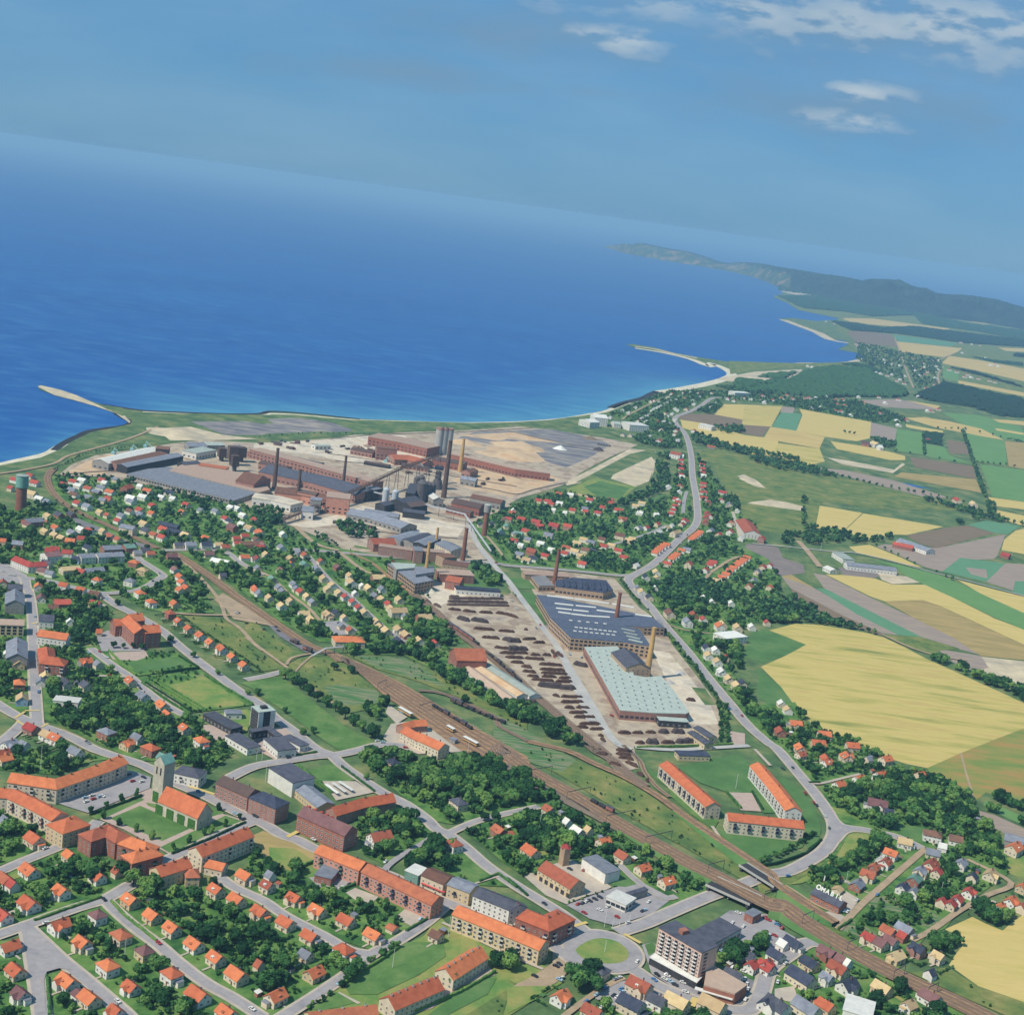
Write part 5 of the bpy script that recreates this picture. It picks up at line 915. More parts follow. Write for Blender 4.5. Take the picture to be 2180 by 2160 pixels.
for sx in (-6.7, 6.7):
    for sy in (-5.2, 5.2): m = MB(); m.box((q.x + sx * k - sy * s_, q.y + sx * s_ + sy * k, BASEZ), (.5, 4.2, HT - BASEZ), rz); m.build('end_wall', ['wall_white'], t_)
for f in range(6):
    m = MB(); m.box((q.x, q.y, 1.2 + f * 2.5), (13.3, 14.3, .5), rz); m.build('floor_band', ['steel'], t_)
occ_disc(tb.x, tb.y, 5)
for i, (s, w, h, lb) in enumerate((("B0:1520,1558 1725,1668", 10, 4, 'long low office wing with flat dark roof above the courtyard'), ("B0:1690,1715 1850,1810", 11, 4, 'low white-walled pavilion with dark roof left of the sunken pond'), ("B1:140,1738 245,1828", 14, 5.5, 'white-walled council hall with flat slate roof below the tower'), ("B1:235,1725 370,1795", 8, 4, 'slim flat-roofed wing on the street side of the council hall'), ("B1:-20,1690 110,1670 185,1725", 5, 4.5, 'narrow angled gallery joining the council pavilions'), ("B0:1640,1552 1755,1552", 8, 3.6, 'small white shed with grey flat roof beside the sports lawn'))):
    B('pavilion', lb, 'pavilion', s, w, h, .5, 'roof_dark' if i < 5 else 'roof_grey', 'wall_white' if i in (1, 2, 3, 5) else 'wall_dark', 'flat', sp=4, me=WINB, floors=1)
t_ = B('railway_station', 'ivy-clad brick station with stepped orange roofs beside the tracks', 'station', "B1:1075,1640 1160,1615 1250,1610", 9, 5, 3, 'roof_orange', 'wall_rose', floors=1)
for s, w, e in (("B1:1110,1660 1230,1725", 10, 6), ("B1:1200,1700 1390,1785", 12, 6.6)): B('', '', '', s, w, e, 3.4, 'roof_orange', 'wall_cream', t_=t_, chim=2)
base = Vector(t_.location); a, b = G("B1:1250,1860 1400,1840"); m = MB(); m.beam(a - base + Vector((0, 0, 1.2)), b - base + Vector((0, 0, 1.2)), .8, 2.8); m.build('ivy', ['ivy'], t_)
B('kiosk', 'small orange-roofed kiosk beside the station sidings', 'kiosk', "B1:1440,1880 1500,1890", 6, 3, 1.6, 'roof_orange', 'wall_cream', 'hip'); B('shed', 'little grey signal hut on the station platform', 'hut', "B1:1435,1742 1475,1755", 4, 3, .4, 'roof_grey', 'wall_grey', 'flat')
B('depot', 'long low depot with orange hipped roof beside the footbridge', 'depot', "B1:585,1000 800,1005", 15, 5, 3, 'roof_orange', 'wall_cream', 'hip', chim=2)
t_ = B('brick_hall', 'old brick hall with red gabled roof beside the dark siding', 'hall', "B1:1460,1090 1675,1095", 20, 9, 6, 'roof_rust', 'wall_brick', floors=2, sp=4)
for i, (s, rf) in enumerate((("B1:1520,1190 1740,1350 1880,1450", 'roof_tan'), ("B1:1590,1180 1820,1330 1960,1420", 'clay'), ("B1:1680,1190 1880,1310 2050,1420", 'roof_pale'))):
    B('shed', ['white-roofed', 'rust-stained', 'outer white-roofed'][i] + ' long brickyard shed below the old brick hall', 'shed', s, 11, 3.5, 2, rf, 'wall_white', wins=False)
# -- the main street at left
t_ = B('hotel', 'white gabled town house with orange roof on the left street', 'town building', "B0:290,955 500,985", 11, 7, 3.6, 'roof_orange', 'wall_white', chim=2); base = Vector(t_.location)
for q in G("B0:335,975 440,985", 9): p = q - base; m = MB(); m.box((p.x - 1, p.y - 1.6, 6.8), (4, 1.2, 3.2), .05); m.build('dormer', ['wall_white'], t_)
B('commercial_building', 'angled brick hotel with large orange roof and balconies at left', 'town building', "B0:335,1060 350,1150 485,1165", 12, 8.5, 4, 'roof_orange', 'wall_brick', 'hip', balc='balcony_front', bstep=3, chim=2)
B('commercial_building', 'yellow flat-roofed shop building with long balconies at the left edge', 'town building', "B0:-40,898 175,905", 15, 8, .6, 'roof_tan', 'wall_yellow', 'flat', me=WINS, sp=4.5)
B('commercial_building', 'tall blue-grey roofed house on the left of the main street', 'town building', "B0:125,1010 125,1130", 15, 8, 4, 'roof_grey', 'wall_grey', chim=2); B('commercial_building', 'pale grey gabled building above the red-roofed cottage at left', 'town building', "B0:110,660 110,740", 15, 8, 4, 'roof_grey', 'wall_grey', chim=1)
B('commercial_building', 'dark-roofed block at the head of the left street', 'town building', "B0:60,625 165,628", 10, 8, 3, 'roof_dark', 'wall_rose'); B('hall', 'white hall with dark roof between street and garden at left', 'hall', "B0:290,845 395,850", 14, 6, 2.6, 'roof_dark', 'wall_white')
B('row_house', 'long bent row with red-orange roofs above the town square', 'row house', "B0:115,420 225,465 330,460", 10, 6, 3, 'roof_red', 'wall_white', chim=3); B('villa', 'white flat-roofed modern house with terraces among dark trees', 'modern house', "B0:400,1450 580,1470", 10, 4.5, .4, 'roof_white', 'wall_white', 'flat')
B('long_building', 'yellow-brown long roof above the left street gardens', 'long building', "B0:445,500 575,490", 10, 4, 2.4, 'roof_buff', 'wall_cream'); B('long_building', 'long grey roof beside the red-roofed house left of centre', 'long building', "B0:620,510 750,500", 9, 4, 2.4, 'roof_grey', 'wall_white')
for i, (s, w, e, rf, wl, lb) in enumerate((("B0:575,405 680,398", 12, 6, 'roof_grey', 'wall_white', 'white gabled house with grey roof, left of the grey-roofed trio'), ("B0:700,400 890,390", 12, 6, 'roof_grey', 'wall_white', 'long grey-roofed white terrace in the grey-roofed trio'), ("B0:745,345 875,340", 13, 6, 'roof_grey', 'wall_brick', 'grey hipped brick building above the white terrace'), ("B0:900,335 975,330", 12, 6, 'roof_green', 'wall_brick', 'brick building with green copper roof by the level crossing'), ("B0:320,395 430,385", 14, 7, 'roof_maroon', 'wall_white', 'broad maroon-roofed hall above the bent red row'), ("B0:180,150 300,140", 14, 5, 'roof_grey', 'wall_brick', 'wide grey-roofed hall below the left water tower'), ("B0:1180,205 1370,245", 8, 3.5, 'roof_slate', 'wall_dark', 'long black-roofed shed beside a small green field'), ("B0:1160,165 1300,195", 7, 3.5, 'roof_slate', 'wall_dark', 'upper black-roofed shed beside a small green field'), ("B0:1750,315 1914,308", 10, 4, 'roof_brown', 'wall_pink', 'long brown-roofed terrace near the steelworks road'), ("B0:395,735 515,735", 13, 4, 'roof_red', 'wall_brick', 'rectangular red-roofed hall off the left street'), ("B0:1545,430 1670,455", 11, 4, 'roof_white', 'wall_white', 'storage shed with bright white roof beside the railway'), ("B0:885,185 985,205", 11, 7, 'roof_grey', 'wall_cream', 'two-storey cream building with grey roof beside the upper railway'))):
    B('long_building', lb, 'long building', s, w, e, 2.6, rf, wl, chim=1 if i < 6 else 0)
# ------------------------------------------------------------------ steelworks
for s, w, e, r_, rf, wl, nm, lb in (
 ("C1:10,600 480,725 915,845", 20, 10, .6, 'roof_tan', 'wall_rose', 'factory_hall', 'very long pink-walled hall running diagonally through the steelworks'),
 ("C1:110,720 500,800 850,900", 46, 8, 5, 'roof_dark', 'wall_rose', 'factory_hall', 'broad dark-roofed rolling hall between the two tall front chimneys'),
 ("C1:165,880 380,905 590,950", 24, 8, 4, 'roof_brown', 'wall_pink', 'factory_hall', 'brown-roofed hall with pink wall at the foot of the dark rolling hall'),
 ("C1:0,945 160,965 320,1005", 24, 7, .6, 'yard_pale', 'wall_white', 'factory_hall', 'low cream-walled works with pale flat roof beside the villas'),
 ("C1:360,1020 445,1030", 14, 8, 4, 'roof_grey', 'wall_white', 'factory_hall', 'small grey gabled hall beside the conveyor foot'),
 ("C1:420,965 500,975", 14, 13, .6, 'roof_grey', 'wall_grey', 'factory_block', 'small grey block left of the big pink cube'),
 ("C1:540,935 710,955", 26, 17, .6, 'roof_tan', 'wall_pink', 'factory_block', 'big cubic pink block at the middle of the conveyor'),
 ("C1:790,905 905,885", 15, 11, .6, 'roof_grey', 'wall_dark', 'factory_block', 'dark grey transfer building half way along the conveyor'),
 ("C1:880,500 1130,545 1330,590", 40, 11, .8, 'roof_tan', 'wall_brick', 'factory_hall', 'long red-brick ribbed hall nearest the sea'),
 ("C1:1455,635 1700,690 1932,745 C2:315,778", 14, 9, .8, 'roof_tan', 'wall_brick', 'factory_hall', 'low striped brick gallery running right behind the silos'),
 ("C1:730,590 890,620", 16, 6, 2, 'roof_iron', 'wall_rose', 'factory_hall', 'rusty low wing left of the pillared block'),
 ("C1:900,585 1050,600", 18, 15, .6, 'roof_brown', 'wall_rose', 'factory_block', 'pillared brown block in front of the seaward hall'),
 ("C1:1010,645 1140,650 1285,685", 24, 7, 4, 'roof_rust', 'wall_rose', 'factory_hall', 'rust-red roofed hall behind the conveyor head'),
 ("C1:1325,670 1555,710", 24, 8, .6, 'roof_iron', 'wall_brick', 'factory_hall', 'brown hall between silos and yellow chimney'),
 ("C1:715,1040 900,1075 1145,1150", 26, 5, 4, 'roof_grey', 'wall_grey', 'storage_shed', 'long weathered grey shed on the pale forecourt'),
 ("C1:820,1040 1070,1080", 12, 7, 3, 'roof_grey', 'wall_grey', 'storage_shed', 'second grey shed behind the long weathered one'),
 ("C1:1480,965 1685,1010", 18, 8, 4, 'roof_iron', 'wall_brick', 'factory_hall', 'brown-roofed shed beside the slim water tower, nearer one'),
 ("C1:1430,1020 1605,1060", 10, 5, 2, 'roof_iron', 'wall_brick', 'factory_hall', 'low rusty lean-to in front of the brown-roofed shed'),
 ("C1:1610,935 1835,980", 18, 7, 3, 'roof_brown', 'wall_grey', 'factory_hall', 'greyer shed behind the brown-roofed shed'),
 ("C1:1060,975 1190,950", 18, 10, 3, 'roof_dark', 'wall_dark', 'factory_block', 'black furnace house behind the twin grey stoves'),
 ("C1:1100,1040 1260,1060", 14, 6, 2, 'roof_dark', 'wall_dark', 'factory_block', 'low black shed in front of the furnace house'),
 ("C1:1310,920 1360,960", 12, 8, 3, 'roof_white', 'wall_grey', 'factory_block', 'small pale-roofed shed at the foot of the thick chimney'),
 ("C1:1530,800 1640,820", 12, 7, 3, 'roof_grey', 'wall_grey', 'factory_block', 'small grey shed at the foot of the yellow chimney'),
 ("C1:440,570 555,570", 10, 5, 1, 'roof_pale', 'wall_white', 'storage_shed', 'lonely pale hut on the sand behind the works'),
 ("C0:740,680 1130,590", 20, 8, 3, 'roof_white', 'wall_grey', 'storage_shed', 'white-roofed crane shed beside the shore road'),
 ("C0:830,695 1200,615", 20, 7, 3, 'roof_brown', 'wall_rose', 'storage_shed', 'brown-roofed middle shed of the shore sheds'),
 ("C0:890,715 1305,635", 16, 7, 2, 'roof_grey', 'wall_dark', 'storage_shed', 'blue-grey front shed of the shore sheds'),
 ("C0:1150,590 1245,600", 18, 12, .6, 'roof_brown', 'wall_dark', 'factory_block', 'dark cubic block at the end of the shore sheds'),
 ("C0:1370,555 1500,560", 22, 6, 3, 'roof_grey', 'wall_grey', 'storage_shed', 'blue-grey shed at the top of the works, left one'), ("C0:1500,555 1630,555", 18, 6, 2, 'roof_pale', 'wall_grey', 'storage_shed', 'pale shed right of the blue-grey one'),
 ("C0:1390,625 1540,600", 20, 7, .6, 'roof_pale', 'wall_white', 'storage_shed', 'square pale flat shed in the upper yard'), ("C0:1620,620 1750,590", 12, 6, 2, 'roof_grey', 'wall_white', 'storage_shed', 'narrow grey-white shed right of the square pale one'),
 ("C0:1470,715 1670,745", 14, 6, .6, 'roof_rust', 'wall_cream', 'storage_shed', 'rust-topped low store beside the dark hoppers'), ("C0:1800,770 1932,800", 34, 9, 8, 'roof_brown', 'wall_rose', 'factory_hall', 'saw-toothed brown sinter hall left of the first chimney'),
 ("C1:560,1000 600,990", 12, 6, 2, 'roof_iron', 'wall_dark', 'factory_hall', 'dark lean-to beside the big pink cube'), ("C1:930,1000 1000,985", 12, 7, 2, 'roof_dark', 'wall_dark', 'factory_hall', 'black shed left of the twin pale stoves'), ("C1:1120,1000 1240,985", 16, 9, 3, 'roof_iron', 'wall_dark', 'factory_hall', 'rusty casting house behind the furnace house'), ("C1:1150,930 1180,860", 10, 12, .6, 'roof_dark', 'wall_dark', 'factory_block', 'narrow dark bunker under the conveyor'), ("C1:60,690 260,735", 14, 7, 2, 'roof_iron', 'wall_rose', 'factory_hall', 'rusty strip roof between the two long halls'), ("C1:600,830 760,865", 12, 6, 2, 'roof_tan', 'wall_rose', 'factory_hall', 'tan strip roof at the end of the rolling hall'), ("C1:820,690 1000,720", 12, 3, 1, 'roof_iron', 'wall_dark', 'storage_shed', 'low rusty rack shed on the sandy yard'), ("C1:1090,710 1290,740", 14, 4, 1, 'roof_iron', 'wall_rose', 'storage_shed', 'low brown store in front of the rust-red hall'), ("C0:1330,700 1450,690", 12, 6, 2, 'roof_dark', 'wall_dark', 'storage_shed', 'dark shed in the ochre yard'), ("C0:1850,620 1932,600", 12, 6, 2, 'roof_rust', 'wall_rose', 'storage_shed', 'rust-roofed shed behind the hoppers'), ("C0:1660,590 1760,575", 10, 5, 2, 'roof_grey', 'wall_grey', 'storage_shed', 'thin grey shed at the upper works road'), ("C1:340,900 470,925", 12, 11, 2, 'roof_iron', 'wall_pink', 'factory_hall', 'raised middle bay of the brown-roofed hall'),
 ("C1:1560,760 1620,745", 12, 7, 2, 'roof_brown', 'wall_rose', 'factory_block', 'brown shed right of the yellow chimney'), ("C1:195,640 500,705", 14, 9, 1.5, 'roof_dark', 'wall_dark', 'factory_hall', 'narrow dark hall lying behind the pink-walled hall')):
    big = w > 18
    B(nm, lb, 'factory building', s, w, e, r_, rf, wl, 'flat' if r_ < 1 else 'gable', me=WINS, sp=7 if big else 6, floors=2 if e > 9 else 1, z0=2.6, zf=5, cap=60)
for i, (s, lb) in enumerate((("C0:930,790 1090,752 1250,740 1880,930 1720,985", 'vast flat grey store roof nearest the villas'), ("C0:1240,765 1350,715 1480,700 1932,840 C1:120,905 30,930 C0:1900,925", 'second vast grey store roof just behind the first'))):
    slab('storage_hall', lb, 'storage hall', s, 5.0 if i == 0 else 6.5, 'roof_grey' if i == 0 else 'roof_tan', 'wall_grey', winrows=1)
MT('roof_ash', [S(142, 138, 134), S(120, 120, 122)], .05, fine=(.5, .1))
def stack(s, r0, r1, m, name='factory_chimney', label='', cat='chimney', collar=True):
    b, h = hgt(s); t_ = thing(name, label, cat, (b.x, b.y, 0)); q = MB(); r0, r1 = r0 * 1.28, r1 * 1.28; q.cyl((0, 0, -.9), r0, r1, h + .9, 20); q.build('shaft', [m], t_, smooth=False)
    if collar: q = MB(); q.cyl((0, 0, h - 1.2), r1 * 1.18, r1 * 1.2, 1.2, 20); q.cyl((0, 0, h + .01), r1 * .8, r1 * .8, .05, 16); q.build('rim', [m], t_)
    occ_disc(b.x, b.y, r0 + 2); return t_
for s, r0, r1, m, lb in (("C1:150,890 180,600", 2.6, 1.6, 'chimney_iron', 'left chimney of the dark rolling hall'), ("C1:320,990 345,755", 2.2, 1.4, 'chimney_iron', 'chimney rising from the brown-roofed pink hall'), ("C1:655,885 682,655", 2.0, 1.3, 'chimney_iron', 'thin dark chimney at the right end of the rolling hall'),
 ("C1:1395,960 1450,545", 3.2, 2.0, 'chimney_iron', 'thickest and tallest dark chimney of the steelworks'), ("C1:1515,770 1545,530", 3.0, 1.6, 'chimney_yellow', 'pale yellow chimney right of the silos'), ("B1:1325,345 1338,215", 1.6, 1.1, 'chimney_yellow', 'short yellow chimney behind the long brick office'),
 ("B1:1520,455 1555,220", 2.4, 1.6, 'chimney_brick', 'tall brick chimney beside the pale factory road'), ("B1:1245,600 1278,320", 1.9, 1.3, 'chimney_yellow', 'slim grey-yellow chimney beside the pale mill'), ("B2:340,630 375,370", 2.2, 1.4, 'chimney_brick', 'brick chimney beside the upper sawtooth works'),
 ("B2:785,925 822,690", 2.2, 1.4, 'chimney_brick', 'brick chimney rising through the striped skylight roof'), ("B2:1012,1310 1068,940", 2.6, 1.5, 'chimney_yellow', 'big yellow chimney beside the pale green roof')):
    stack(s, r0, r1, m, label=lb)
for s, lb, r0, top in (("C0:150,1050 178,800", 'stout brick water tower with green tank by the left edge', 6.6, 'copper'), ("C1:1692,1240 1722,1015", 'slender pink brick water tower with grey tank beside the steelworks', 3.7, 'wall_grey')):
    b, h = hgt(s); t_ = thing('water_tower', lb, 'water tower', (b.x, b.y, 0)); q = MB(); q.cyl((0, 0, -.9), r0, r0 * .92, h * (.68 if r0 > 5 else .78), 24); q.build('shaft', ['chimney_brick'], t_); q = MB(); z = h * (.68 if r0 > 5 else .78) - .9; q.cyl((0, 0, z), r0 * 1.08 if r0 > 5 else r0 * 1.25, r0 * 1.08 if r0 > 5 else r0 * 1.35, h - z, 24); q.build('tank', [top], t_); q = MB(); q.cyl((0, 0, h), r0 * 1.15, .3, 1.2, 24); q.build('cap', ['roof_pale'], t_); occ_disc(b.x, b.y, r0 + 3)
for i, x in enumerate((1355, 1390, 1425)):
    b = G("C1:%d,%d" % (x - 5, 640 + i * 2))[0]; t_ = thing('silo', ['left', 'middle', 'right'][i] + ' one of three tall pale concrete silos', 'silo', (b.x, b.y, 0), group='concrete silos of the steelworks'); q = MB(); q.cyl((0, 0, -.9), 7, 7, 43, 24); q.build('shaft', ['concrete'], t_); q = MB(); q.cyl((0, 0, 42.2), 7.2, 7.2, 3, 24); q.build('cap', ['wall_rose'], t_)
for i, (x, y, r_, h, m) in enumerate(((962, 1020, 3.6, 19, 'steel_light'), (1030, 1030, 3.6, 18, 'steel_light'), (1225, 990, 6, 22, 'steel'), (1265, 985, 5, 20, 'steel'), (1300, 975, 4.5, 18, 'steel'), (1190, 900, 3.5, 14, 'steel'), (1225, 890, 4, 14, 'steel'))):
    r_ *= 1.28; h *= 1.28; b = G("C1:%d,%d" % (x, y))[0]; t_ = thing('blast_stove', ('pale' if i < 2 else 'dark') + ' domed steel stove, ' + ['left of the pale pair', 'right of the pale pair', 'first in the dark trio', 'middle of the dark trio', 'last in the dark trio', 'left under the conveyor', 'right under the conveyor'][i], 'stove', (b.x, b.y, 0), group='stoves of the blast furnace'); q = MB(); q.cyl((0, 0, -.9), r_, r_, h, 16); q.build('shell', [m], t_); q = MB(); q.cyl((0, 0, h - .9), r_, r_ * .35, r_ * .6, 16); q.build('dome', [m], t_)
b, h = hgt("C1:1345,895 1372,735"); t_ = thing('blast_furnace', 'dark stepped blast furnace tower at the top of the conveyor', 'furnace', (b.x, b.y, 0)); q = MB(); q.cyl((0, 0, -.9), 9, 6.5, h * .4, 12); q.cyl((0, 0, h * .4 - .9), 5, 4, h * .4, 12); q.build('stack', ['steel'], t_)
q = MB(); [q.box((0, 0, h * k), (12 - 3 * k, 12 - 3 * k, .6)) for k in (.35, .55, .72, .85)]; q.build('gallery', ['steel'], t_); q = MB(); q.box((0, 0, h * .85), (13, 9, h * .15)); q.build('top_house', ['roof_slate'], t_)
# the sloping conveyor and the gas main
t_ = thing('conveyor', 'long trussed ore conveyor crossing the steelworks on trestles', 'conveyor', tuple(G("C1:700,1050")[0])); base = Vector(t_.location)
gp = G("C1:215,1150 590,1040 800,975 1060,890 1345,850"); zs = [4, 12, 18, 28, 43]; q = MB()
for (a, za), (b, zb) in zip(zip(gp, zs), list(zip(gp, zs))[1:]):
    A, Bv = a - base + Vector((0, 0, za)), b - base + Vector((0, 0, zb)); n = max(2, int((Bv - A).length / 6)); sd = Vector(((Bv - A).y, -(Bv - A).x, 0)).normalized() * 1.8
    for s_ in (1, -1):
        for dz in (0, 3): q.beam(A + sd * s_ + Vector((0, 0, dz)), Bv + sd * s_ + Vector((0, 0, dz)), .5)
        for k in range(n): p0, p1 = A.lerp(Bv, k / n), A.lerp(Bv, (k + 1) / n); q.beam(p0 + sd * s_ + Vector((0, 0, 3 * (k % 2))), p1 + sd * s_ + Vector((0, 0, 3 * ((k + 1) % 2))), .35)
    q.beam(A + Vector((0, 0, .4)), Bv + Vector((0, 0, .4)), 3.2, .5)
q.build('truss', ['chimney_iron'], t_)
for k in range(16):
    f = k / 15 * 4; i = min(3, int(f)); p = gp[i].lerp(gp[i + 1], f - i) - base; z = zs[i] + (zs[i + 1] - zs[i]) * (f - i); m = MB()
    for s_ in (-2, 2): m.beam(p + Vector((s_ * 1.3, s_, -.9)), p + Vector((s_ * .6, 0, z)), .6)
    m.build('trestle', ['steel'], t_)
t_ = thing('gas_pipe', 'raised pale gas pipe bending along the factory road', 'pipeline', tuple(G("C1:1540,1140")[0])); base = Vector(t_.location); gp = G("C1:820,968 1070,1030 1540,1145 1740,1378", 0); m = MB(); gz = [12, 12, 12, 4]
for (a, za), (b, zb) in zip(zip(gp, gz), list(zip(gp, gz))[1:]): m.beam(a - base + Vector((0, 0, za)), b - base + Vector((0, 0, zb)), 1.6)
m.build('pipe', ['steel_light'], t_)
for k in range(14):
    f = k / 13 * 3; i = min(2, int(f)); p = gp[i].lerp(gp[i + 1], f - i) - base; m = MB(); m.box((p.x, p.y, -.9), (.6, .6, gz[i] + (gz[i + 1] - gz[i]) * (f - i))); m.build('support', ['steel'], t_)
for i, (s, hh) in enumerate((("C0:832,640 826,610", 12), ("C0:970,615 966,585", 12), ("C0:1068,590 1066,560", 12), ("C1:968,700 966,665", 14), ("C1:1212,755 1205,705", 16))):
    b, h = hgt(s); t_ = thing('yard_crane', 'teal ' + ['crane nearest the bay on the crane shed', 'crane in the middle of the crane shed', 'crane at the works end of the crane shed', 'small crane in the open sandy yard', 'larger crane left of the furnace'][i], 'crane', (b.x, b.y, 0), group='teal yard cranes'); h = max(h, 8)
    m = MB(); m.box((0, 0, -.9), (5, 5, h * .5)); m.build('cab', ['crane_teal'], t_); m = MB(); m.beam((0, 0, h * .45), (2, -1, h * 1.15), .9); m.beam((1.5, -1, h), (12, -5, h * .3), .7); m.build('jib', ['crane_teal'], t_)
for i, (x, y, w, h) in enumerate(((1625, 690, 9, 15), (1700, 720, 10, 22), (1765, 695, 11, 17), (1720, 765, 8, 18))):
    w *= 1.25; h *= 1.28; b = G("C0:%d,%d" % (x, y))[0]; t_ = thing('hopper', 'dark hopper tower beside the rust-topped store, ' + ['leftmost', 'tallest', 'rear right', 'front'][i], 'hopper', (b.x, b.y, 0), .5, group='dark hoppers'); m = MB(); m.box((0, 0, h * .3), (w, w, h * .7)); m.build('bin', ['roof_iron'], t_); m = MB(); m.cyl((0, 0, -.9), w * .3, w * .35, h * .3 + .9, 8); m.build('outlet', ['steel'], t_)
# -- works below the factory road
for s, w, e, r_, rf, wl, lb in (("B1:915,338 1160,372", 11, 8.5, .5, 'roof_tan', 'wall_rose', 'left wing of the long brick office facing the lawn'), ("B1:1235,375 1388,388", 11, 8.5, .5, 'roof_tan', 'wall_rose', 'right wing of the long brick office'), ("B1:1165,365 1225,370", 16, 11, .5, 'roof_grey', 'wall_rose', 'taller entrance block in the long brick office'),
 ("B1:855,290 1020,292", 16, 7, 4, 'roof_rust', 'wall_rose', 'red-roofed hall behind the left office wing'), ("B1:1020,285 1190,240", 16, 6, 2, 'roof_grey', 'wall_grey', 'pale grey shed behind the office, left one'), ("B1:1110,300 1270,252", 16, 6, 2, 'roof_dark', 'wall_grey', 'dark grey shed behind the office, middle one'), ("B1:1200,320 1320,268", 14, 6, 2, 'roof_grey', 'wall_dark', 'black-sided shed behind the office, right one'),
 ("B1:1385,305 1500,362", 20, 7, 3, 'roof_grey', 'wall_cream', 'grey-roofed hall beside the tall brick chimney'), ("B1:1360,420 1450,415", 14, 9, .5, 'roof_brown', 'wall_buff', 'upper brown block of the stepped brick mill'), ("B1:1380,460 1560,485", 16, 8, .5, 'roof_brown', 'wall_buff', 'middle brown block of the stepped brick mill'), ("B1:1340,530 1590,545", 18, 7, .5, 'roof_tan', 'wall_brick', 'mossy flat block of the stepped brick mill'),
 ("B1:1415,560 1520,580", 16, 7, 3, 'roof_rust', 'wall_brick', 'rusty gabled end of the stepped brick mill'), ("B1:1470,645 1790,668", 9, 4, 1, 'roof_slate', 'wall_white', 'long blue-roofed bicycle shed above the brick stacks'),
 ("B2:120,525 440,545", 12, 5, 2, 'roof_tan', 'wall_buff', 'long brown-grey range along the street above the sawtooth works'),
 ("B2:850,1090 960,1200", 20, 10, 4, 'roof_dark', 'wall_buff', 'dark gabled hall at the foot of the big yellow chimney'), ("B2:1100,1600 1310,1615", 7, 4, .4, 'roof_pale', 'wall_dark', 'open loading canopy in front of the pale green roof'),
 ("B2:1345,1690 1470,1775", 7, 4, 1.2, 'roof_dark', 'wall_yellow', 'front one of two yellow lean-to sheds'), ("B2:1385,1655 1500,1730", 7, 5, 1.2, 'roof_dark', 'wall_yellow', 'rear one of two yellow lean-to sheds'),
 ("B3:560,395 640,445", 14, 4.4, .5, 'roof_pale', 'wall_white', 'short pale cross wing of the white field factory'), ("B3:620,462 980,505", 13, 4.4, 2.5, 'roof_grey', 'wall_white', 'long white field factory beside the green strip'), ("B3:485,490 540,515", 12, 3, 2, 'roof_white', 'wall_white', 'small white hut left of the field factory'),
 ("B3:1015,290 1150,335 1240,368", 15, 4, 3, 'roof_grey', 'wall_white', 'large grey-roofed farm barn by the brown field'), ("B3:965,315 1110,345", 9, 3, 3, 'roof_red', 'wall_brick', 'red-roofed farmhouse in front of the grey barn'), ("B3:1755,390 1815,405", 9, 3, 3, 'roof_red', 'wall_brick', 'red farmhouse at the right edge by the yellow field'),
 ("C3:740,885 800,895", 16, 5, 4, 'roof_iron', 'wall_brick', 'brown barn of the farm among yellow fields'), ("C3:820,890 865,905", 14, 5, 4, 'roof_buff', 'wall_white', 'buff-roofed barn of the farm among yellow fields'), ("C3:865,920 890,922", 12, 5, 4, 'roof_white', 'wall_white', 'white barn of the farm among yellow fields'),
 ("C2:1425,415 1520,435", 22, 6, 2, 'roof_white', 'wall_white', 'long white barn on the yellow field by the shore road'), ("B2:1725,145 1790,235", 20, 6, 4, 'roof_rust', 'wall_white', 'large orange hall at the edge of the meadow'),
 ("C2:570,385 640,385", 26, 9, 3, 'roof_white', 'wall_white', 'lower white shed on the beach edge'), ("C2:630,345 725,355", 30, 13, 4, 'roof_white', 'wall_white', 'tall white boat hall on the beach edge'), ("C2:775,400 825,405", 20, 6, 3, 'roof_pale', 'wall_white', 'small pale shed between the white beach halls'), ("C2:870,415 1010,425", 30, 9, 1, 'roof_white', 'wall_white', 'wide white flat hall near the beach villas'),
 ("C2:1205,620 1280,635", 14, 6, 3, 'roof_rust', 'wall_white', 'white meeting hall at the bend of the shore road'), ("C2:1650,185 1760,190", 20, 8, .8, 'roof_white', 'wall_white', 'white hotel at the edge of the pine wood'), ("B2:1550,1000 1700,985", 16, 5, .6, 'roof_white', 'wall_white', 'angular white modern building among the trees'), ("A3:1780,590 1914,625", 12, 4, 2, 'roof_grey', 'wall_grey', 'long grey-roofed farm shed at the right edge')):
    B('works_building' if s[0] in 'B' else 'hall', lb, 'hall', s, w, e, r_, rf, wl, 'flat' if r_ <= 1 else 'gable', me=WINB, sp=4.6, cap=60)
t_ = slab('mill', 'tall pale brick mill with stepped flat grey roofs', 'mill', "B1:975,480 1060,470 1310,600 1175,625", 12, 'roof_grey', 'wall_buff', winrows=3); slab('', '', '', "B1:1170,500 1310,500 1315,540 1180,560", 15, 'roof_grey', 'wall_grey', t_=t_, winrows=3); slab('', '', '', "B1:1000,470 1180,480 1170,510 1040,520", 14.5, 'roof_pale', 'wall_grey', t_=t_)
slab('works_hall', 'flat grey patch-roofed hall left of the sawtooth works', 'hall', "B2:175,570 275,565 345,640 230,640", 6, 'roof_ash', 'wall_buff', winrows=1); t_ = slab('works_hall', 'dark blue sawtooth works below the street', 'hall', "B2:350,600 480,580 720,600 770,670 700,690 350,645", 8, 'roof_slate', 'wall_buff', winrows=1)
base = Vector(t_.location)
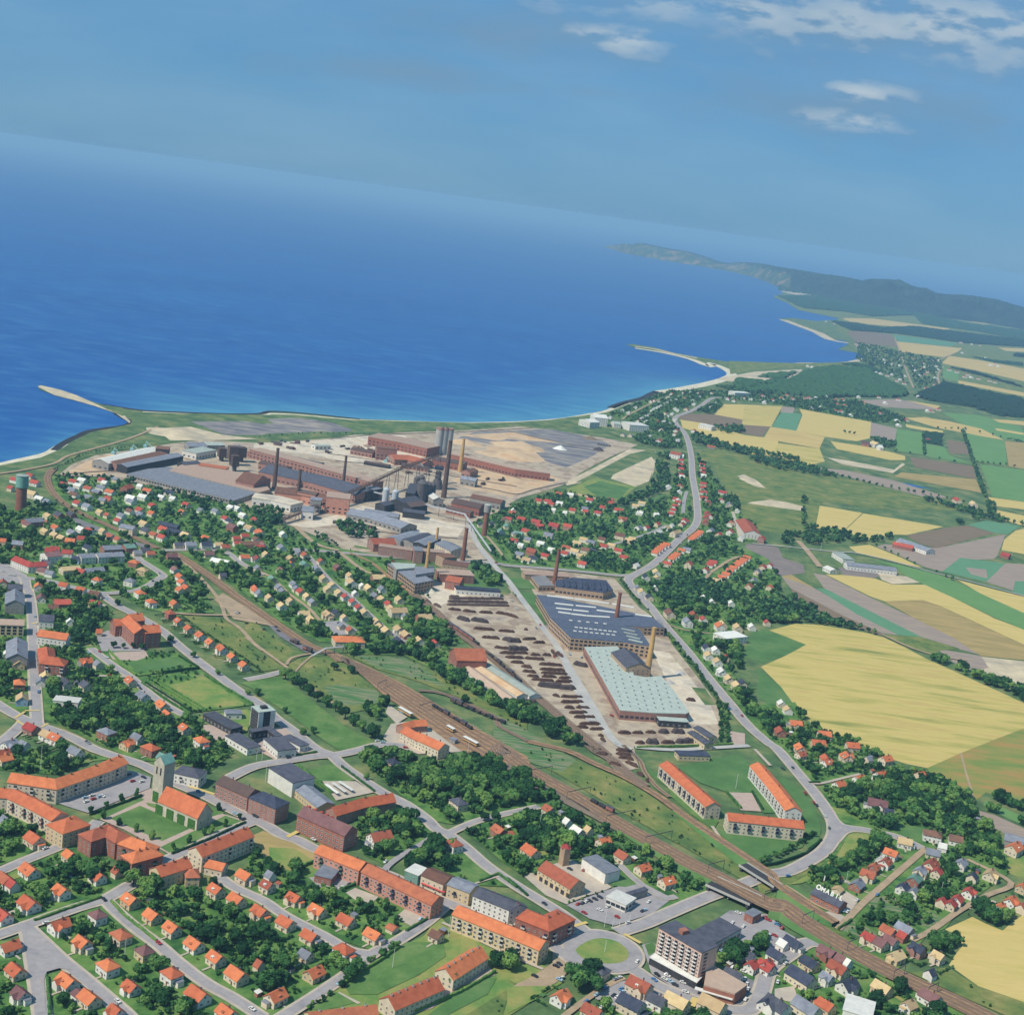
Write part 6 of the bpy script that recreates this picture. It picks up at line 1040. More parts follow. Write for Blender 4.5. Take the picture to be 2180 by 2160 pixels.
for k in range(8):
    a, b = G("B2:%d,%d %d,%d" % (380 + k * 45, 600 + k * 3, 390 + k * 45, 645 + k * 4), 8.5); m = MB(); d = b - a; nn_ = Vector((3.4, .4, 0)); a -= base; b -= base; m.add([a, b, b + nn_ + Vector((0, 0, 2)), a + nn_ + Vector((0, 0, 2)), a + nn_, b + nn_], [(0, 1, 2, 3), (3, 2, 5, 4), (0, 3, 4), (1, 5, 2)]); m.build('sawtooth', ['roof_slate'], t_)
t_ = slab('pipe_works', 'large dark blue roof with three rows of white skylights', 'factory', "B2:212,705 300,712 1050,865 1145,945 900,935 420,900 310,868", 9, 'roof_works', 'wall_buff', winrows=2)
base = Vector(t_.location)
def skyl(rows, h, w=1.6, m_='paint_white', hh=.7, t_=None):
    base = Vector(t_.location)
    for s in rows:
        a, b = G(s, h); m = MB(); m.beam(a - base, b - base, w, hh); m.build('skylight', [m_], t_)
skyl(["B2:345,765 480,780", "B2:500,782 645,795", "B2:355,800 470,812", "B2:480,814 590,825", "B2:370,828 460,840", "B2:465,842 575,855", "B2:580,856 745,866", "B2:650,815 785,832", "B2:290,710 480,730", "B2:490,732 740,765", "B2:760,768 920,795", "B2:930,845 1050,862"], 10, 3.4, t_=t_)
t_ = slab('pipe_works', 'lower dark blue roof with dotted rooflights and tall brick front', 'factory', "B2:312,872 400,885 820,925 960,955 1045,1080 850,1050 460,1018", 13, 'roof_works', 'wall_buff', winrows=3)
skyl(["B2:%d,%d %d,%d" % (x, y, x + 24, y + 3) for x, y in [(490 + i * 35, 938 + i * 4) for i in range(9)] + [(480 + i * 40, 965 + i * 4) for i in range(8)] + [(450 + i * 62, 888 + i * 6) for i in range(5)]], 14, 1.8, t_=t_)
skyl(["B2:830,948 930,970", "B2:848,975 948,997", "B2:866,1000 968,1025", "B2:882,1026 985,1050"], 14, 3.0, 'roof_pale', t_=t_)
slab('pipe_works', 'curved grey-green roof reaching the main road', 'factory', "B2:780,880 900,860 1060,880 1130,900 1140,948 960,945 840,925", 8, 'roof_ash', 'wall_buff')
t_ = slab('pipe_works', 'huge pale green-grey flat roof dotted with small vents', 'factory', "B2:560,1085 800,1080 905,1215 920,1290 1010,1305 1120,1295 1210,1400 1325,1560 1300,1570 1080,1565 820,1545 700,1330", 8, 'roof_pale', 'wall_rose', winrows=1)
base = Vector(t_.location); vm = unit('roof_vent', ['roof_grey'], lambda m: m.box((0, 0, 0), (1.0, 1.8, .8))); hull = [Vector(p) for p in G("B2:575,1100 795,1090 895,1225 915,1310 1120,1310 1300,1545 1080,1550 835,1530 710,1330", 8.5)]; cnt = 0
for i in range(12):
    for j in range(16):
        p = G("B2:%f,%f" % (600 + i * 58 + j * 10, 1120 + j * 33 + (i % 2) * 12 - i * 4), 8.5)[0]
        if inpoly(np.array([p.x]), np.array([p.y]), hull)[0] and cnt < 95: inst('roof_vent', vm, t_, p - base, .3); cnt += 1
# footbridge
t_ = thing('footbridge', 'grey footbridge with ramps crossing the railway', 'footbridge', tuple(G("B1:590,1130")[0])); base = Vector(t_.location); fb = [G("B1:418,1150")[0], G("B1:525,1092", 5.5)[0], G("B1:655,1080", 5.5)[0], G("B1:708,1102")[0]]
m = MB()
for a, b in zip(fb, fb[1:]):
    m.beam(a - base, b - base, 2.4, .35)
m.build('deck', ['concrete'], t_); m = MB()
for a, b in zip(fb, fb[1:]):
    for s_ in (1.2, -1.2): m.beam(a - base + Vector((s_ * .5, s_, .9)), b - base + Vector((s_ * .5, s_, .9)), .12)
m.build('railing', ['steel_light'], t_)
for q in (fb[1], fb[1].lerp(fb[2], .5), fb[2]):
    p = q - base; m = MB(); m.box((p.x, p.y, -.8), (.7, .7, 6.2)); m.build('pillar', ['concrete'], t_)
# bicycle shelters
for i, s in enumerate(("A1:525,232 615,300", "A1:575,222 670,290", "A1:622,212 722,278")):
    a, b = G(s, 2.4); c = a.lerp(b, .5); t_ = thing('shelter', ['left', 'middle', 'right'][i] + ' one of three white bicycle shelters on the schoolyard', 'shelter', (c.x, c.y, 0), group='white bicycle shelters'); m = MB(); m.beam(a - Vector((c.x, c.y, 0)), b - Vector((c.x, c.y, 0)), 2.6, .2); m.build('roof', ['roof_white'], t_)
    for k in (.1, .9): p = a.lerp(b, k) - c; m = MB(); m.box((p.x, p.y, -.8), (.15, .15, 3.1)); m.build('post', ['steel'], t_)

# ------------------------------------------------------------------ houses
ROOFS = dict(o='roof_orange', r='roof_red', u='roof_rust', m='roof_maroon', d='roof_slate', k='roof_dark', g='roof_grey', y='roof_buff', t='roof_green', b='roof_brown', w='roof_white')
RN = dict(o='orange', r='red', u='rust-red', m='maroon', d='dark blue', k='black', g='grey', y='buff', t='green', b='brown', w='white')
WALLS = dict(w='wall_white', c='wall_cream', y='wall_yellow', b='wall_brick', g='wall_grey', l='wall_blue', r='wall_rose')
WN = dict(w='white', c='cream', y='yellow', b='brick', g='grey', l='pale blue', r='pinkish')
HOUSES = []
def H(phrase, street, s, t0=None):
    q = G(street); d = (q[1] - q[0]); ang = math.atan2(d.y, d.x); t = t0 or street.split(':')[0]
    for w in s.split():
        pos, code = w.split('/'); x, y = map(float, pos.split(','))
        sz = float(code[3:] or 1); u, v = src(t, x, y); p = P(u, v, 3.0)
        HOUSES.append(dict(p=Vector((p.x, p.y, 0)), u=u, ang=ang + (math.pi / 2 if code[2] == 'q' else 0), r=code[0], w=code[1], st='hip' if code[2] == 'h' else 'gable', sz=sz, ph=phrase))
ST = "A0:790,1090 1840,1840"
H('the lower left garden quarter', ST, "35,50/ocq 250,640/ocp1.3 505,755/ocp.8 215,862/owp1.25 710,908/owp 35,925/uwp1.1 92,968/rwp.6 445,1018/owp 212,1105/owp1.3 25,1195/rwp 38,500/gcp.6 855,870/ucp.5", 'A0')
H('the block between the two bottom left streets', ST, "432,1268/owq1.15 710,1200/mwh.95 880,1342/uch1.15 600,1395/ocp 1050,1460/myh.95 785,1568/owh1.15 955,1708/owp.9 1250,1628/owh1.1 1440,1772/owp1.35 840,1895/owp.8 1650,1893/owp1.1 1500,1385/roq.3")
H('the bottom left corner plots', ST, "68,1415/owq1.1 115,1590/ocp1.05 150,1760/mwp.9 490,1675/owp1.2 580,1750/mwp.7 650,1795/ocp1.15")
H('the row above the long bottom street', ST, "950,1082/oyp1.05 1108,1192/oyp1.0 1252,1288/ocp1.0 1415,1398/owp1.1 1572,1502/ocp1.0 1722,1625/ocp1.25 1330,600/ocp.1" .replace(" 1330,600/ocp.1", ""))
H('the row below the curving villa street', ST, "1572,1008/ocp1.0 1722,1080/ocp1.1 1892,1168/ocp1.05")
H('the row above the curving villa street', "A1:0,1060 700,1450", "-65,905/ocp1.05 100,975/ucp.85 295,1065/ocp.95 465,1152/ocp1.05 675,1225/ocp1.1 870,1335/ocp1.1 1010,1268/ucp.6")
H('the garden rows right of that street', "A1:0,1060 700,1450", "235,1245/ocp1.1 410,1338/ocp1.05 655,1450/owh1.15 440,1610/oyq1.1 160,1782/ocq1.15 380,1475/gcp.8 1330,1335/bcp.8 120,900/gwp.5 40,1550/ucp.4")
H('the villas round the avenue crossing', "A1:1420,600 1914,970", "915,640/uwq1.7 1460,682/uwh1.05 1785,578/ubp1.1 1015,88/dyh1.1 1490,380/kch1.3")
H('the villas between fire station and railway', "A2:0,890 430,1200", "300,425/ucp.85 435,512/wwp.5 510,580/wcp1.0 700,658/ocq1.0 840,765/ucp1.05 985,852/ocq1.05 1160,948/ocq1.1 172,722/ocp1.3 12,590/ubq.7 590,570/ycp.5")
H('the streets below the roundabout', "A2:940,1570 1500,1850", "390,1780/owq1.1 960,1712/ucp1.5 660,1600/kch1.3 1775,1560/rwq.8 1882,1555/rwq1.0 1230,1835/ycp1.5 1090,1815/kwp1.1 900,1850/dcp1.6 1490,1850/ycp1.6 1895,1830/dwq1.2 620,1890/ucp1.2 1740,1480/kwp1.1 1640,1620/kwp1.2")
H('the villas up against the wheat field', "A3:450,220 950,130", "480,82/owp1.0 630,40/ocp1.0 908,60/ocp1.2 780,55/gcp.6 570,238/owp1.05 715,200/owp1.0 868,172/owp1.1 1160,168/ocp.8 290,20/ucp.9")
H('the villas inside the dark grove', "A3:570,560 1200,700", "845,392/mwp1.7 930,440/dwp.7 1045,660/ywp1.15 1245,612/bwh1.5 1415,640/bwp1.1 1250,735/gcp1.1 1590,505/gcp.6 1320,690/wwp.6")
H('the upper dirt lane behind the lettered workshop', "A3:720,1120 1200,700", "945,745/owq1.05 905,808/uwp1.0 780,900/ucq1.1 700,965/gbp1.15 820,845/ubp.9 865,790/wwp.4 560,990/ycp.7")
H('the two dirt lanes on the right', "A3:720,1120 1200,700", "1235,825/ucp1.3 1155,872/gcp1.0 1118,932/tbp1.15 1032,992/dwp1.0 1110,1022/gwp.7 1455,818/gwp1.05 1540,912/dcp.7 1670,892/ycp1.2 1510,1022/rwp.9 1430,1075/rwp.9 1382,1112/rcp.8 1315,1092/rcp.6 1280,880/rcp.8")
H('the right-hand edge', "A3:1200,1340 1820,950", "1822,1085/owp1.05 1740,1132/owp.9 1842,708/ocp1.5 1900,1130/ucp.7 1900,985/oyp.8")
H('the old cottages between allotments and railway', "A3:300,1250 900,1600", "1045,1292/gcp1.2 925,1305/ucp1.0 785,1355/rcp.9 855,1388/mcp1.2 940,1378/mwp1.0 985,1488/yyq1.1 1140,1440/drp1.0 1232,1612/dwq.55 1290,1490/ycp.8 1030,1340/rbp.6")
H('the bottom right corner', "A3:300,1250 900,1600", "480,1462/mbp1.2 570,1500/mwp1.0 230,1390/dwp1.2 110,1480/dwp1.1 35,1565/rwp1.1 355,1540/dyp1.15 290,1650/dcp1.9 480,1645/gwp.8 630,1702/dwq1.35 880,1725/yyp1.2 470,1848/oyp1.1 330,1872/gcp1.7 115,1855/kwp1.6 1230,1790/mwp1.3 1078,1842/ywq.9 560,1580/ucp1.3 620,1530/wwp.6 160,1400/wwp.6")
H('the plots below the town hall street', "B0:300,1640 700,1820", "20,1862/ucq1.0 72,1792/gwq1.1 172,1795/gwp.7 345,1722/ywp1.1 405,1748/owp1.1 230,1672/rrp1.2 775,1712/gbh1.3 925,1790/oyq1.0 1000,1745/gwp.9 1095,1832/obh1.35 550,1852/gwp1.15 1190,1890/twp.9")
H('the villas left of the sports lawns', "B0:700,1120 1330,1580", "1345,1680/ocp.95 1465,1778/owh1.15 1215,1582/ocp.95 1180,1512/ocp1.15 950,1335/ocp1.0 1040,1442/gwp1.2 625,1365/kcp1.1 480,1352/kcp1.2 620,1195/ogq1.15 715,1208/gcp.8")
H('the lower end of the left street', "B0:250,1600 240,1000", "140,1360/obh1.15 160,1465/ylp1.25 330,1300/ycp1.1 140,1205/yyp1.25 295,1335/gwp.8 60,1130/wwp.8")
H('the upper part of the left street', "B0:240,900 220,700", "105,765/rcp1.1 278,648/owp1.05 298,728/mwp1.15 388,800/bwq1.0 510,900/wwp.6 20,620/ucp1.0 720,975/ocq.5")
H('the villas along the side street above the school', "B0:500,640 730,690", "695,770/rcp1.15 690,702/bcp1.15 590,668/owp1.0 465,640/owp1.0 705,608/owh1.0 945,612/gwh1.15 1035,535/yyh1.3 975,475/obh1.25 585,540/rcp1.05 365,548/gwp.9 310,528/mcp1.0 560,448/dlp1.1 340,480/kcp1.2")
H('the villas inside the loop above the avenue', "B0:950,830 1300,1070", "1275,522/mwp1.05 1310,572/owp.95 1325,612/owp.95 1352,655/oyp1.15 1310,668/ocp.8 1272,768/oyp.9 1100,762/owh1.1 1020,698/owh1.25")
H('the villa row along the right side of the avenue', "B0:1180,960 1750,1410", "1240,848/ubh1.05 1302,895/ocp.95 1375,952/ocp.95 1460,1000/owp1.1 1532,1052/ocp1.0 1615,1102/owp1.15 1692,1155/ocp.95 1775,1218/ocp.95 1860,672/ocp.8 1885,695/gwp.7")
H('the crossing by the upper railway', "B0:1150,380 1600,380", "1250,425/mbp1.25 1385,352/gwp1.4 1300,345/kcp1.2 1500,348/dwp1.4 1520,408/mcp1.2 1640,360/ucp1.1 1778,430/owp1.0 1860,442/mwp1.1 1730,330/rwp1.0 1890,358/rwp1.1 1720,295/rcp.9 1780,275/rcp.9 1590,340/ywp.9 1050,380/kcp1.1 1000,400/gcp.9 1095,405/ucp.9 1620,565/kcp.7")
H('the red-roofed cluster by the town square', "B0:100,400 500,440", "370,385/rwp1.3 490,402/rwp1.25 400,372/rcp1.0 130,338/gbp1.3 10,312/ocp1.0 510,318/obp1.15 590,295/rcp.8")
H('the gardens under the left water tower', "B0:300,200 600,330", "650,242/rwp1.2 590,228/wwp1.2 525,250/gwp1.1 450,290/yyp1.0 400,268/yyp1.0 330,242/yyp1.05 405,215/owp1.05 325,180/owp1.0 350,130/ycp1.0 205,192/mcp1.1 430,122/kbp1.3 520,118/kbp1.2 800,278/ucp1.1 750,240/ycp.8 640,360/dwp1.0 860,300/ucp.9")
H('the streets between railway bend and steelworks', "B0:600,60 1100,240", "565,36/rwp1.05 635,65/gwp1.3 730,102/ycp.9 345,26/gwp.9 885,128/gwp1.0 945,96/bwp1.0 1018,86/rcp1.0 1105,112/ocp.9 1112,55/rcp1.0 1048,185/ycp1.15 1190,240/rcp1.4 1180,290/rwp1.2 1350,275/ywp1.3 1500,292/owp1.1 1355,48/rcp1.0 1325,102/ocp.8 1570,95/gwp1.0 1640,148/rwp.9 1668,165/dwp.8 1690,222/mbp1.4 1812,218/ywp1.2 1885,250/owp1.1 860,165/rwp.9 1020,120/gwp1.0 955,25/gwp1.1 790,20/ucp.8 1768,125/wwp1.0 1680,68/wwp.9 1725,75/wwp.9 1852,160/rcp.8 1760,190/wwp.9 1120,265/ucp1.0 1060,240/kcp1.3 780,125/ucp.7 1460,90/gwp.7")
H('the gardens below the steelworks office', "B1:120,570 400,800", "48,245/ucp1.1 10,158/ucp.8 68,350/mwp1.2 20,302/bwp1.0 22,442/rwp1.1 92,410/ycp.9 215,262/wwp.9 205,358/gwp1.1 330,395/gwp1.1 375,415/ucp1.0 270,440/yrp1.1 265,478/owp1.1 200,528/mwp1.15 370,480/twp1.0 490,460/ucp.8 455,515/gwp1.1 612,505/mbp1.1 30,510/gcp.8")
H('the cottage rows left of the workers street', "B1:120,570 400,800", "135,592/tgp1.05 185,650/gcp.9 210,678/gcp.9 295,628/gwp1.0 345,680/rcp1.0 35,682/gcp.9 10,658/ocp.8 115,730/ycp1.0 205,785/ywp1.1 270,750/ycp1.0 390,718/ycp1.0 430,758/gcp1.0 365,845/ywq1.15 422,890/yyp1.3 540,850/ycp1.3 600,840/dcp1.0 660,870/ywp.7 310,660/gcp.7 640,930/gcp.7")
H('the straight row along the workers street', "B1:560,600 1000,980", "510,588/ycp1.1 575,632/ywp1.0 540,662/ycp.9 622,690/ycp1.0 668,722/rwp1.0 722,760/rwp1.0 765,800/rwp1.0 808,832/ycp1.1 895,898/ycp.9 920,938/ycp1.0 965,968/ycp1.15 1055,955/ywp1.15 1110,995/ybp1.3 1055,1042/dbp1.25 1205,1035/ywp.9")
H('the plots between workers street and mill siding', "B1:560,600 1000,980", "700,568/ywp1.1 710,622/ywp1.5 905,592/ybq1.7 838,655/yyp1.3 935,665/gwp1.1 1050,838/ycq2.0 1240,882/ybq1.7 1060,742/ycp1.1 935,735/ycp1.0 982,772/rcp1.0 1000,802/ycp.9 885,712/gcp1.2 1320,1058/rcp.9 790,640/wwp.6 740,695/wwp.6 1100,860/gwp.5 705,960/ucp.9")
H('the villas around the slim water tower', "B1:1690,270 1830,440", "1830,158/bcp1.1 1845,205/tcp1.1 1800,240/twp1.0 1655,195/dcp1.0 1740,190/dcp1.0 1890,312/rwp1.0 1882,115/ucp1.0 1905,260/gcp1.0 1890,90/wcp.6")
H('the villas left of the strip field', "C2:0,1100 400,1180", "230,985/rcp1.0 300,990/rwp1.1 320,1010/rcp1.0 385,1005/wwp1.0 380,935/ucp1.0 465,942/wwp1.0 605,980/rwp1.1 770,1005/rcp1.1 820,1055/rwp1.4 945,1025/ywp1.1 990,1005/ywp1.1 480,1055/rcp1.0 570,1045/gwp1.0 665,1075/rwp1.0 975,1075/wwp.9 1095,1090/wwp.8 850,1120/ucp1.2 425,1075/wwp.6 340,1055/wwp.6 700,1035/rcp.8 575,1065/rcp.8 760,980/ucp.8", 'C2')
H('the rows between strip field and works street', "B2:0,240 600,380", "210,172/rrp1.3 105,152/rrp1.2 240,202/rrp1.1 340,212/rrp1.6 440,215/rrp1.4 135,245/rcp1.3 82,265/tcp1.3 50,312/rwp1.15 300,282/gcp1.4 245,330/wwp1.0 558,302/ywp1.1 610,322/gcp1.2 510,328/ycp1.2 820,282/bcp1.5 690,300/bcp1.0 700,350/rwp1.15 760,345/ycp1.1 810,382/rcp1.1 850,432/rcp1.1 432,362/ucp1.2 490,392/ywp1.3 570,380/bcp1.3 545,482/rwp1.2 325,378/wwp1.0 175,395/ubp1.4 275,420/rcp1.1 90,415/gcp1.2 140,450/ywp1.2 190,440/dwp1.0 420,402/rwp1.0 540,422/ycp1.0 885,310/ycp1.1 910,298/ywp1.0 40,110/rcp1.0 10,155/rcp1.0 150,300/gcp.9 100,345/wwp.7 625,385/dwp.8")
H('the lanes left of the shore road bend', "B2:800,300 1180,200", "1100,246/wwp1.1 1160,216/ywp1.1 1240,246/ywp1.1 1010,215/rwp1.0 955,215/gwp1.1 1295,168/rwp1.3 1090,190/rcp.9 1270,190/rcp.9 840,160/ucp1.0 935,490/wwp.9 960,105/wwp.9 1088,120/wwp.8 1215,265/ycp1.4 1195,200/wwp.6")
H('the white terrace left of the shore road', "B2:1050,400 1180,320", "1160,340/ owq".replace('/ ', '/') + " 1138,348/owq.9 1115,365/owq.9 1095,382/owq.9 1075,398/owq.9")
H('the terrace on the inside of the road bend', "B2:1340,300 1410,250", "1405,250/owq.9 1390,262/owq.9 1374,274/owq.9 1358,286/owq.9 1342,300/owq.9")
H('the terrace right below the road bend', "B2:1180,470 1320,360", "1308,375/gwq1.1 1268,382/owq1.0 1235,412/owq.9 1215,425/owq.9 1195,442/owq.9 1165,480/rcq1.3")
H('the terrace where the parallel lane ends', "B2:1190,120 1250,20", "1240,30/rwq.9 1222,58/rwq.9 1206,88/rwq.9 1190,114/rwq.9 1225,8/rwq.9")
H('the white-gabled curved terrace', "B2:1560,590 1750,430", "1745,435/owq1.0 1720,452/owq1.0 1695,470/owq1.1 1670,488/owq1.0 1645,508/owq1.0 1620,530/owq1.0 1592,555/owq1.05 1562,578/owq1.1 1522,602/ywq1.0")
H('the villas around the curved terrace', "B2:1560,590 1750,430", "1320,490/ucp1.4 1497,468/rcq1.1 1475,485/rwq.9 1440,522/rwp1.0 1820,540/gcp1.3 1790,600/gwp1.3 1760,642/ucp1.3 1860,502/rcp1.2 1850,305/rrp1.5 1700,292/wwp1.1 1620,252/rwp1.4 1620,190/ywp1.1 1540,265/rcp1.2 1735,245/owp1.1 1480,235/gwp1.3 1910,650/ocp1.0 1910,490/rwp.9")
H('the houses where the works street meets the road', "B2:880,600 1060,830", "1085,540/ywp1.3 1010,578/dwp1.2 1088,582/ycp1.0 980,682/ywp1.2 950,652/gcp.8 1035,722/dcp1.2 1180,848/bcp1.9 1355,848/ubp1.2 1428,885/rwp1.1 1310,910/gwp1.5 1545,940/owp1.5 1565,920/ycp1.3 1675,945/ycp1.3 1075,655/wwp.6")
H('the row along the right side of the main road', "B2:1300,1100 1750,1650", "1465,1148/ywp1.2 1530,1195/ywp1.2 1560,1265/wwp1.2 1612,1320/ycp1.1 1670,1368/ycp1.2 1450,1090/dwp1.1 1515,1108/wwp1.1 1710,1345/dcp1.0 1430,725/wwp.7 1490,755/wwp.7 1630,765/wwp.8 1780,935/wwp.9 1890,905/rcp.7 1590,1160/rcp.5")
H('the brick villas at the wheat field edge', "B3:0,1700 130,1900", "250,1645/ocq1.25 140,1700/ubp1.2 460,1725/ocq1.25 285,1820/ocp1.25 415,1790/oyq1.35 665,1808/ocq1.25 625,1885/ocp1.15 150,1495/wcp.8 195,1540/ywp.9 470,1900/ocp1.0")
H('the houses on the left bank of the shore road', "C2:1350,650 1380,950", "1275,655/wwq1.1 1275,690/rwq1.0 1277,722/rcq1.0 1277,752/rcq1.0 1268,795/rwq1.2 1185,885/wwp1.3 1270,880/ucp1.5 1265,922/wwp1.1 1255,985/wwp1.1 1282,810/wwq.9")
H('the houses on the right bank of the shore road', "C2:1350,650 1380,950", "1430,722/rwq1.0 1434,752/rwq1.0 1434,780/rwq1.0 1440,802/wwq1.0 1438,862/rcq1.1 1440,892/rwq1.1 1440,925/rwq1.2 1442,965/rwq1.2 1478,1000/rrp1.3 1580,925/rwq1.4 1575,982/rwp1.1 1495,590/ugq1.6 1470,1080/rrp1.2 1460,1110/rrp1.2 1490,1100/rwp1.0 1455,1145/rrp1.1 1650,1150/rwp1.2 1300,1130/rrp1.2 1630,1025/gcp1.6 1690,1060/wwp.7")
H('the villages by the bay', "C2:1240,370 1500,235", "1055,256/rwp 1078,250/rwp 1205,200/owp1.2 1290,195/rwp1.2 1362,165/rwp 1402,195/rwp1.2 1300,232/rcp1.3 1235,245/wwp1.2 1195,252/wwp 1170,266/wwp 1145,276/wwp 1125,290/wwp 1100,300/wwp 1075,310/wwp 1060,322/wwp 1410,225/wwp1.2 1360,250/wwp1.2 1370,275/wwp1.2 1430,195/rwp 1500,195/rwp1.2 1528,270/wwp1.4 1490,300/ywp1.2 1230,310/wwp1.2 1315,312/ucp1.6 1160,345/rwp1.2 1175,365/wwp1.2 1040,355/wwp 1010,365/wwp 985,380/wwp 960,400/rwp 1020,402/wwp 755,372/wwp 845,322/wwp 890,337/wwp 940,300/wwp1.1 1100,405/rcp1.3 1150,402/wwp 1190,420/wwp 1230,392/wwp1.2 1130,465/ywp1.1 1240,470/rwp1.4 1230,497/rwp1.3 1250,542/wwp1.4 1115,545/rwp1.9 1045,512/wwp 905,505/gcp1.2 850,500/gcp1.2 1370,472/rwp1.5 1600,442/rwp1.5 1620,236/rwp1.3 1665,250/rwp1.3 1740,232/rwp1.4 1790,240/wwp1.1 1890,256/wwp 1880,216/rwp 1340,190/wwp 1270,215/wwp 1180,230/wwp1.1 1110,262/wwp 1210,345/wwp 1250,320/wwp")
H('the steelworks edge villas', "C0:500,860 1000,980", "112,832/rwp1.1 258,855/rwp1.3 232,942/ycp1.5 290,970/wwp1.1 220,802/rcp1.0 540,845/rwp1.1 605,835/wwp1.1 575,875/wwp1.0 530,905/gwp1.1 545,940/bwp1.2 648,895/uwp1.1 710,920/gbp1.1 745,890/gwp1.2 808,920/owp1.2 935,900/ubq1.8 795,970/rcp.9 755,982/gcp1.0 960,975/wwp1.4 1085,912/owp1.2 1245,925/dwp1.2 1050,960/wwp1.3 1185,960/wwp.9 750,835/rcp1.0 468,866/rcp1.0 80,893/rcp.7 850,830/gcp.8 1030,880/wwp.8 650,960/gwp1.0 1270,970/wwp.8 770,855/wwp.8", 'C0')
H('the far seaside villages', "C3:700,200 1300,420", "15,560/rwp1.3 90,592/rwp 155,580/owp1.3 195,556/rcp1.2 235,582/rwp1.3 25,610/wwp 330,582/rwp1.2 360,576/rwp1.2 405,575/wwp 555,590/ucp1.3 605,590/rcp1.2 565,622/rcp1.1 618,632/ocp1.3 555,672/rwp1.5 592,675/rwp1.2 660,702/wwp1.1 445,645/wwp1.4 370,650/wwp 762,612/ocp1.3 868,570/rwp 915,612/wwp1.4 1012,588/rwp1.2 880,690/rwp1.5 1000,742/wwp1.3 1070,738/rcp1.2 1012,775/wwp1.3 1222,575/wwp1.3 1158,565/wwp1.2 718,568/wwp 480,565/wwp 1215,505/rwp1.2 1055,470/rwp1.4 1040,440/wwp 1000,450/rwp1.1 930,412/rwp1.2 965,405/wwp1.3 1022,440/wwp 700,180/rwp1.4 710,195/rwp1.3 825,240/wwp1.3 785,222/wwp1.1 850,270/rwp1.3 905,295/wwp1.2 955,258/rwp1.3 912,320/wwp1.4 970,328/wwp1.4 1020,338/wwp1.4 1030,295/wwp1.3 860,300/rwp1.1 1130,290/rwp1.3 1120,345/wwp1.4 1135,375/wwp1.2 1190,320/rwp1.4 1185,360/rwp1.4 1205,350/wwp1.3 1245,335/wwp1.3 1230,385/rwp1.3 1265,300/wwp1.3 1280,330/rwp1.4 1290,345/wwp1.3 1300,365/wwp1.3 1275,385/wwp1.3 1310,300/wwp1.2 1285,430/wwp1.6 1290,455/rwp1.5 1285,480/rwp1.4 1210,405/rcp1.1 1165,410/wwp1.1 1060,415/wwp 850,390/wwp1.3 880,397/wwp1.2 800,380/wwp1.1 650,355/wwp 380,350/wwp1.4 345,342/wwp 205,450/rwp1.3 1385,370/rwp1.6 1440,385/rwp1.6 1500,420/rwp1.6 1545,425/wwp1.6 1520,405/rwp1.4 1600,435/rwp1.3 1680,450/rwp1.3 1720,460/rwp1.2 1470,168/rwp1.9 1550,182/wwp1.3 1610,190/rwp1.3 1620,130/rwp1.5 1650,282/wwp1.3 1690,335/wwp2 1720,325/rwp1.4 1745,345/wwp1.6 1250,672/rcp1.8 1225,670/wwp1.2 1305,660/rcp1.3 1235,885/rwp1.4 700,60/rwp1.3 780,72/wwp1.2 540,30/rwp1.3 480,15/wwp 575,18/rwp 620,30/wwp 880,85/wwp1.1 1440,1332/rcp2 1560,1360/ycp1.6 1480,245/wwp1.3", 'C3')
for h_ in HOUSES[-150:]:
    if h_['ph'] == 'the far seaside villages': h_['sz'] *= 1.35
H('the hill village across the bay', "D:920,420 1150,450", ' '.join("%d,%d/%swp1.7" % (915 + (i * 37) % 235, 402 + ((i * 37) % 235) * .19 + (i * 13) % 30, 'wwrwwg'[i % 6]) for i in range(46)) + " 1275,472/wwp3 1200,470/wwp1.6 1155,420/wwp1.6", 'D')
def hc(h): return (h['p'] - Vector((0, 0, CAMH))).length
HOUSES = [h for h in HOUSES if h['sz'] > .35]
for h in HOUSES: h['k'] = h['sz'] / hc(h)
HOUSES.sort(key=lambda h: -h['k'])
grp = {}
for h in HOUSES: grp.setdefault(h['ph'], []).append(h)
ORD = ['zeroth', 'first', 'second', 'third', 'fourth', 'fifth', 'sixth', 'seventh', 'eighth', 'ninth', 'tenth', 'eleventh', 'twelfth']
def nth(i): return ORD[i] if i < len(ORD) else '%d%s' % (i, {1: 'st', 2: 'nd', 3: 'rd'}.get(i % 10 if i // 10 != 1 else 0, 'th'))
def place_words(items, key):
    """items of one look in one place are told apart by their order from the left"""
    items.sort(key=key); n = len(items)
    for i, it in enumerate(items):
        it['pos'] = '' if n == 1 else ('leftmost ' if i == 0 else 'rightmost ' if i == n - 1 else nth(i + 1) + '-from-left ')
for ph, l in grp.items():
    sub = {}
    for h in l: sub.setdefault((h['r'], h['w'], h['st'], h['sz'] < .75), []).append(h)
    for k, m in sub.items(): place_words(m, lambda h: h['u'])
STUFFH = {}
def hstuff(h):
    L_, W_w = 10 * h['sz'], 8.4 * (.5 + .5 * h['sz']); d = Vector((math.cos(h['ang']), math.sin(h['ang']), 0)) * L_ / 2
    W_, Rf, runs, _ = shell([h['p'] - d, h['p'] + d], W_w, 3.2, 3.0, 'gable', .3)
    STUFFH.setdefault(WALLS[h['w']], []).append(W_); STUFFH.setdefault(ROOFS[h['r']], []).append(Rf)
nh = 0; SHEDS = []; BEDS = []
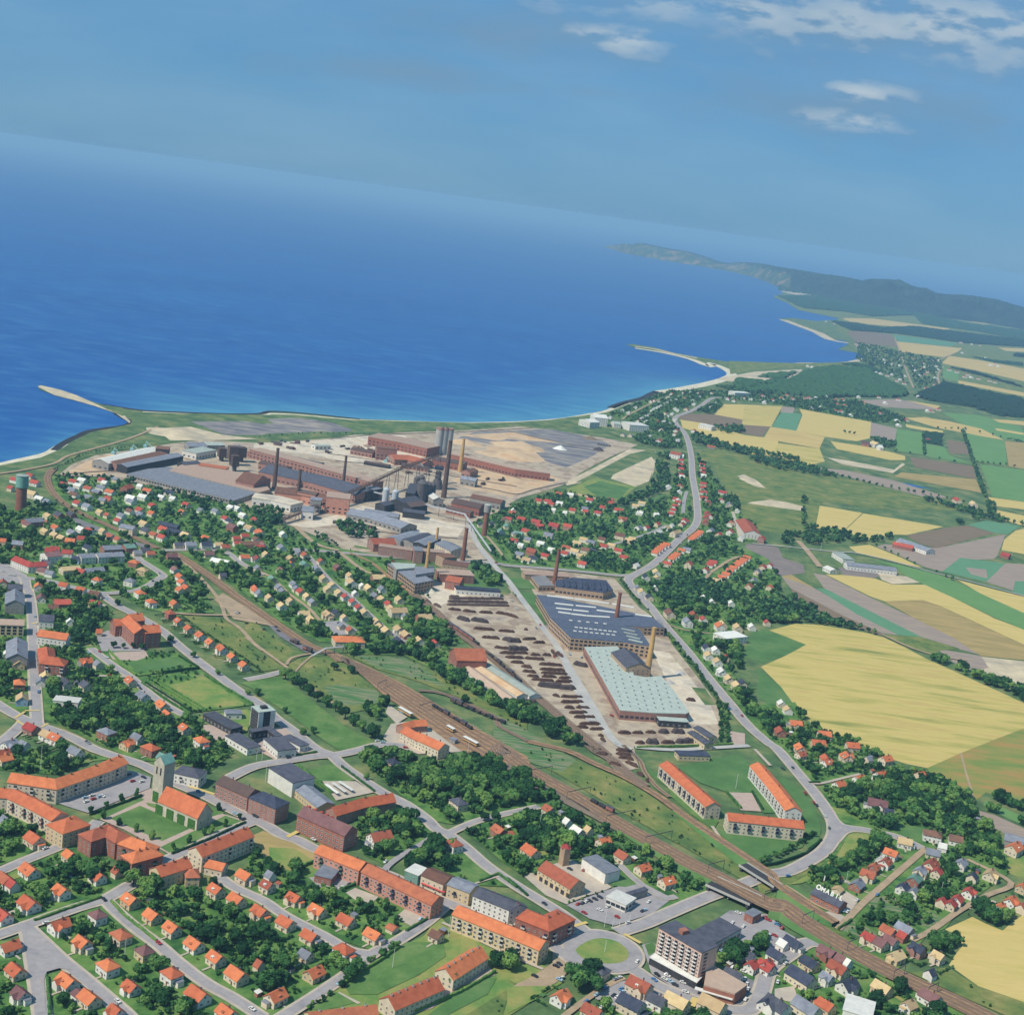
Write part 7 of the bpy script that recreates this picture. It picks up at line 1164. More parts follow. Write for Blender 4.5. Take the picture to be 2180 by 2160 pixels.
for h in HOUSES:
    small = h['sz'] < .75; L_ = 8.9 * (h['sz'] if h['sz'] < 1.5 else 1.5 + (h['sz'] - 1.5)); Wd = 7.7 * (.45 + .55 * min(h['sz'], 1.5)); L_ = max(L_, Wd * 1.02 if not small else L_)
    if h['sz'] > 1.55: Wd = 10.5
    if 'terrace' in h['ph'] and 'around' not in h['ph']: L_, Wd = 11, 7.0
    d = Vector((math.cos(h['ang']), math.sin(h['ang']), 0)) * L_ / 2; occ_line([h['p'] - d, h['p'] + d], Wd / 2 + .4)
    if nh >= 298: hstuff(h); continue
    nh += 1; rnd = random.Random(int(h['u'] * 10)); eave = 2.4 if small else 3.1 + rnd.random() * 1.0 + (1.4 if h['sz'] > 1.35 or h['st'] == 'hip' else 0); rise = 1.4 if small else (2.6 if h['st'] == 'hip' else Wd * .38)
    noun = 'outbuilding' if small else ('villa' if h['st'] == 'hip' else 'house' if h['sz'] < 1.3 else 'large house'); rt_ = 'hipped' if h['st'] == 'hip' else 'gabled'
    near = hc(h) < 1450
    lb = '%s%s%s-roofed %s %s in %s' % (h['pos'], '' if small else ('hipped ' if h['st'] == 'hip' else ''), RN[h['r']], WN[h['w']], noun, h['ph'])
    t_ = B('outbuilding' if small else 'house', lb, 'outbuilding' if small else 'house', [h['p'] - d, h['p'] + d], Wd, eave, rise, ROOFS[h['r']], WALLS[h['w']], h['st'], me=WIN if not small else WINT, sp=3.0 if near else 4.5, floors=2 if eave > 4.9 else 1, chim=0 if small else 1, group='houses of the town', occp=False, wins=not small, over=.5 if near else .3)
    h['t'] = t_; h['lb'] = lb
    if small: continue
    if near and rnd.random() < .4: SHEDS.append(h)
    if near and rnd.random() < .75: BEDS.append(h)
    ax = d.normalized(); nr = Vector((ax.y, -ax.x, 0)); 
    if nr.y > 0: nr = -nr
    if near:
        rz = math.atan2(-nr.x, nr.y) + math.pi; a_ = math.atan2(ax.y, ax.x)
        inst('door', DOOR, t_, nr * (Wd / 2 + .03) + ax * L_ * .12 + Vector((0, 0, -.3)), a_ if nr.dot(Vector((ax.y, -ax.x, 0))) > 0 else a_ + math.pi)
        if h['st'] == 'gable':
            for sg_ in (-1, 1):
                if (ax * sg_).y < .2: 
                    aa = ax * sg_; q = aa * (L_ / 2 + .05) + Vector((0, 0, eave + rise * .35)); inst('window', WIN, t_, q, math.atan2(aa.x, -aa.y))
            if rnd.random() < .55 and h['r'] in 'oru':
                mm = MB(); c = nr * Wd * .3; mm.box((c.x, c.y, eave + rise * .12), (1.9, 1.8, 1.3), a_); dd = mm.build('dormer', ['wall_white' if rnd.random() < .2 else ROOFS[h['r']]], t_)
                inst('window', WIN, dd, c + nr * .95 + Vector((0, 0, eave + rise * .12 + .65)), a_ if nr.dot(Vector((ax.y, -ax.x, 0))) > 0 else a_ + math.pi, (.7, .8, .6))
        if h['st'] == 'gable' and rnd.random() < .3:
            s_ = rnd.uniform(-.25, .25) * L_; W2, R2, _, _ = shell([h['p'] + ax * s_, h['p'] + ax * s_ + nr * Wd * .72], Wd * .55, eave * .97, rise * .62, 'gable', .3); hb = Vector(t_.location); W2.v = [tuple(Vector(v) - hb) for v in W2.v]; R2.v = [tuple(Vector(v) - hb) for v in R2.v]; W2.build('wing_wall', [WALLS[h['w']]], t_); R2.build('wing_roof', [ROOFS[h['r']]], t_)
        if rnd.random() < .35:
            mm = MB(); s_ = 1 if rnd.random() < .5 else -1; c = ax * s_ * (L_ / 2 + 1.4) - nr * .5; mm.box((c.x, c.y, -.9), (2.8, Wd * .5, 3.6), a_); mm.build('annex', [WALLS[h['w']]], t_); mm = MB(); mm.box((c.x, c.y, 2.71), (3.1, Wd * .5 + .4, .2), a_); mm.build('annex_roof', ['roof_grey' if rnd.random() < .5 else ROOFS[h['r']]], t_)
vs = []; fs = []; mi = []; ml = []
for k, l in STUFFH.items():
    ml.append(k)
    for m in l: b_ = len(vs); vs += m.v; fs += [tuple(b_ + i for i in f) for f in m.f]; mi += [len(ml) - 1] * len(m.f)
if fs: tag(newobj('distant_houses', vs, fs, ml, midx=mi), 'many small distant houses with red, grey and buff roofs spread towards the bay', 'houses', kind='stuff')
print('houses', len(HOUSES))
# ------------------------------------------------------------------ garden sheds, paths and beds
for k, h in enumerate(SHEDS):
    ax = Vector((math.cos(h['ang']), math.sin(h['ang']), 0)); nr = Vector((ax.y, -ax.x, 0)); nr = -nr if nr.y < 0 else nr; q = h['p'] + nr * random.uniform(9, 13) + ax * random.uniform(-6, 6); lb = 'small shed behind the ' + h['lb']
    if isocc(q.x, q.y, 2) or len(lb.split()) > 16: continue
    occ_disc(q.x, q.y, 2); t_ = thing('garden_shed', lb, 'shed', (q.x, q.y, 0), h['ang'], 'garden sheds'); m = MB(); m.box((0, 0, -.9), (3.4, 2.4, 3)); m.build('wall', [random.choice(['wall_white', 'wall_grey', 'door_wood', 'wall_brick'])], t_); m = MB(); m.add([(-2, -1.5, 1.95), (2, -1.5, 1.95), (2, 1.5, 2.45), (-2, 1.5, 2.45), (-2, -1.5, 2.1), (2, -1.5, 2.1), (2, 1.5, 2.6), (-2, 1.5, 2.6)], [(3, 2, 1, 0), (4, 5, 6, 7), (0, 1, 5, 4), (1, 2, 6, 5), (2, 3, 7, 6), (3, 0, 4, 7)]); m.build('roof', [random.choice(['roof_grey', 'roof_dark', 'roof_rust', 'roof_white'])], t_)
for k, h in enumerate(BEDS):
    ax = Vector((math.cos(h['ang']), math.sin(h['ang']), 0)); nr = Vector((ax.y, -ax.x, 0)); nr = -nr if nr.y > 0 else nr
    for (o_, a_, w_, l_, m_, n_) in ((nr * 7 + ax, 0, 1.3, 6, 'pavement', 'path'), (-nr * random.uniform(7, 12) + ax * random.uniform(-7, 7), 1, random.uniform(3, 6), random.uniform(3, 7), random.choice(['lawn', 'lawn_dry', 'lawn', 'lawn_green', 'soil_brown', 'pavement']), 'garden_plot'), (ax * 7.5 * random.choice((-1, 1)) + nr * 2, 1, 4, 6, random.choice(['lawn', 'lawn_green', 'lawn_dry', 'pavement']), 'garden_plot')):
        c = h['p'] + o_; zz = -.085 + .004 * (k % 12) + (.001 if n_ == 'path' else 0)
        if isocc((c + nr * l_ * .3).x, (c + nr * l_ * .3).y, .5) and n_ != 'path': continue
        v = [c + ax * sx * w_ / 2 + nr * sy * l_ / 2 for sx, sy in ((-1, -1), (1, -1), (1, 1), (-1, 1))]; struct(newobj(n_, [(q.x, q.y, zz) for q in v], [(0, 1, 2, 3)], m_))
        if n_ != 'path' and m_ != 'soil_brown': occ_disc(c.x, c.y, min(w_, l_) * .35)
# ------------------------------------------------------------------ trees
def crown_mesh(name, nb, nq, qs, seed, core=True, flat=.85):
    r = random.Random(seed); bl = [(Vector((r.uniform(-.55, .55), r.uniform(-.55, .55), r.uniform(-.35, .5) * flat)), r.uniform(.38, .58)) for _ in range(nb)]; bl.append((Vector((0, 0, 0)), .62)); vs = []; fs = []
    for i in range(nq):
        c, R_ = bl[i % len(bl)]; d = Vector((r.gauss(0, 1), r.gauss(0, 1), r.gauss(.25, 1))).normalized(); p = c + d * R_ * r.uniform(.82, 1.08); n = (d + Vector((r.uniform(-.6, .6), r.uniform(-.6, .6), r.uniform(-.2, .7)))).normalized()
        a = n.orthogonal().normalized(); a = Matrix.Rotation(r.uniform(0, 6.28), 3, n) @ a; b = n.cross(a); s = qs * r.uniform(.7, 1.3); k = len(vs)
        vs += [p + a * s, p + b * s * .8, p - a * s, p - b * s * .8]; fs.append((k, k + 1, k + 2, k + 3))
    if core:
        for c, R_ in bl:
            k = len(vs); R_ *= .86; n1 = 6
            vs += [c + Vector((0, 0, R_))] + [c + Vector((math.cos(j * 6.283 / n1) * R_ * math.cos(e), math.sin(j * 6.283 / n1) * R_ * math.cos(e), math.sin(e) * R_)) for e in (.5, -.45) for j in range(n1)] + [c - Vector((0, 0, R_))]
            fs += [(k, k + 1 + j, k + 1 + (j + 1) % n1) for j in range(n1)] + [(k + 1 + j, k + 1 + n1 + j, k + 1 + n1 + (j + 1) % n1, k + 1 + (j + 1) % n1) for j in range(n1)] + [(k + 1 + 2 * n1, k + 1 + n1 + (j + 1) % n1, k + 1 + n1 + j) for j in range(n1)]
    return vs, fs
def tomesh(n, vf, m):
    me = bpy.data.meshes.new(n); me.from_pydata([tuple(v) for v in vf[0]], [], vf[1]); me.materials.append(MATS[m]); return me
NEARC = [tomesh('crown', crown_mesh('c', 8 + i, 560, .17, i), 'foliage') for i in range(6)]
POP = [tomesh('crown', crown_mesh('c', 5, 380, .17, 60 + i, flat=2.2), 'foliage') for i in range(2)]
TR = MB(); TR.cyl((0, 0, -1), .075, .05, 1.6, 7); [TR.beam((0, 0, .1), (.38 * math.cos(a), .38 * math.sin(a), .75), .05) for a in (0, 1.5, 3.1, 4.6)]; trunk_me = bpy.data.meshes.new('trunk'); trunk_me.from_pydata(TR.v, [], TR.f); trunk_me.materials.append(MATS['bark'])
MID = [crown_mesh('m', 5, 90, .26, 20 + i) for i in range(5)]; FARC = [crown_mesh('f', 2, 14, .34, 40 + i) for i in range(4)]
TCELL = set(); TREES = []                                            # x, y, crown radius, picture order, explicit label
def zone(s, dens, r0, r1, rr=1.0, pts=None, keep=.8):
    pts = pts or G(s); xs = [p.x for p in pts]; ys = [p.y for p in pts]; A = (max(xs) - min(xs)) * (max(ys) - min(ys)); n = int(A * dens)
    n = min(n, 60000); X = np.random.uniform(min(xs), max(xs), n); Y = np.random.uniform(min(ys), max(ys), n); ins = inpoly(X, Y, pts)
    for x, y in zip(X[ins], Y[ins]):
        u, v = proj((x, y, 3))
        if not (-60 < u < 2240 and v < 2230): continue
        r_ = random.uniform(r0, r1) ** 1.0
        if isocc(x, y, r_ * keep): continue
        if r_ > 1.5:
            q_ = 3.6 if r_ < 3.4 else 5.0; c_ = (q_, int(x // q_), int(y // q_)); d_ = (5.0 if q_ < 4 else 3.6, int(x // (5.0 if q_ < 4 else 3.6)), int(y // (5.0 if q_ < 4 else 3.6)))
            if c_ in TCELL or (d_ in TCELL and random.random() < .6): continue
            TCELL.add(c_)
        TREES.append((x, y, r_, u, None))
for n_, s, m in FIELDS:
    if m == 'meadow' and s[0] in 'AB': zone(s, .006, .45, 1.3)
    if m != 'garden': continue
    pts = G(s); c = sum((p.y for p in pts)) / len(pts)
    if n_ == 'hedge_bed': zone(s, .05, .8, 1.3, keep=1.6); continue
    near = c < 1450
    zone(s, .014 if near else .006, 1.6, 4.0 if near else 4.3, pts=pts, keep=.5); zone(s, .004, 3.4, 5.2, pts=pts, keep=.6); zone(s, .06 if near else .01, .7, 1.9, pts=pts, keep=.5)
WOODS = ["A3:480,270 700,230 950,170 1080,100 1200,180 1350,250 1500,330 1540,470 1580,520 1770,640 1790,820 1650,850 1480,790 1400,640 1440,600 1350,560 1190,520 1000,470 950,400 900,340 740,330 690,420 600,400 500,340", "A3:700,430 960,470 1000,560 880,560 760,480", "A3:710,680 860,590 980,600 990,650 900,700 820,760 730,740", "A3:600,820 720,760 760,830 640,930 520,880", "A3:1540,1170 1600,1110 1700,1170 1840,1180 1760,1280 1640,1240", "A3:1240,1340 1350,1310 1460,1380 1400,1480 1260,1500 1200,1420", "A3:690,1120 780,1130 780,1200 700,1190", "A3:900,1650 1120,1600 1130,1760 1050,1914 900,1914", "A3:300,1770 420,1690 560,1690 560,1800 400,1830", "A3:1280,1050 1440,1130 1440,1200 1300,1210 1240,1130",
 "A2:0,200 100,190 330,300 340,370 200,400 0,430", "A2:100,470 350,560 480,650 620,640 600,700 350,740 100,700", "A2:380,1650 500,1550 620,1580 700,1680 720,1740 560,1800 450,1790", "A2:1100,1830 1270,1850 1280,1960 1110,1960", "A2:1580,1460 1720,1420 1740,1500 1650,1560 1570,1520", "A2:1760,760 1914,750 1914,800 1800,810", "A2:0,740 100,700 200,860 100,880",
 "A1:780,20 960,10 1160,80 1400,130 1500,60 1700,80 1830,150 1900,230 1914,420 1700,470 1600,440 1560,380 1400,310 1180,260 980,190 800,90", "A1:1060,420 1180,400 1300,480 1310,590 1200,660 1080,640 1040,560", "A1:860,700 1000,680 1050,780 980,850 880,800", "A1:1100,760 1330,700 1360,800 1200,830 1130,880 1020,850", "A1:700,410 900,420 1050,480 880,560 760,500", "A1:1700,1500 1914,1520 1914,1640 1760,1640",
 "B1:650,1050 900,1060 1140,1080 1300,1190 1430,1260 1600,1320 1700,1380 1760,1460 1990,1570 1990,1650 1750,1520 1600,1430 1420,1340 1200,1170 1120,1140 700,1150", "B2:0,1500 180,1560 300,1640 450,1720 560,1780 540,1830 420,1790 200,1690 0,1580", "B1:600,190 760,190 900,260 880,300 700,290 620,240", "B1:780,1480 900,1440 980,1480 960,1560 850,1590 780,1540", "B1:1130,760 1260,790 1290,830 1200,860", "B1:1150,860 1350,890 1490,1060 1380,1070 1180,1010", "B1:900,620 1050,640 1060,700 940,700", "B1:410,920 540,950 550,1020 450,1000", "B1:0,80 120,70 220,130 220,190 0,200", "B1:430,280 540,290 540,370 440,360", "B1:1580,460 1650,470 1780,600 1760,640 1560,640",
 "B0:280,1400 400,1380 440,1480 520,1560 600,1680 560,1750 440,1680 320,1600 280,1500", "B0:560,1320 860,1360 880,1440 720,1480 600,1400", "B0:700,1500 900,1500 1100,1600 1300,1700 1100,1800 900,1700 700,1640 600,1560", "B0:540,900 700,880 700,1060 560,1060", "B0:1070,1055 1270,1065 1285,1110 1090,1105", "B0:1340,520 1440,540 1440,640 1380,620", "B0:0,1240 80,1260 60,1330 0,1360", "B0:1560,490 1660,480 1760,540 1600,570",
 "B2:1040,620 1250,580 1600,620 1650,760 1450,860 1250,820 1080,720", "B2:560,400 780,440 960,440 960,520 640,520 560,470", "B2:1650,1380 1850,1390 1860,1500 1720,1480", "B2:1820,1590 1990,1580 1990,1740 1830,1680", "B2:1500,1040 1700,1080 1700,1250 1560,1150", "B2:500,230 700,210 800,260 700,290 560,280", "B2:980,300 1150,300 1100,400 980,440",
 "C2:1360,500 1440,500 1560,560 1932,640 2140,680 2140,700 1932,668 1700,640 1540,600 1400,580 1350,545", "C2:1100,640 1190,640 1180,900 1000,980 800,1040 820,1000 1020,900 1090,820", "C2:930,520 1080,540 1200,560 1280,600 1120,600 950,560", "C2:1000,430 1200,430 1220,470 1050,470", "C2:1510,440 1730,440 1740,490 1580,490", "C2:1380,330 1560,260 1580,290 1500,350", "C2:1740,150 1990,100 1990,200 1800,200 1520,150",
 "C3:-80,1000 200,1050 350,1075 560,1140 560,1165 350,1125 150,1110 -80,1040", "C3:800,870 990,900 985,945 880,945", "B3:330,180 500,230 600,250 780,310 900,270 980,245 980,280 880,320 780,335 640,320 480,330 340,340 150,350 160,260 320,280", "B3:1085,755 1180,735 1230,740 1310,785 1290,800 1180,800", "B3:300,-20 328,0 330,240 305,230", "B3:1200,0 1660,120 1900,195 1880,205 1640,150 1430,195 1420,180 1600,135 1180,20", "B3:60,740 230,720 400,830 700,930 880,990 860,1000 600,950 300,920 0,905 0,760", "B3:1150,1130 1250,1170 1400,1215 1600,1290 1914,1400 1914,1480 1600,1350 1380,1250", "B3:1650,40 1700,40 1710,120 1650,120", "B3:-40,1560 60,1570 140,1620 60,1640 -40,1620", "B3:220,1490 280,1490 330,1600 250,1580", "A3:1620,295 1720,310 1990,430 1990,470 1700,360 1620,330", "A3:1570,370 1700,430 1990,550 1990,570 1700,475"]
for s in WOODS:
    pts = G(s); c = sum(p.y for p in pts) / len(pts); zone(s, .026 if c < 1800 else .014, 3.2 if c < 1800 else 3.6, 5.8, pts=pts, keep=.6)
zone('C3:690,165 1000,235 1320,300 1345,500 1130,505 900,400 800,340 700,300', .0016, 4, 7)
zone('D:900,400 1150,430 1160,470 900,430', .0008, 6, 10)
for h in HOUSES:
    if hc(h) > 1500 or h['sz'] < .75: continue
    ax = Vector((math.cos(h['ang']), math.sin(h['ang']), 0)); nr = Vector((-ax.y, ax.x, 0)); st = nr.dot(Vector((.5, .8, 0)))
    for s_ in (-1, 1):
        if random.random() < .25: continue
        for k in range(-9, 10):
            for a_, b_ in ((ax, nr), (nr, ax)) if s_ > 0 else ((ax, nr),):
                q = h['p'] + a_ * s_ * (9.5 if a_ is ax else 12.5) + b_ * k * 1.25
                if not isocc(q.x, q.y, .6): TREES.append((q.x, q.y, random.uniform(.65, 1.0), proj(q)[0], None))
def tline(s, gap, r0, r1, jit=1.5):
    p = G(s)
    for a, b in zip(p, p[1:]):
        n = max(1, int((b - a).length / gap))
        for k in range(n):
            q = a.lerp(b, k / n); TREES.append((q.x + random.uniform(-jit, jit), q.y + random.uniform(-jit, jit), random.uniform(r0, r1), proj(q)[0], None))
for s, g_, a, b in (("B2:820,590 900,700 980,780", 4, 1.5, 2.2), ("B2:1150,970 1250,1100 1400,1280 1530,1470", 4, 1.6, 2.6), ("B2:1545,1490 1565,1780", 4, 1.5, 2.4), ("B2:1590,1500 1600,1790", 5, 1.5, 2.4), ("C3:1190,840 1200,990", 12, 4, 5), ("C3:1480,820 1560,1060 1650,1310", 10, 4, 6), ("C3:990,970 1200,1000 1540,1070", 30, 3, 5), ("C3:1580,1050 1800,1070 1930,1095", 14, 3, 4), ("C3:300,1130 600,1160 900,1230 1300,1300 1600,1370", 14, 3, 5), ("C3:1300,800 1500,810 1700,850 1932,910", 26, 3, 5), ("B3:840,345 1000,420 1180,505", 16, 2, 3), ("B3:1270,540 1340,570 1400,595 1480,630", 25, 2.5, 4), ("C2:180,1000 100,1030 0,1070", 8, 2.5, 4), ("C1:0,520 400,490 900,500", 12, 1, 2.2), ("C0:400,760 600,650 800,610 1100,575", 8, 1.2, 2.5), ("B1:450,250 560,320 640,370", 8, 2, 3), ("C3:610,830 720,850", 10, 4, 5), ("B1:1100,560 1000,480 880,470", 10, 2, 3), ("B0:420,20 600,130 900,220 1150,330", 18, 1.5, 3), ("A2:330,880 120,900 0,830", 6, 2, 3), ("A2:440,1100 730,1000", 6, .8, 1.2), ("A2:1180,190 1340,350 1500,500", 5, 1, 2), ("A3:0,800 200,720 400,600", 5, 1.5, 2.6), ("B1:1130,640 1290,740", 9, 1.5, 2.5), ("A1:620,1700 800,1560 1080,1400", 5, 1.6, 2.8), ("A1:380,1870 600,1740", 3, 1.2, 1.6)):
    tline(s, g_, a, b)
def named(s, r_, label, jit=.3):
    for p in G(s): TREES.append((p.x, p.y, r_ * random.uniform(1 - jit * .4, 1 + jit * .4), proj(p)[0], label)); occ_disc(p.x, p.y, r_)
named("B1:230,1310 285,1345 340,1380 400,1425 465,1470 530,1510 595,1545 665,1595 730,1645 790,1690 865,1735", 4.6, 'round dark tree in the row along the long park lawn')
named("A0:660,450 775,405 885,358 995,315 752,485 868,535 990,578 1105,630 1262,710 1375,655 1483,605 1535,585 1638,540 1742,490 1593,425", 2.2, 'small clipped tree round the church lawns')
named("B0:852,780 1238,1045 1408,1160 1585,1285 1800,1432 825,1085 897,1090 965,1090 1030,1095 1870,1425", 2.6, 'small round street tree along the upper avenue')
named("B1:25,1430 222,1560 360,1720 433,1705 A1:817,200", 2.4, 'small round street tree along the lower avenue')
named("B1:890,1610 710,1270 585,1250 1540,1490", 3.6, 'lone tree near the station meadow'); named("A2:470,1650 560,1690 640,1740 600,1620 520,1720", 5.5, 'big dark tree by the gravel yard below the roundabout'); named("A0:900,900 970,960 1060,1010 1130,990 1080,1060 640,910 670,940 740,700", 4.6, 'big garden tree below the zigzag brick block')
named("A1:600,1560 640,1590 1430,1690 1400,1640 760,1600 700,1650", 4.2, 'big tree beside the bottom lawn'); named("A2:1640,1480 1690,1500 1840,1420 1610,1510", 5, 'big tree on the plot behind the slab block'); named("A1:1680,500 1760,500 1440,700 1290,660 1120,700", 3.6, 'tree beside the avenue villas')
tr = [(t[0], t[1], t[2], t[3], t[4], t[2] / math.hypot(t[1], CAMH)) for t in TREES]; tr.sort(key=lambda t: -t[5] - (100 if t[4] else 0))
print('trees', len(tr))
IND = tr[:298]; info = []
for t in IND:
    if t[4]: ph = t[4]; look = ''
    else:
        h = min(HOUSES[:330], key=lambda h: (h['p'].x - t[0]) ** 2 + (h['p'].y - t[1]) ** 2); look = 'tallest' if t[2] > 4.4 else 'broad' if t[2] > 3.6 else 'smaller'; look = {'tallest': 'very large', 'broad': 'large', 'smaller': 'mid-sized'}[look]; ph = look + ' garden tree in ' + h['ph']
    info.append(dict(t=t, ph=ph, u=t[3]))
g_ = {}
for i in info: g_.setdefault(i['ph'], []).append(i)
for k, l in g_.items(): place_words(l, lambda i: i['u'])
for k, i in enumerate(info):
    x, y, r_ = i['t'][:3]; o = thing('tree', i['pos'] + i['ph'], 'tree', (x, y, r_ * 1.05 + .2), random.uniform(0, 6.28), group='broadleaf trees of the town'); s = r_ * random.uniform(1.02, 1.15); o.scale = (s, s, s * random.uniform(.85, 1.1))
    pop = i['ph'].startswith('small clipped'); inst('crown', (POP[k % 2] if pop else NEARC[k % 6]), o); inst('trunk', trunk_me, o, (0, 0, -.55), sc=(1.3, 1.3, 1.0))
def mass(name, L_, protos, label, mat):
    V = []; F = []; T_ = []; off = 0; fl = []
    pv = [(np.array([tuple(v) for v in p[0]], dtype=np.float32), p[1]) for p in protos]
    lst = [np.concatenate([np.array(f) for f in p[1]]) for p in protos]; lt = [np.array([len(f) for f in p[1]]) for p in protos]
    for k, t in enumerate(L_):
        i = k % len(protos); v = pv[i][0]; a = random.uniform(0, 6.28); c, s = math.cos(a), math.sin(a); r_ = t[2] * 1.08
        w = np.empty_like(v); w[:, 0] = (v[:, 0] * c - v[:, 1] * s) * r_ + t[0]; w[:, 1] = (v[:, 0] * s + v[:, 1] * c) * r_ + t[1]; w[:, 2] = v[:, 2] * r_ * .95 + r_ * .95 - .3
        V.append(w); F.append(lst[i] + off); fl.append(lt[i]); T_.append(np.full(len(v), random.random(), dtype=np.float32)); off += len(v)
    V = np.concatenate(V); F = np.concatenate(F).astype(np.int32); fl = np.concatenate(fl).astype(np.int32); me = bpy.data.meshes.new(name); me.vertices.add(len(V)); me.vertices.foreach_set('co', V.ravel()); me.loops.add(len(F)); me.loops.foreach_set('vertex_index', F)
    me.polygons.add(len(fl)); st = np.zeros(len(fl), np.int32); st[1:] = np.cumsum(fl)[:-1]; me.polygons.foreach_set('loop_start', st); me.update(calc_edges=True); me.validate(); at = me.attributes.new('tint', 'FLOAT', 'POINT'); at.data.foreach_set('value', np.concatenate(T_)); me.materials.append(MATS[mat])
    o = bpy.data.objects.new(name, me); COL.objects.link(o); return tag(o, label, 'trees', kind='stuff')
rest = tr[298:]; a = [t for t in rest if t[1] < 1600]; b = [t for t in rest if t[1] >= 1600]
print(len(a), len(b))
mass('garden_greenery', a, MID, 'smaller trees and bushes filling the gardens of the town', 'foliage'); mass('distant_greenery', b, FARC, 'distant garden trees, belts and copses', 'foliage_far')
# orchard rows beside the sports lawn
a, b, c, d = G("B0:1030,1345 1150,1330 1500,1540 1360,1560"); rows_ = [(a.lerp(b, k / 4).x, a.lerp(b, k / 4).y, d.lerp(c, k / 4).x, d.lerp(c, k / 4).y) for k in range(5)]
def hedge(s, label, w=1.3, h=1.5, rough=.25, pts=None):
    p = dense(pts or G(s), 1.6); c = p[len(p) // 2]; l = offs(p, w / 2); r = offs(p, -w / 2); vs = []; fs = []
    for i, (a, b) in enumerate(zip(l, r)):
        j = lambda: random.uniform(-rough, rough); hh = h + j()
        vs += [(a.x - c.x + j(), a.y - c.y + j(), -.9), (a.x - c.x + j(), a.y - c.y + j(), hh), (p[i].x - c.x, p[i].y - c.y, hh + .25 + j() * .5), (b.x - c.x + j(), b.y - c.y + j(), hh), (b.x - c.x + j(), b.y - c.y + j(), -.9)]
    for i in range(len(p) - 1): fs += [(i * 5 + k, (i + 1) * 5 + k, (i + 1) * 5 + k + 1, i * 5 + k + 1) for k in range(4)]
    fs += [(0, 1, 2, 3, 4), tuple(len(vs) - 5 + k for k in (4, 3, 2, 1, 0))]
    return tag(newobj('hedge', vs, fs, 'foliage', loc=(c.x, c.y, 0)), label, 'hedge', 'clipped hedges')
for k, (x0, y0, x1, y1) in enumerate(rows_): hedge('', nth(k + 1) + ' low green row from the left beside the dry sports lawn', 1.2, 1.2, pts=[Vector((x0, y0, 0)), Vector((x1, y1, 0))])
for s, lb in (("A0:655,460 1030,322", 'dark clipped hedge between car park and church lawn'), ("A0:1250,745 1520,640 1785,515", 'long dark hedge along the lower edge of the church lawn'), ("A0:250,1230 560,1120 740,1060", 'hedge along the left side of the bottom diagonal street'), ("A0:810,1090 900,1190 1030,1290 1140,1380", 'hedge above the long bottom street'), ("A0:340,1630 360,1914", 'hedge round the rounded street corner bottom left'), ("A1:280,865 440,800", 'dark hedge closing the brown meadow'), ("A1:1110,1305 1260,1220", 'hedge beside the sand parking bottom centre'), ("A1:660,995 780,945", 'hedge left of the sand court'), ("A1:640,1700 720,1640 900,1530 1060,1420", 'hedge around the bottom lawn beside the lane'), ("A1:1090,1920 1500,1750 1760,1600", 'hedge below the bottom lawn path'), ("A1:330,100 420,190 570,300", 'dark hedge left of the bicycle shelters'), ("A1:640,110 760,200 880,290", 'dark hedge between bicycle shelters and avenue'), ("A1:1640,945 1780,890 1914,990", 'hedge round the allotment right of the shop row'), ("A2:0,925 150,1050", 'hedge along the avenue facing the fire station'), ("A3:350,225 430,225", 'hedge at the villa road mouth beside the main road'), ("A3:440,640 330,740 120,810 0,830", 'dark hedge curling round the yellow block garden'), ("B2:940,1815 1500,1800 1640,1790", 'green hedge under the brown stacks'), ("B0:1180,1270 1450,1235", 'upper hedge between the two sports lawns'), ("B0:1490,1290 1640,1380 1840,1500", 'double hedge on the avenue side of the sports lawn'), ("B0:790,1110 900,1220 990,1290", 'hedge on the left of the green sports lawn'), ("B0:1300,1150 1440,1230", 'hedge on the right of the green sports lawn'), ("A2:1595,290 1700,410", 'hedge left of the sand court'[:0] + 'dark hedge on the left of the block sand court'), ("A2:1780,290 1860,420", 'dark hedge on the right of the block sand court'), ("B1:240,1885 460,1850", 'low hedge in front of the council hall'), ("A3:560,1290 660,1225", 'hedge at the bottom of the dirt lane')):
    hedge(s, lb)
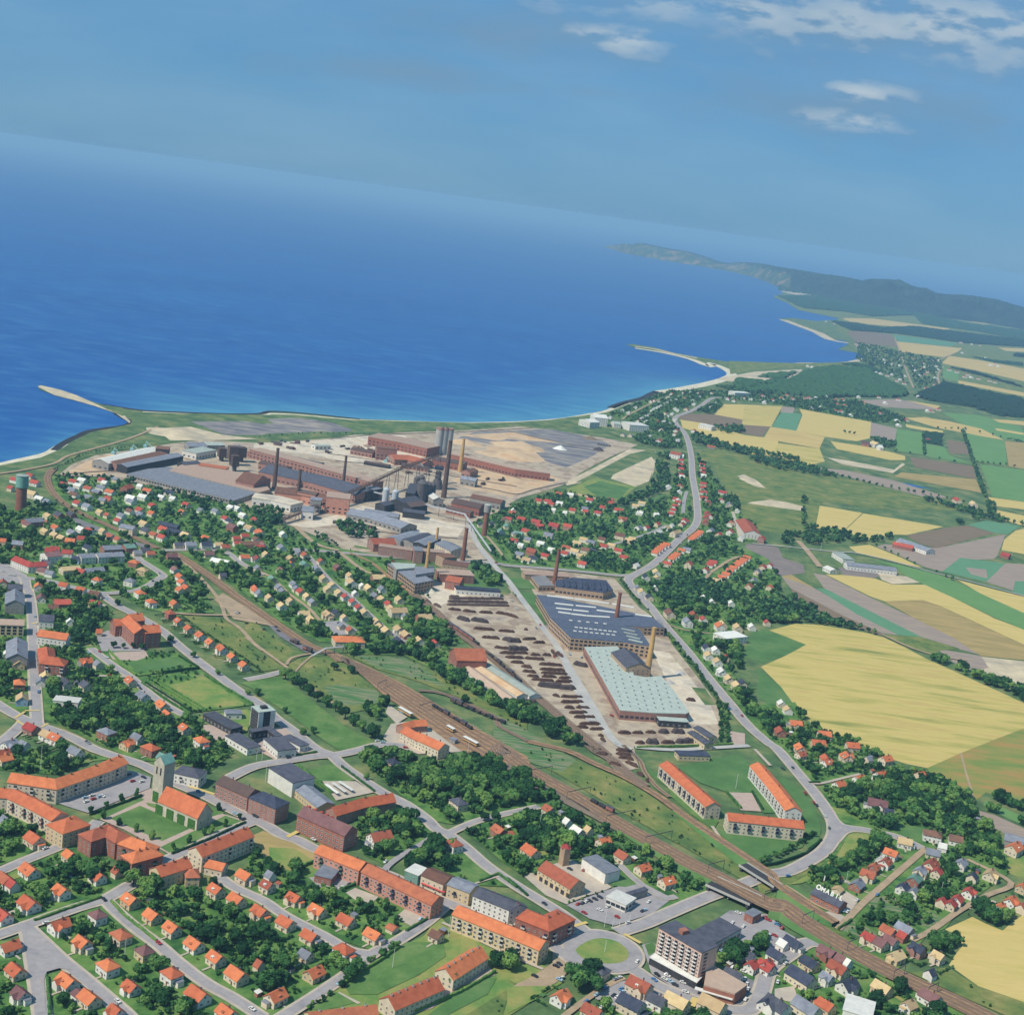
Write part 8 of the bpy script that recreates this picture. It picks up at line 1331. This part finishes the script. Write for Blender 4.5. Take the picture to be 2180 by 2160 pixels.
# ------------------------------------------------------------------ stacks of pipes and bricks in the works yard
LMK = [("B2:60,1150", 'in the upper left of the works yard'), ("B2:330,1260", 'in the middle of the works yard'), ("B2:500,1470", 'in the lower works yard'), ("B2:620,1650", 'at the bottom of the works yard'), ("B2:1200,1730", 'below the pale green roof'), ("B1:1600,760", 'beside the bicycle shed'), ("B1:1650,900", 'in the upper works yard'), ("B1:1850,1060", 'on the left side of the works yard'), ("B2:120,1510", 'beside the siding trees'), ("A2:860,60", 'at the lower tip of the works yard')]
PL = []
for s in """B1:1420,730,1820,735 1410,752,1850,762 1405,775,1860,785 1420,715,1500,722 1415,808,1510,815 1520,820,1620,830 1640,830,1740,838 1760,835,1870,850 1480,870,1570,895 1580,885,1710,905 1600,948,1755,962 1660,1012,1790,1022 1810,1025,1914,1045 1750,1085,1914,1105 1790,1125,1900,1132 1830,1155,1914,1162 1870,1192,1914,1196 1780,965,1900,975 1250,745,1290,765 1310,770,1360,795
B2:0,1040,100,1045 110,1028,210,1026 190,1052,275,1052 0,1098,150,1102 0,1125,150,1130 170,1140,240,1142 255,1140,320,1145 0,1160,120,1165 125,1165,270,1175 25,1193,120,1200 230,1208,400,1218 100,1222,180,1235 235,1245,420,1255 245,1270,440,1282 110,1258,210,1270 250,1298,360,1303 375,1308,465,1310 145,1292,230,1300 175,1318,340,1332 350,1335,475,1337 220,1360,500,1390 240,1352,400,1360 330,1430,380,1445 390,1445,550,1450 390,1483,555,1485 415,1522,490,1530 500,1522,600,1530 450,1560,585,1562 485,1592,640,1598 525,1640,680,1645 600,1680,705,1682 500,1665,590,1670 660,1725,700,1728 680,1745,710,1770 805,1705,900,1710 910,1705,990,1710 1005,1702,1080,1706 1100,1700,1175,1704 1195,1700,1290,1705 930,1780,1000,1782 1010,1775,1100,1778 1120,1778,1220,1780 1225,1775,1390,1770 20,1485,215,1490 90,1520,180,1545 480,1205,585,1225 360,1120,400,1160 320,1105,355,1150 790,1830,890,1840 800,1860,900,1870 810,1885,915,1895 640,1860,735,1865 1300,1465,1370,1475 780,840,0,0 120,955,150,958 0,850,80,870 60,1390,0,0
A2:650,15,730,30 740,80,830,110 790,10,870,30 850,40,920,60 860,70,950,110 945,145,990,175 1010,200,1030,215""".split():
    if ':' in s: ti, s = s.split(':')
    x0, y0, x1, y1 = map(float, s.split(','))
    if x1:
        PL.append((ti, x0, y0, x1, y1))
items = []
for ti, x0, y0, x1, y1 in PL:
    a, b = P(*src(ti, x0, y0)), P(*src(ti, x1, y1)); big = y0 in (870, 885, 1098, 1360, 1775, 1205, 1700, 1025, 1485, 1040); w = random.uniform(2.8, 3.8) * (2.0 if big else 1.0); h = 2.2 * (1.5 if big else 1)
    n = max(2, int((b - a).length / 2.2)); d = (b - a).normalized(); sd = Vector((-d.y, d.x, 0)); c = a.lerp(b, .5); vs = []; fs = []
    for i in range(n + 1):
        p = a.lerp(b, i / n) - c; e = .45 if i in (0, n) else 1; k = w * e * random.uniform(.8, 1.1) / 2; hh = h * 1.2 * (.25 if i in (0, n) else random.uniform(.75, 1.1))
        vs += [p - sd * k - Vector((0, 0, .9)), p - sd * k * .75 + Vector((0, 0, hh * .8)), p + Vector((0, 0, hh)), p + sd * k * .75 + Vector((0, 0, hh * .8)), p + sd * k - Vector((0, 0, .9))]
    for i in range(n): fs += [(i * 5 + q, (i + 1) * 5 + q, (i + 1) * 5 + q + 1, i * 5 + q + 1) for q in range(4)]
    fs += [(0, 1, 2, 3, 4), tuple(len(vs) - 5 + k for k in (4, 3, 2, 1, 0))]
    red = ti == 'B1' and y0 < 800; o = newobj('stockpile', vs, fs, 'roof_iron' if red else ('pile_black' if big else 'pile_brown'), loc=tuple(c)); u, v = src(ti, (x0 + x1) / 2, (y0 + y1) / 2); ph = min(LMK, key=lambda l: (parse(l[0])[0][0] - u) ** 2 + (parse(l[0])[0][1] - v) ** 2)[1]
    items.append(dict(o=o, u=u, v=v, ph=('broad dark' if big else 'reddish' if red else 'narrow brown') + ' stack of fired pipes ' + ph))
def labelall(items, cat, group, key='u'):
    g = {}
    for i in items: g.setdefault(i['ph'], []).append(i)
    for l in g.values(): place_words(l, lambda i: i['u'])
    for i in items: tag(i['o'], i['pos'] + i['ph'], cat, group)
labelall(items, 'stockpile', 'stacks of fired pipes in the works yard')
# clay and ash heaps
for s, r_, h, m, lb in (("C2:90,590", 60, 9, 'clay', 'big rounded clay heap right of the silos'), ("C2:20,650", 70, 8, 'clay', 'long clay bank in front of the big clay heap'), ("C2:385,605", 16, 6, 'paint_white', 'small white heap on the dark ash ground'), ("C2:670,612", 14, 5, 'pile_black', 'small black heap at the edge of the ash ground'), ("C2:610,530", 20, 5, 'soil_brown', 'brown heap beside the railway wagons on the ash ground'), ("C1:420,425", 80, 7, 'ash', 'flat grey slag hill behind the beach'), ("C1:1550,560", 40, 6, 'clay', 'pinkish spoil bank left of the ash ground'), ("B2:1200,1180", 9, 2.2, 'sand', 'pale rubble heap right of the yellow chimney'), ("B2:1260,1270", 8, 2, 'concrete', 'grey rubble heap below the pale rubble'), ("B2:1180,1340", 8, 2, 'concrete', 'grey gravel heap at the corner of the pale green roof'), ("B1:1280,680", 9, 4, 'beach', 'white heap at the foot of the pale mill'), ("C2:1770,830", 22, 3, 'sand', 'sandy hollow rim in the meadow'), ("C0:1300,490", 60, 5, 'sand', 'sandy dune behind the crane shed')):
    c = G(s)[0]; vs = []; fs = []; n = 22; rg_ = 7
    for j in range(rg_ + 1):
        for i in range(n):
            a = i / n * 6.283; q = j / rg_; rr_ = r_ * q * (1 + .25 * mnoise.noise(Vector((math.cos(a) * 1.3, math.sin(a) * 1.3, r_))))
            vs.append((rr_ * math.cos(a), rr_ * math.sin(a) * .8, -1 + (h + 1) * (math.cos(q * math.pi) * .5 + .5) * (1 + .3 * mnoise.noise(Vector((rr_ * math.cos(a), rr_ * math.sin(a), r_)) * (3 / r_)))))
    for j in range(rg_): fs += [(j * n + i, (j + 1) * n + i, (j + 1) * n + (i + 1) % n, j * n + (i + 1) % n) for i in range(n)]
    tag(newobj('heap', vs, fs, m, loc=tuple(c), smooth=True), lb, 'heap')
random.seed(5); items = []
for k in range(46):
    x, y = random.choice([(random.uniform(520, 900), random.uniform(560, 640)), (random.uniform(950, 1350), random.uniform(690, 800)), (random.uniform(1450, 1900), random.uniform(790, 920)), (random.uniform(500, 1300), random.uniform(1100, 1180)), (random.uniform(60, 500), random.uniform(540, 600))]); c = P(*src('C1', x, y))
    if isocc(c.x, c.y, 4): continue
    m = MB(); n = random.randint(2, 4); rz = random.uniform(0, 3)
    for q in range(n): m.box((random.uniform(-5, 5), random.uniform(-5, 5), -.9), (random.uniform(3, 12), random.uniform(2, 4), random.uniform(1.6, 4)), rz + random.uniform(-.1, .1))
    col = random.choice(['roof_iron', 'pile_black', 'roof_tan', 'steel', 'chimney_iron']); items.append(dict(o=m.build('material_stack', [col], loc=tuple(c)), u=src('C1', x, y)[0], ph={'roof_iron': 'rusty', 'pile_black': 'blackish', 'roof_tan': 'tan', 'steel': 'grey', 'chimney_iron': 'brown'}[col] + ' heap of stacked material in the steelworks yard'))
labelall(items, 'stockpile', 'material stacked in the steelworks yard')
for k, s_ in enumerate(("C1:560,530 900,500 1500,480 C2:200,450", "C1:600,690 1100,740 1450,800 1932,880", "C1:1560,870 1750,900 1932,935 C2:200,900 430,850", "C1:560,640 900,690 1000,740 1330,800", "C1:700,1180 1100,1230 1500,1260", "C1:1040,560 C1:1400,640 C1:1500,700 C2:100,820", "C0:480,790 900,770 1200,900 1700,1000", "C2:0,470 400,560 700,600")):
    p = catmull(G(s_), 4); ribbon('works_track', p, 3.4, 'ballast_dark', .10 + k * .01); [ribbon('rail', p, .25, 'rail', .2 + k * .01, r_) for r_ in (-.75, .75)]
# ------------------------------------------------------------------ trains
def wagon(p, rz, kind, lb, z=.62, L_=10.5):
    t_ = thing('railway_wagon' if kind != 'railcar' else 'railcar', lb, 'railcar' if kind == 'railcar' else 'wagon', (p.x, p.y, z + zr(p)), rz, 'railway vehicles'); m = MB(); m.box((0, 0, .5), (L_, 2.6, .4)); m.build('chassis', ['black'], t_)
    for x in (-L_ * .33, L_ * .33): m = MB(); m.box((x, 0, 0), (1.8, 2.0, .6)); m.build('bogie', ['black'], t_)
    m = MB()
    if kind in ('tank',): m.box((0, 0, .9), (L_ * .9, 2.2, 1.0)); m.box((0, 0, 1.9), (L_ * .88, 1.5, .6)); m.build('tank', ['wall_dark'], t_)
    elif kind == 'flat': m.box((0, 0, .9), (L_ * .8, 2.2, .8)); m.build('load', ['chimney_iron'], t_)
    elif kind == 'railcar':
        m.box((0, 0, .9), (L_, 2.9, 1.1)); m.build('body', ['chimney_yellow'], t_); m = MB(); m.box((0, 0, 2.0), (L_ * .98, 2.8, .9)); m.build('window_band', ['glass'], t_); m = MB(); m.box((0, 0, 2.9), (L_, 2.9, .5)); m.build('roof', ['paint_white'], t_)
    else: m.box((0, 0, .9), (L_ * .97, 2.7, 2.2)); m.build('body', ['roof_iron' if kind == 'box' else 'wall_brick'], t_); m = MB(); m.box((0, 0, 3.1), (L_, 2.8, .35)); m.build('roof', ['roof_dark'], t_)
    return t_
def train(s, n, kinds, where):
    a, b = G(s); d = b - a; rz = math.atan2(d.y, d.x); L_ = d.length / n - .8
    for i in range(n): wagon(a.lerp(b, (i + .5) / n), rz, kinds[i % len(kinds)], '%s wagon of the %s' % (nth(i + 1), where) if kinds[0] != 'railcar' else where, L_=L_)
train("B1:1300,1515 1590,1690", 7, ['tank', 'tank', 'box', 'flat', 'tank', 'box', 'tank'], 'dark goods train standing left of the allotments'); train("B1:1432,1478 1835,1645", 9, ['box', 'box', 'flat', 'tank', 'flat', 'flat', 'tank', 'flat', 'tank'], 'long upper rake of small wagons'); train("B1:1420,925 1640,1075", 6, ['box', 'red', 'red', 'red', 'red', 'tank'], 'red rake behind the brick hall'); train("B1:1690,1125 1914,1315", 8, ['flat', 'tank', 'flat', 'box', 'tank', 'flat', 'box', 'flat'], 'rake on the siding below the brick hall')
train("B2:-5,1255 100,1345", 3, ['tank', 'flat', 'tank'], 'short rake beside the pale sheds'); train("B1:265,1040 325,1068", 2, ['flat', 'box'], 'pair on the goods yard above the footbridge'); train("B1:358,1100 425,1125", 2, ['red', 'box'], 'pair closest to the footbridge'); train("A2:605,360 775,450", 3, ['tank', 'tank', 'red'], 'short train in the middle of the main line'); train("C0:1330,905 1700,985", 9, ['red', 'box'], 'rake along the vast grey store'); train("C2:660,575 760,590", 5, ['tank'], 'rake on the ash ground')
train("B1:1405,1680 1460,1712", 1, ['railcar'], 'short orange and white railcar at the station platform'); train("B1:1525,1760 1630,1815", 1, ['railcar'], 'longer orange railcar with white roof right of the station'); train("B1:1055,1545 1150,1600", 1, ['railcar'], 'orange railcar half hidden behind the station trees')
# overhead line portals
items = []
for s in ("A2:145,190 320,160", "A2:430,350 600,312", "A2:715,525 900,485", "A2:1000,690 1190,645", "A2:1450,912 1565,882", "A3:15,1112 100,1092", "A3:292,1278 372,1242", "A3:622,1462 702,1422", "A3:960,1660 1040,1620", "B1:1200,1560 1300,1530", "B1:900,1400 960,1370", "A3:1210,1780 1280,1745"):
    a, b = G(s); zz = zr(a); t_ = thing('line_portal', '', 'portal', (a.x, a.y, zz)); c = b - a; m = MB()
    for q in (Vector(), c): m = MB(); m.box((q.x, q.y, -.5), (.3, .3, 7.5)); m.build('post', ['steel'], t_)
    m = MB(); m.beam(Vector((0, 0, 6.6)), c + Vector((0, 0, 6.6)), .3, .5); m.build('beam', ['steel'], t_); items.append(dict(o=t_, u=parse(s)[0][0], ph='steel wire portal spanning the main railway'))
labelall(items, 'portal', 'overhead line portals')
# ------------------------------------------------------------------ tall poles and flagpoles
items = []
for s, ph in (("A0:295,130 303,-40", 'behind the long bent block'), ("A0:905,1510 920,1365", 'between the bottom left streets'), ("A1:85,215 97,75", 'by the yellow hall'), ("A1:1168,530 1178,450", 'in the dark garden by the avenue'), ("A1:1010,1565 1028,1440", 'on the bottom lawn'), ("A1:1415,1345 1440,1205", 'in front of the cream block'), ("A2:232,562 250,425", 'beside the railway villas'), ("A2:1662,262 1680,165", 'on the lawn of the yellow blocks'), ("A2:707,1265 724,1150", 'at the petrol station'), ("A2:765,1268 778,1180", 'at the petrol station'), ("A2:815,1268 830,1165", 'at the petrol station'), ("A2:885,1250 895,1190", 'at the petrol station'), ("A2:708,1455 716,1375", 'on the roundabout island'), ("A3:618,950 632,870", 'in the cottage gardens'), ("A3:1300,1070 1328,950", 'in the right-hand gardens'), ("A3:1228,1095 1240,1025", 'in the right-hand gardens'), ("B1:1555,1865 1572,1775", 'beside the station platform'), ("B0:868,1040 875,960", 'on the school yard'), ("B0:898,710 900,635", 'at the upper villas'), ("B0:1290,700 1298,640", 'at the upper villas'), ("B1:575,1130 580,1040", 'near the footbridge'), ("B2:570,1085 582,1020", 'at the brick front'), ("B1:20,1900 30,1830", 'at the council hall'), ("B1:60,1900 66,1835", 'at the council hall'), ("B3:435,370 440,320", 'by the upper field farm'), ("B3:685,395 690,350", 'by the white field factory')):
    b, h = hgt(s); h = min(max(h, 6), 24); t_ = thing('flagpole', '', 'pole', (b.x, b.y, 0)); m = MB(); m.cyl((0, 0, -.9), .16, .1, h + .9, 8); m.build('pole', ['paint_white'], t_); m = MB(); m.cyl((0, 0, h), .2, .2, .35, 8); m.build('cap', ['paint_white'], t_); items.append(dict(o=t_, u=parse(s)[0][0], ph='white flagpole ' + ph))
labelall(items, 'flagpole', 'tall white poles')
# ------------------------------------------------------------------ cars
CARP = {}
def carparts(col):
    if col in CARP: return CARP[col]
    m = MB(); prof = [(-2.1, .35), (-2.1, .85), (-1.3, .95), (1.0, .95), (2.0, .8), (2.1, .35)]; n = len(prof)
    m.add([(x, y, z) for y in (-.82, .82) for x, z in prof], [(tuple(range(n))), tuple(range(2 * n - 1, n - 1, -1))] + [(i, n + i, n + (i + 1) % n, (i + 1) % n) for i in range(n)]); b = bpy.data.meshes.new('body'); b.from_pydata(m.v, [], m.f); b.materials.append(MATS['paint_' + col + '_car'])
    m = MB(); lo = [(-1.5, -.74), (.85, -.74), (.85, .74), (-1.5, .74)]; hi = [(-1.1, -.6), (.3, -.6), (.3, .6), (-1.1, .6)]
    m.add([(x, y, .94) for x, y in lo] + [(x, y, 1.36) for x, y in hi], [(i, (i + 1) % 4, 4 + (i + 1) % 4, 4 + i) for i in range(4)], 0); m.add([(x, y, 1.37) for x, y in hi], [(0, 1, 2, 3)], 1); c = bpy.data.meshes.new('cabin'); c.from_pydata(m.v, [], m.f); c.materials.append(MATS['glass']); c.materials.append(MATS['paint_' + col + '_car']); c.polygons.foreach_set('material_index', m.m)
    m = MB(); k = 10; m.add([(.31 * math.cos(i * 6.283 / k), y, .31 * math.sin(i * 6.283 / k)) for y in (-.1, .1) for i in range(k)], [tuple(range(k)), tuple(range(2 * k - 1, k - 1, -1))] + [(i, k + i, k + (i + 1) % k, (i + 1) % k) for i in range(k)]); w = bpy.data.meshes.new('wheel'); w.from_pydata(m.v, [], m.f); w.materials.append(MATS['black'])
    CARP[col] = (b, c, w); return CARP[col]
CL = dict(w='white', r='red', b='blue', l='pale_blue', d='dark', g='green', y='grey', k='black')
CPL = [("A0:700,320", 'on the church car park'), ("A0:900,170", 'below the long bent block'), ("A0:1500,290", 'on main street by the tower'), ("A0:1780,460", 'at the end of the church hedge'), ("A0:330,1240", 'in the bottom left streets'), ("A0:1155,1388", 'on the long bottom street'), ("A1:400,640", 'before the mauve-roofed building'), ("A1:640,970", 'behind the flat brick store'), ("A1:1200,1200", 'on the sand parking'), ("A2:600,1085", 'beside the petrol station wall'), ("A2:990,1150", 'on the petrol station forecourt'), ("A2:380,1560", 'on the gravel yard'), ("A2:1150,1650", 'before the shop pavilion'), ("A2:780,1760", 'below the roundabout'), ("A2:1730,1690", 'beside the supermarket'), ("A2:1700,1250", 'behind the slab block'), ("A3:300,300", 'on the curving main road'), ("A3:200,900", 'by the railway bridges'), ("A3:650,1120", 'by the lettered workshop'), ("A3:120,1600", 'in the lower right streets'), ("B0:260,950", 'on the left main street'), ("B0:750,1130", 'at the school yard gate'), ("B0:1250,1045", 'on the avenue by the school'), ("B0:1780,880", 'on the railway meadow'), ("B1:950,1770", 'at the station'), ("B2:220,930", 'on the factory road'), ("B2:1300,260", 'on the shore road'), ("B2:1650,1550", 'on the main road beside the works'), ("B2:70,1160", 'in the works yard')]
items = []; RP = [(r[i], r[i + 1]) for r in ROADS for i in range(len(r) - 1)]
CARS = """A0:870,180d 940,160d 965,208r 1032,212w 1045,180d 620,328l 670,312w 680,338r 628,357w 725,320l 747,316w 1565,257d 1445,285b 1710,448l 1830,442d 1855,460d 1770,487d 758,1072k 335,1242w 1155,1388r 857,1812w 1835,1868w 505,900l 330,700w
A1:15,468d 435,635w 590,665k 960,797w 640,980w 700,957d 1045,1195d 1215,1212l 625,1680l 1190,880w
B1:900,1765w 940,1775l 1075,1557l 1110,1772w 1105,1812r 255,1886d 1765,470r 1015,460r 75,952d 165,935d 180,962d 620,905d 270,1320w
A2:515,1102r 547,1095d 575,1083w 600,1078d 638,1065d 675,1052d 560,1165r 350,1368w 355,1552k 380,1537d 200,1624k 380,1650l 398,1638w 945,1522w 1090,1617k 1145,1648w 1070,1655b 1185,1662l 1220,1690d 1298,1744w 1157,1612w 1165,1622w 1000,1146l 985,1152d 270,1102d 880,1242w 650,1762l 712,1717b 830,1722b 775,1765k 800,1778w 850,1802w 820,1817w 890,1815w 840,1740l 815,1640w 790,1650y 575,1812b 730,1870r 690,1850w 1730,1645w 1745,1682w 1750,1722w 1735,1797w 1720,1592w 1640,1557w 1640,1237w 1720,1264w 1840,1325r 1835,1357r 1580,1430w 1565,1445l 1680,1165w 1880,1203r 1900,1218r 1700,1385d 1660,1370d 1895,1330b 557,855r 455,847d 1030,1085w 820,1030w 1010,1030w 735,1120w 675,1145w 800,1195r 1280,1672w
A3:160,117d 232,114d 322,294r 385,366r 408,388d 465,466w 497,552g 198,900b 848,1036b 605,1155l 630,1160w 180,1537w 122,1670w 35,1200r 155,1275r 120,1250b 135,1255d 700,1077w 1325,700w 1305,712l 340,1120b 60,1330w 100,1330r
B0:635,1772d 645,1780y 75,557w 100,560w 265,912w 285,1397l 280,1410b 725,1115r 778,1157w 1265,1047d 1245,1050l 270,987r 1112,602d 775,732l 1735,832d 1720,835w 1795,907k 1020,1382d 645,1122l 20,530w 60,495w 255,860l 520,905w 800,1290r 840,1325b 1160,545y
B2:1620,1532b 1708,1582r 1025,807d 930,717d 210,942y 240,922r 70,800w 1360,182w 1260,327w 1310,267d 455,1132l 760,1577r 790,1777w 540,1155l 1060,890y 1485,180r 1280,35y 60,705g 30,740w 340,1150r""".split()
for w in CARS:
    if ':' in w: ti, w = w.split(':')
    col = CL[w[-1]]; x, y = map(float, w[:-1].split(',')); u, v = src(ti, x, y); p = P(u, v, .7); p.z = 0; best = min(RP, key=lambda ab: ((ab[0] + ab[1]) / 2 - p).length); dd = ((best[0] + best[1]) / 2 - p).length; d = best[1] - best[0]; rz = math.atan2(d.y, d.x) if dd < 12 else random.choice([R(-32), R(58)]) + random.uniform(-.1, .1)
    b, c, wh = carparts(col); t_ = thing('parked_car', '', 'car', (p.x, p.y, .36 if dd < 9 else .02), rz); inst('body', b, t_); inst('cabin', c, t_)
    for sx in (-1.25, 1.25):
        for sy in (-.8, .8): inst('wheel', wh, t_, (sx, sy, .3))
    ph = min(CPL, key=lambda l: (parse(l[0])[0][0] - u) ** 2 + (parse(l[0])[0][1] - v) ** 2)[1]; items.append(dict(o=t_, u=u, ph=col.replace('_', ' ') + ' car ' + ph))
labelall(items, 'car', 'cars parked and driving in the town')
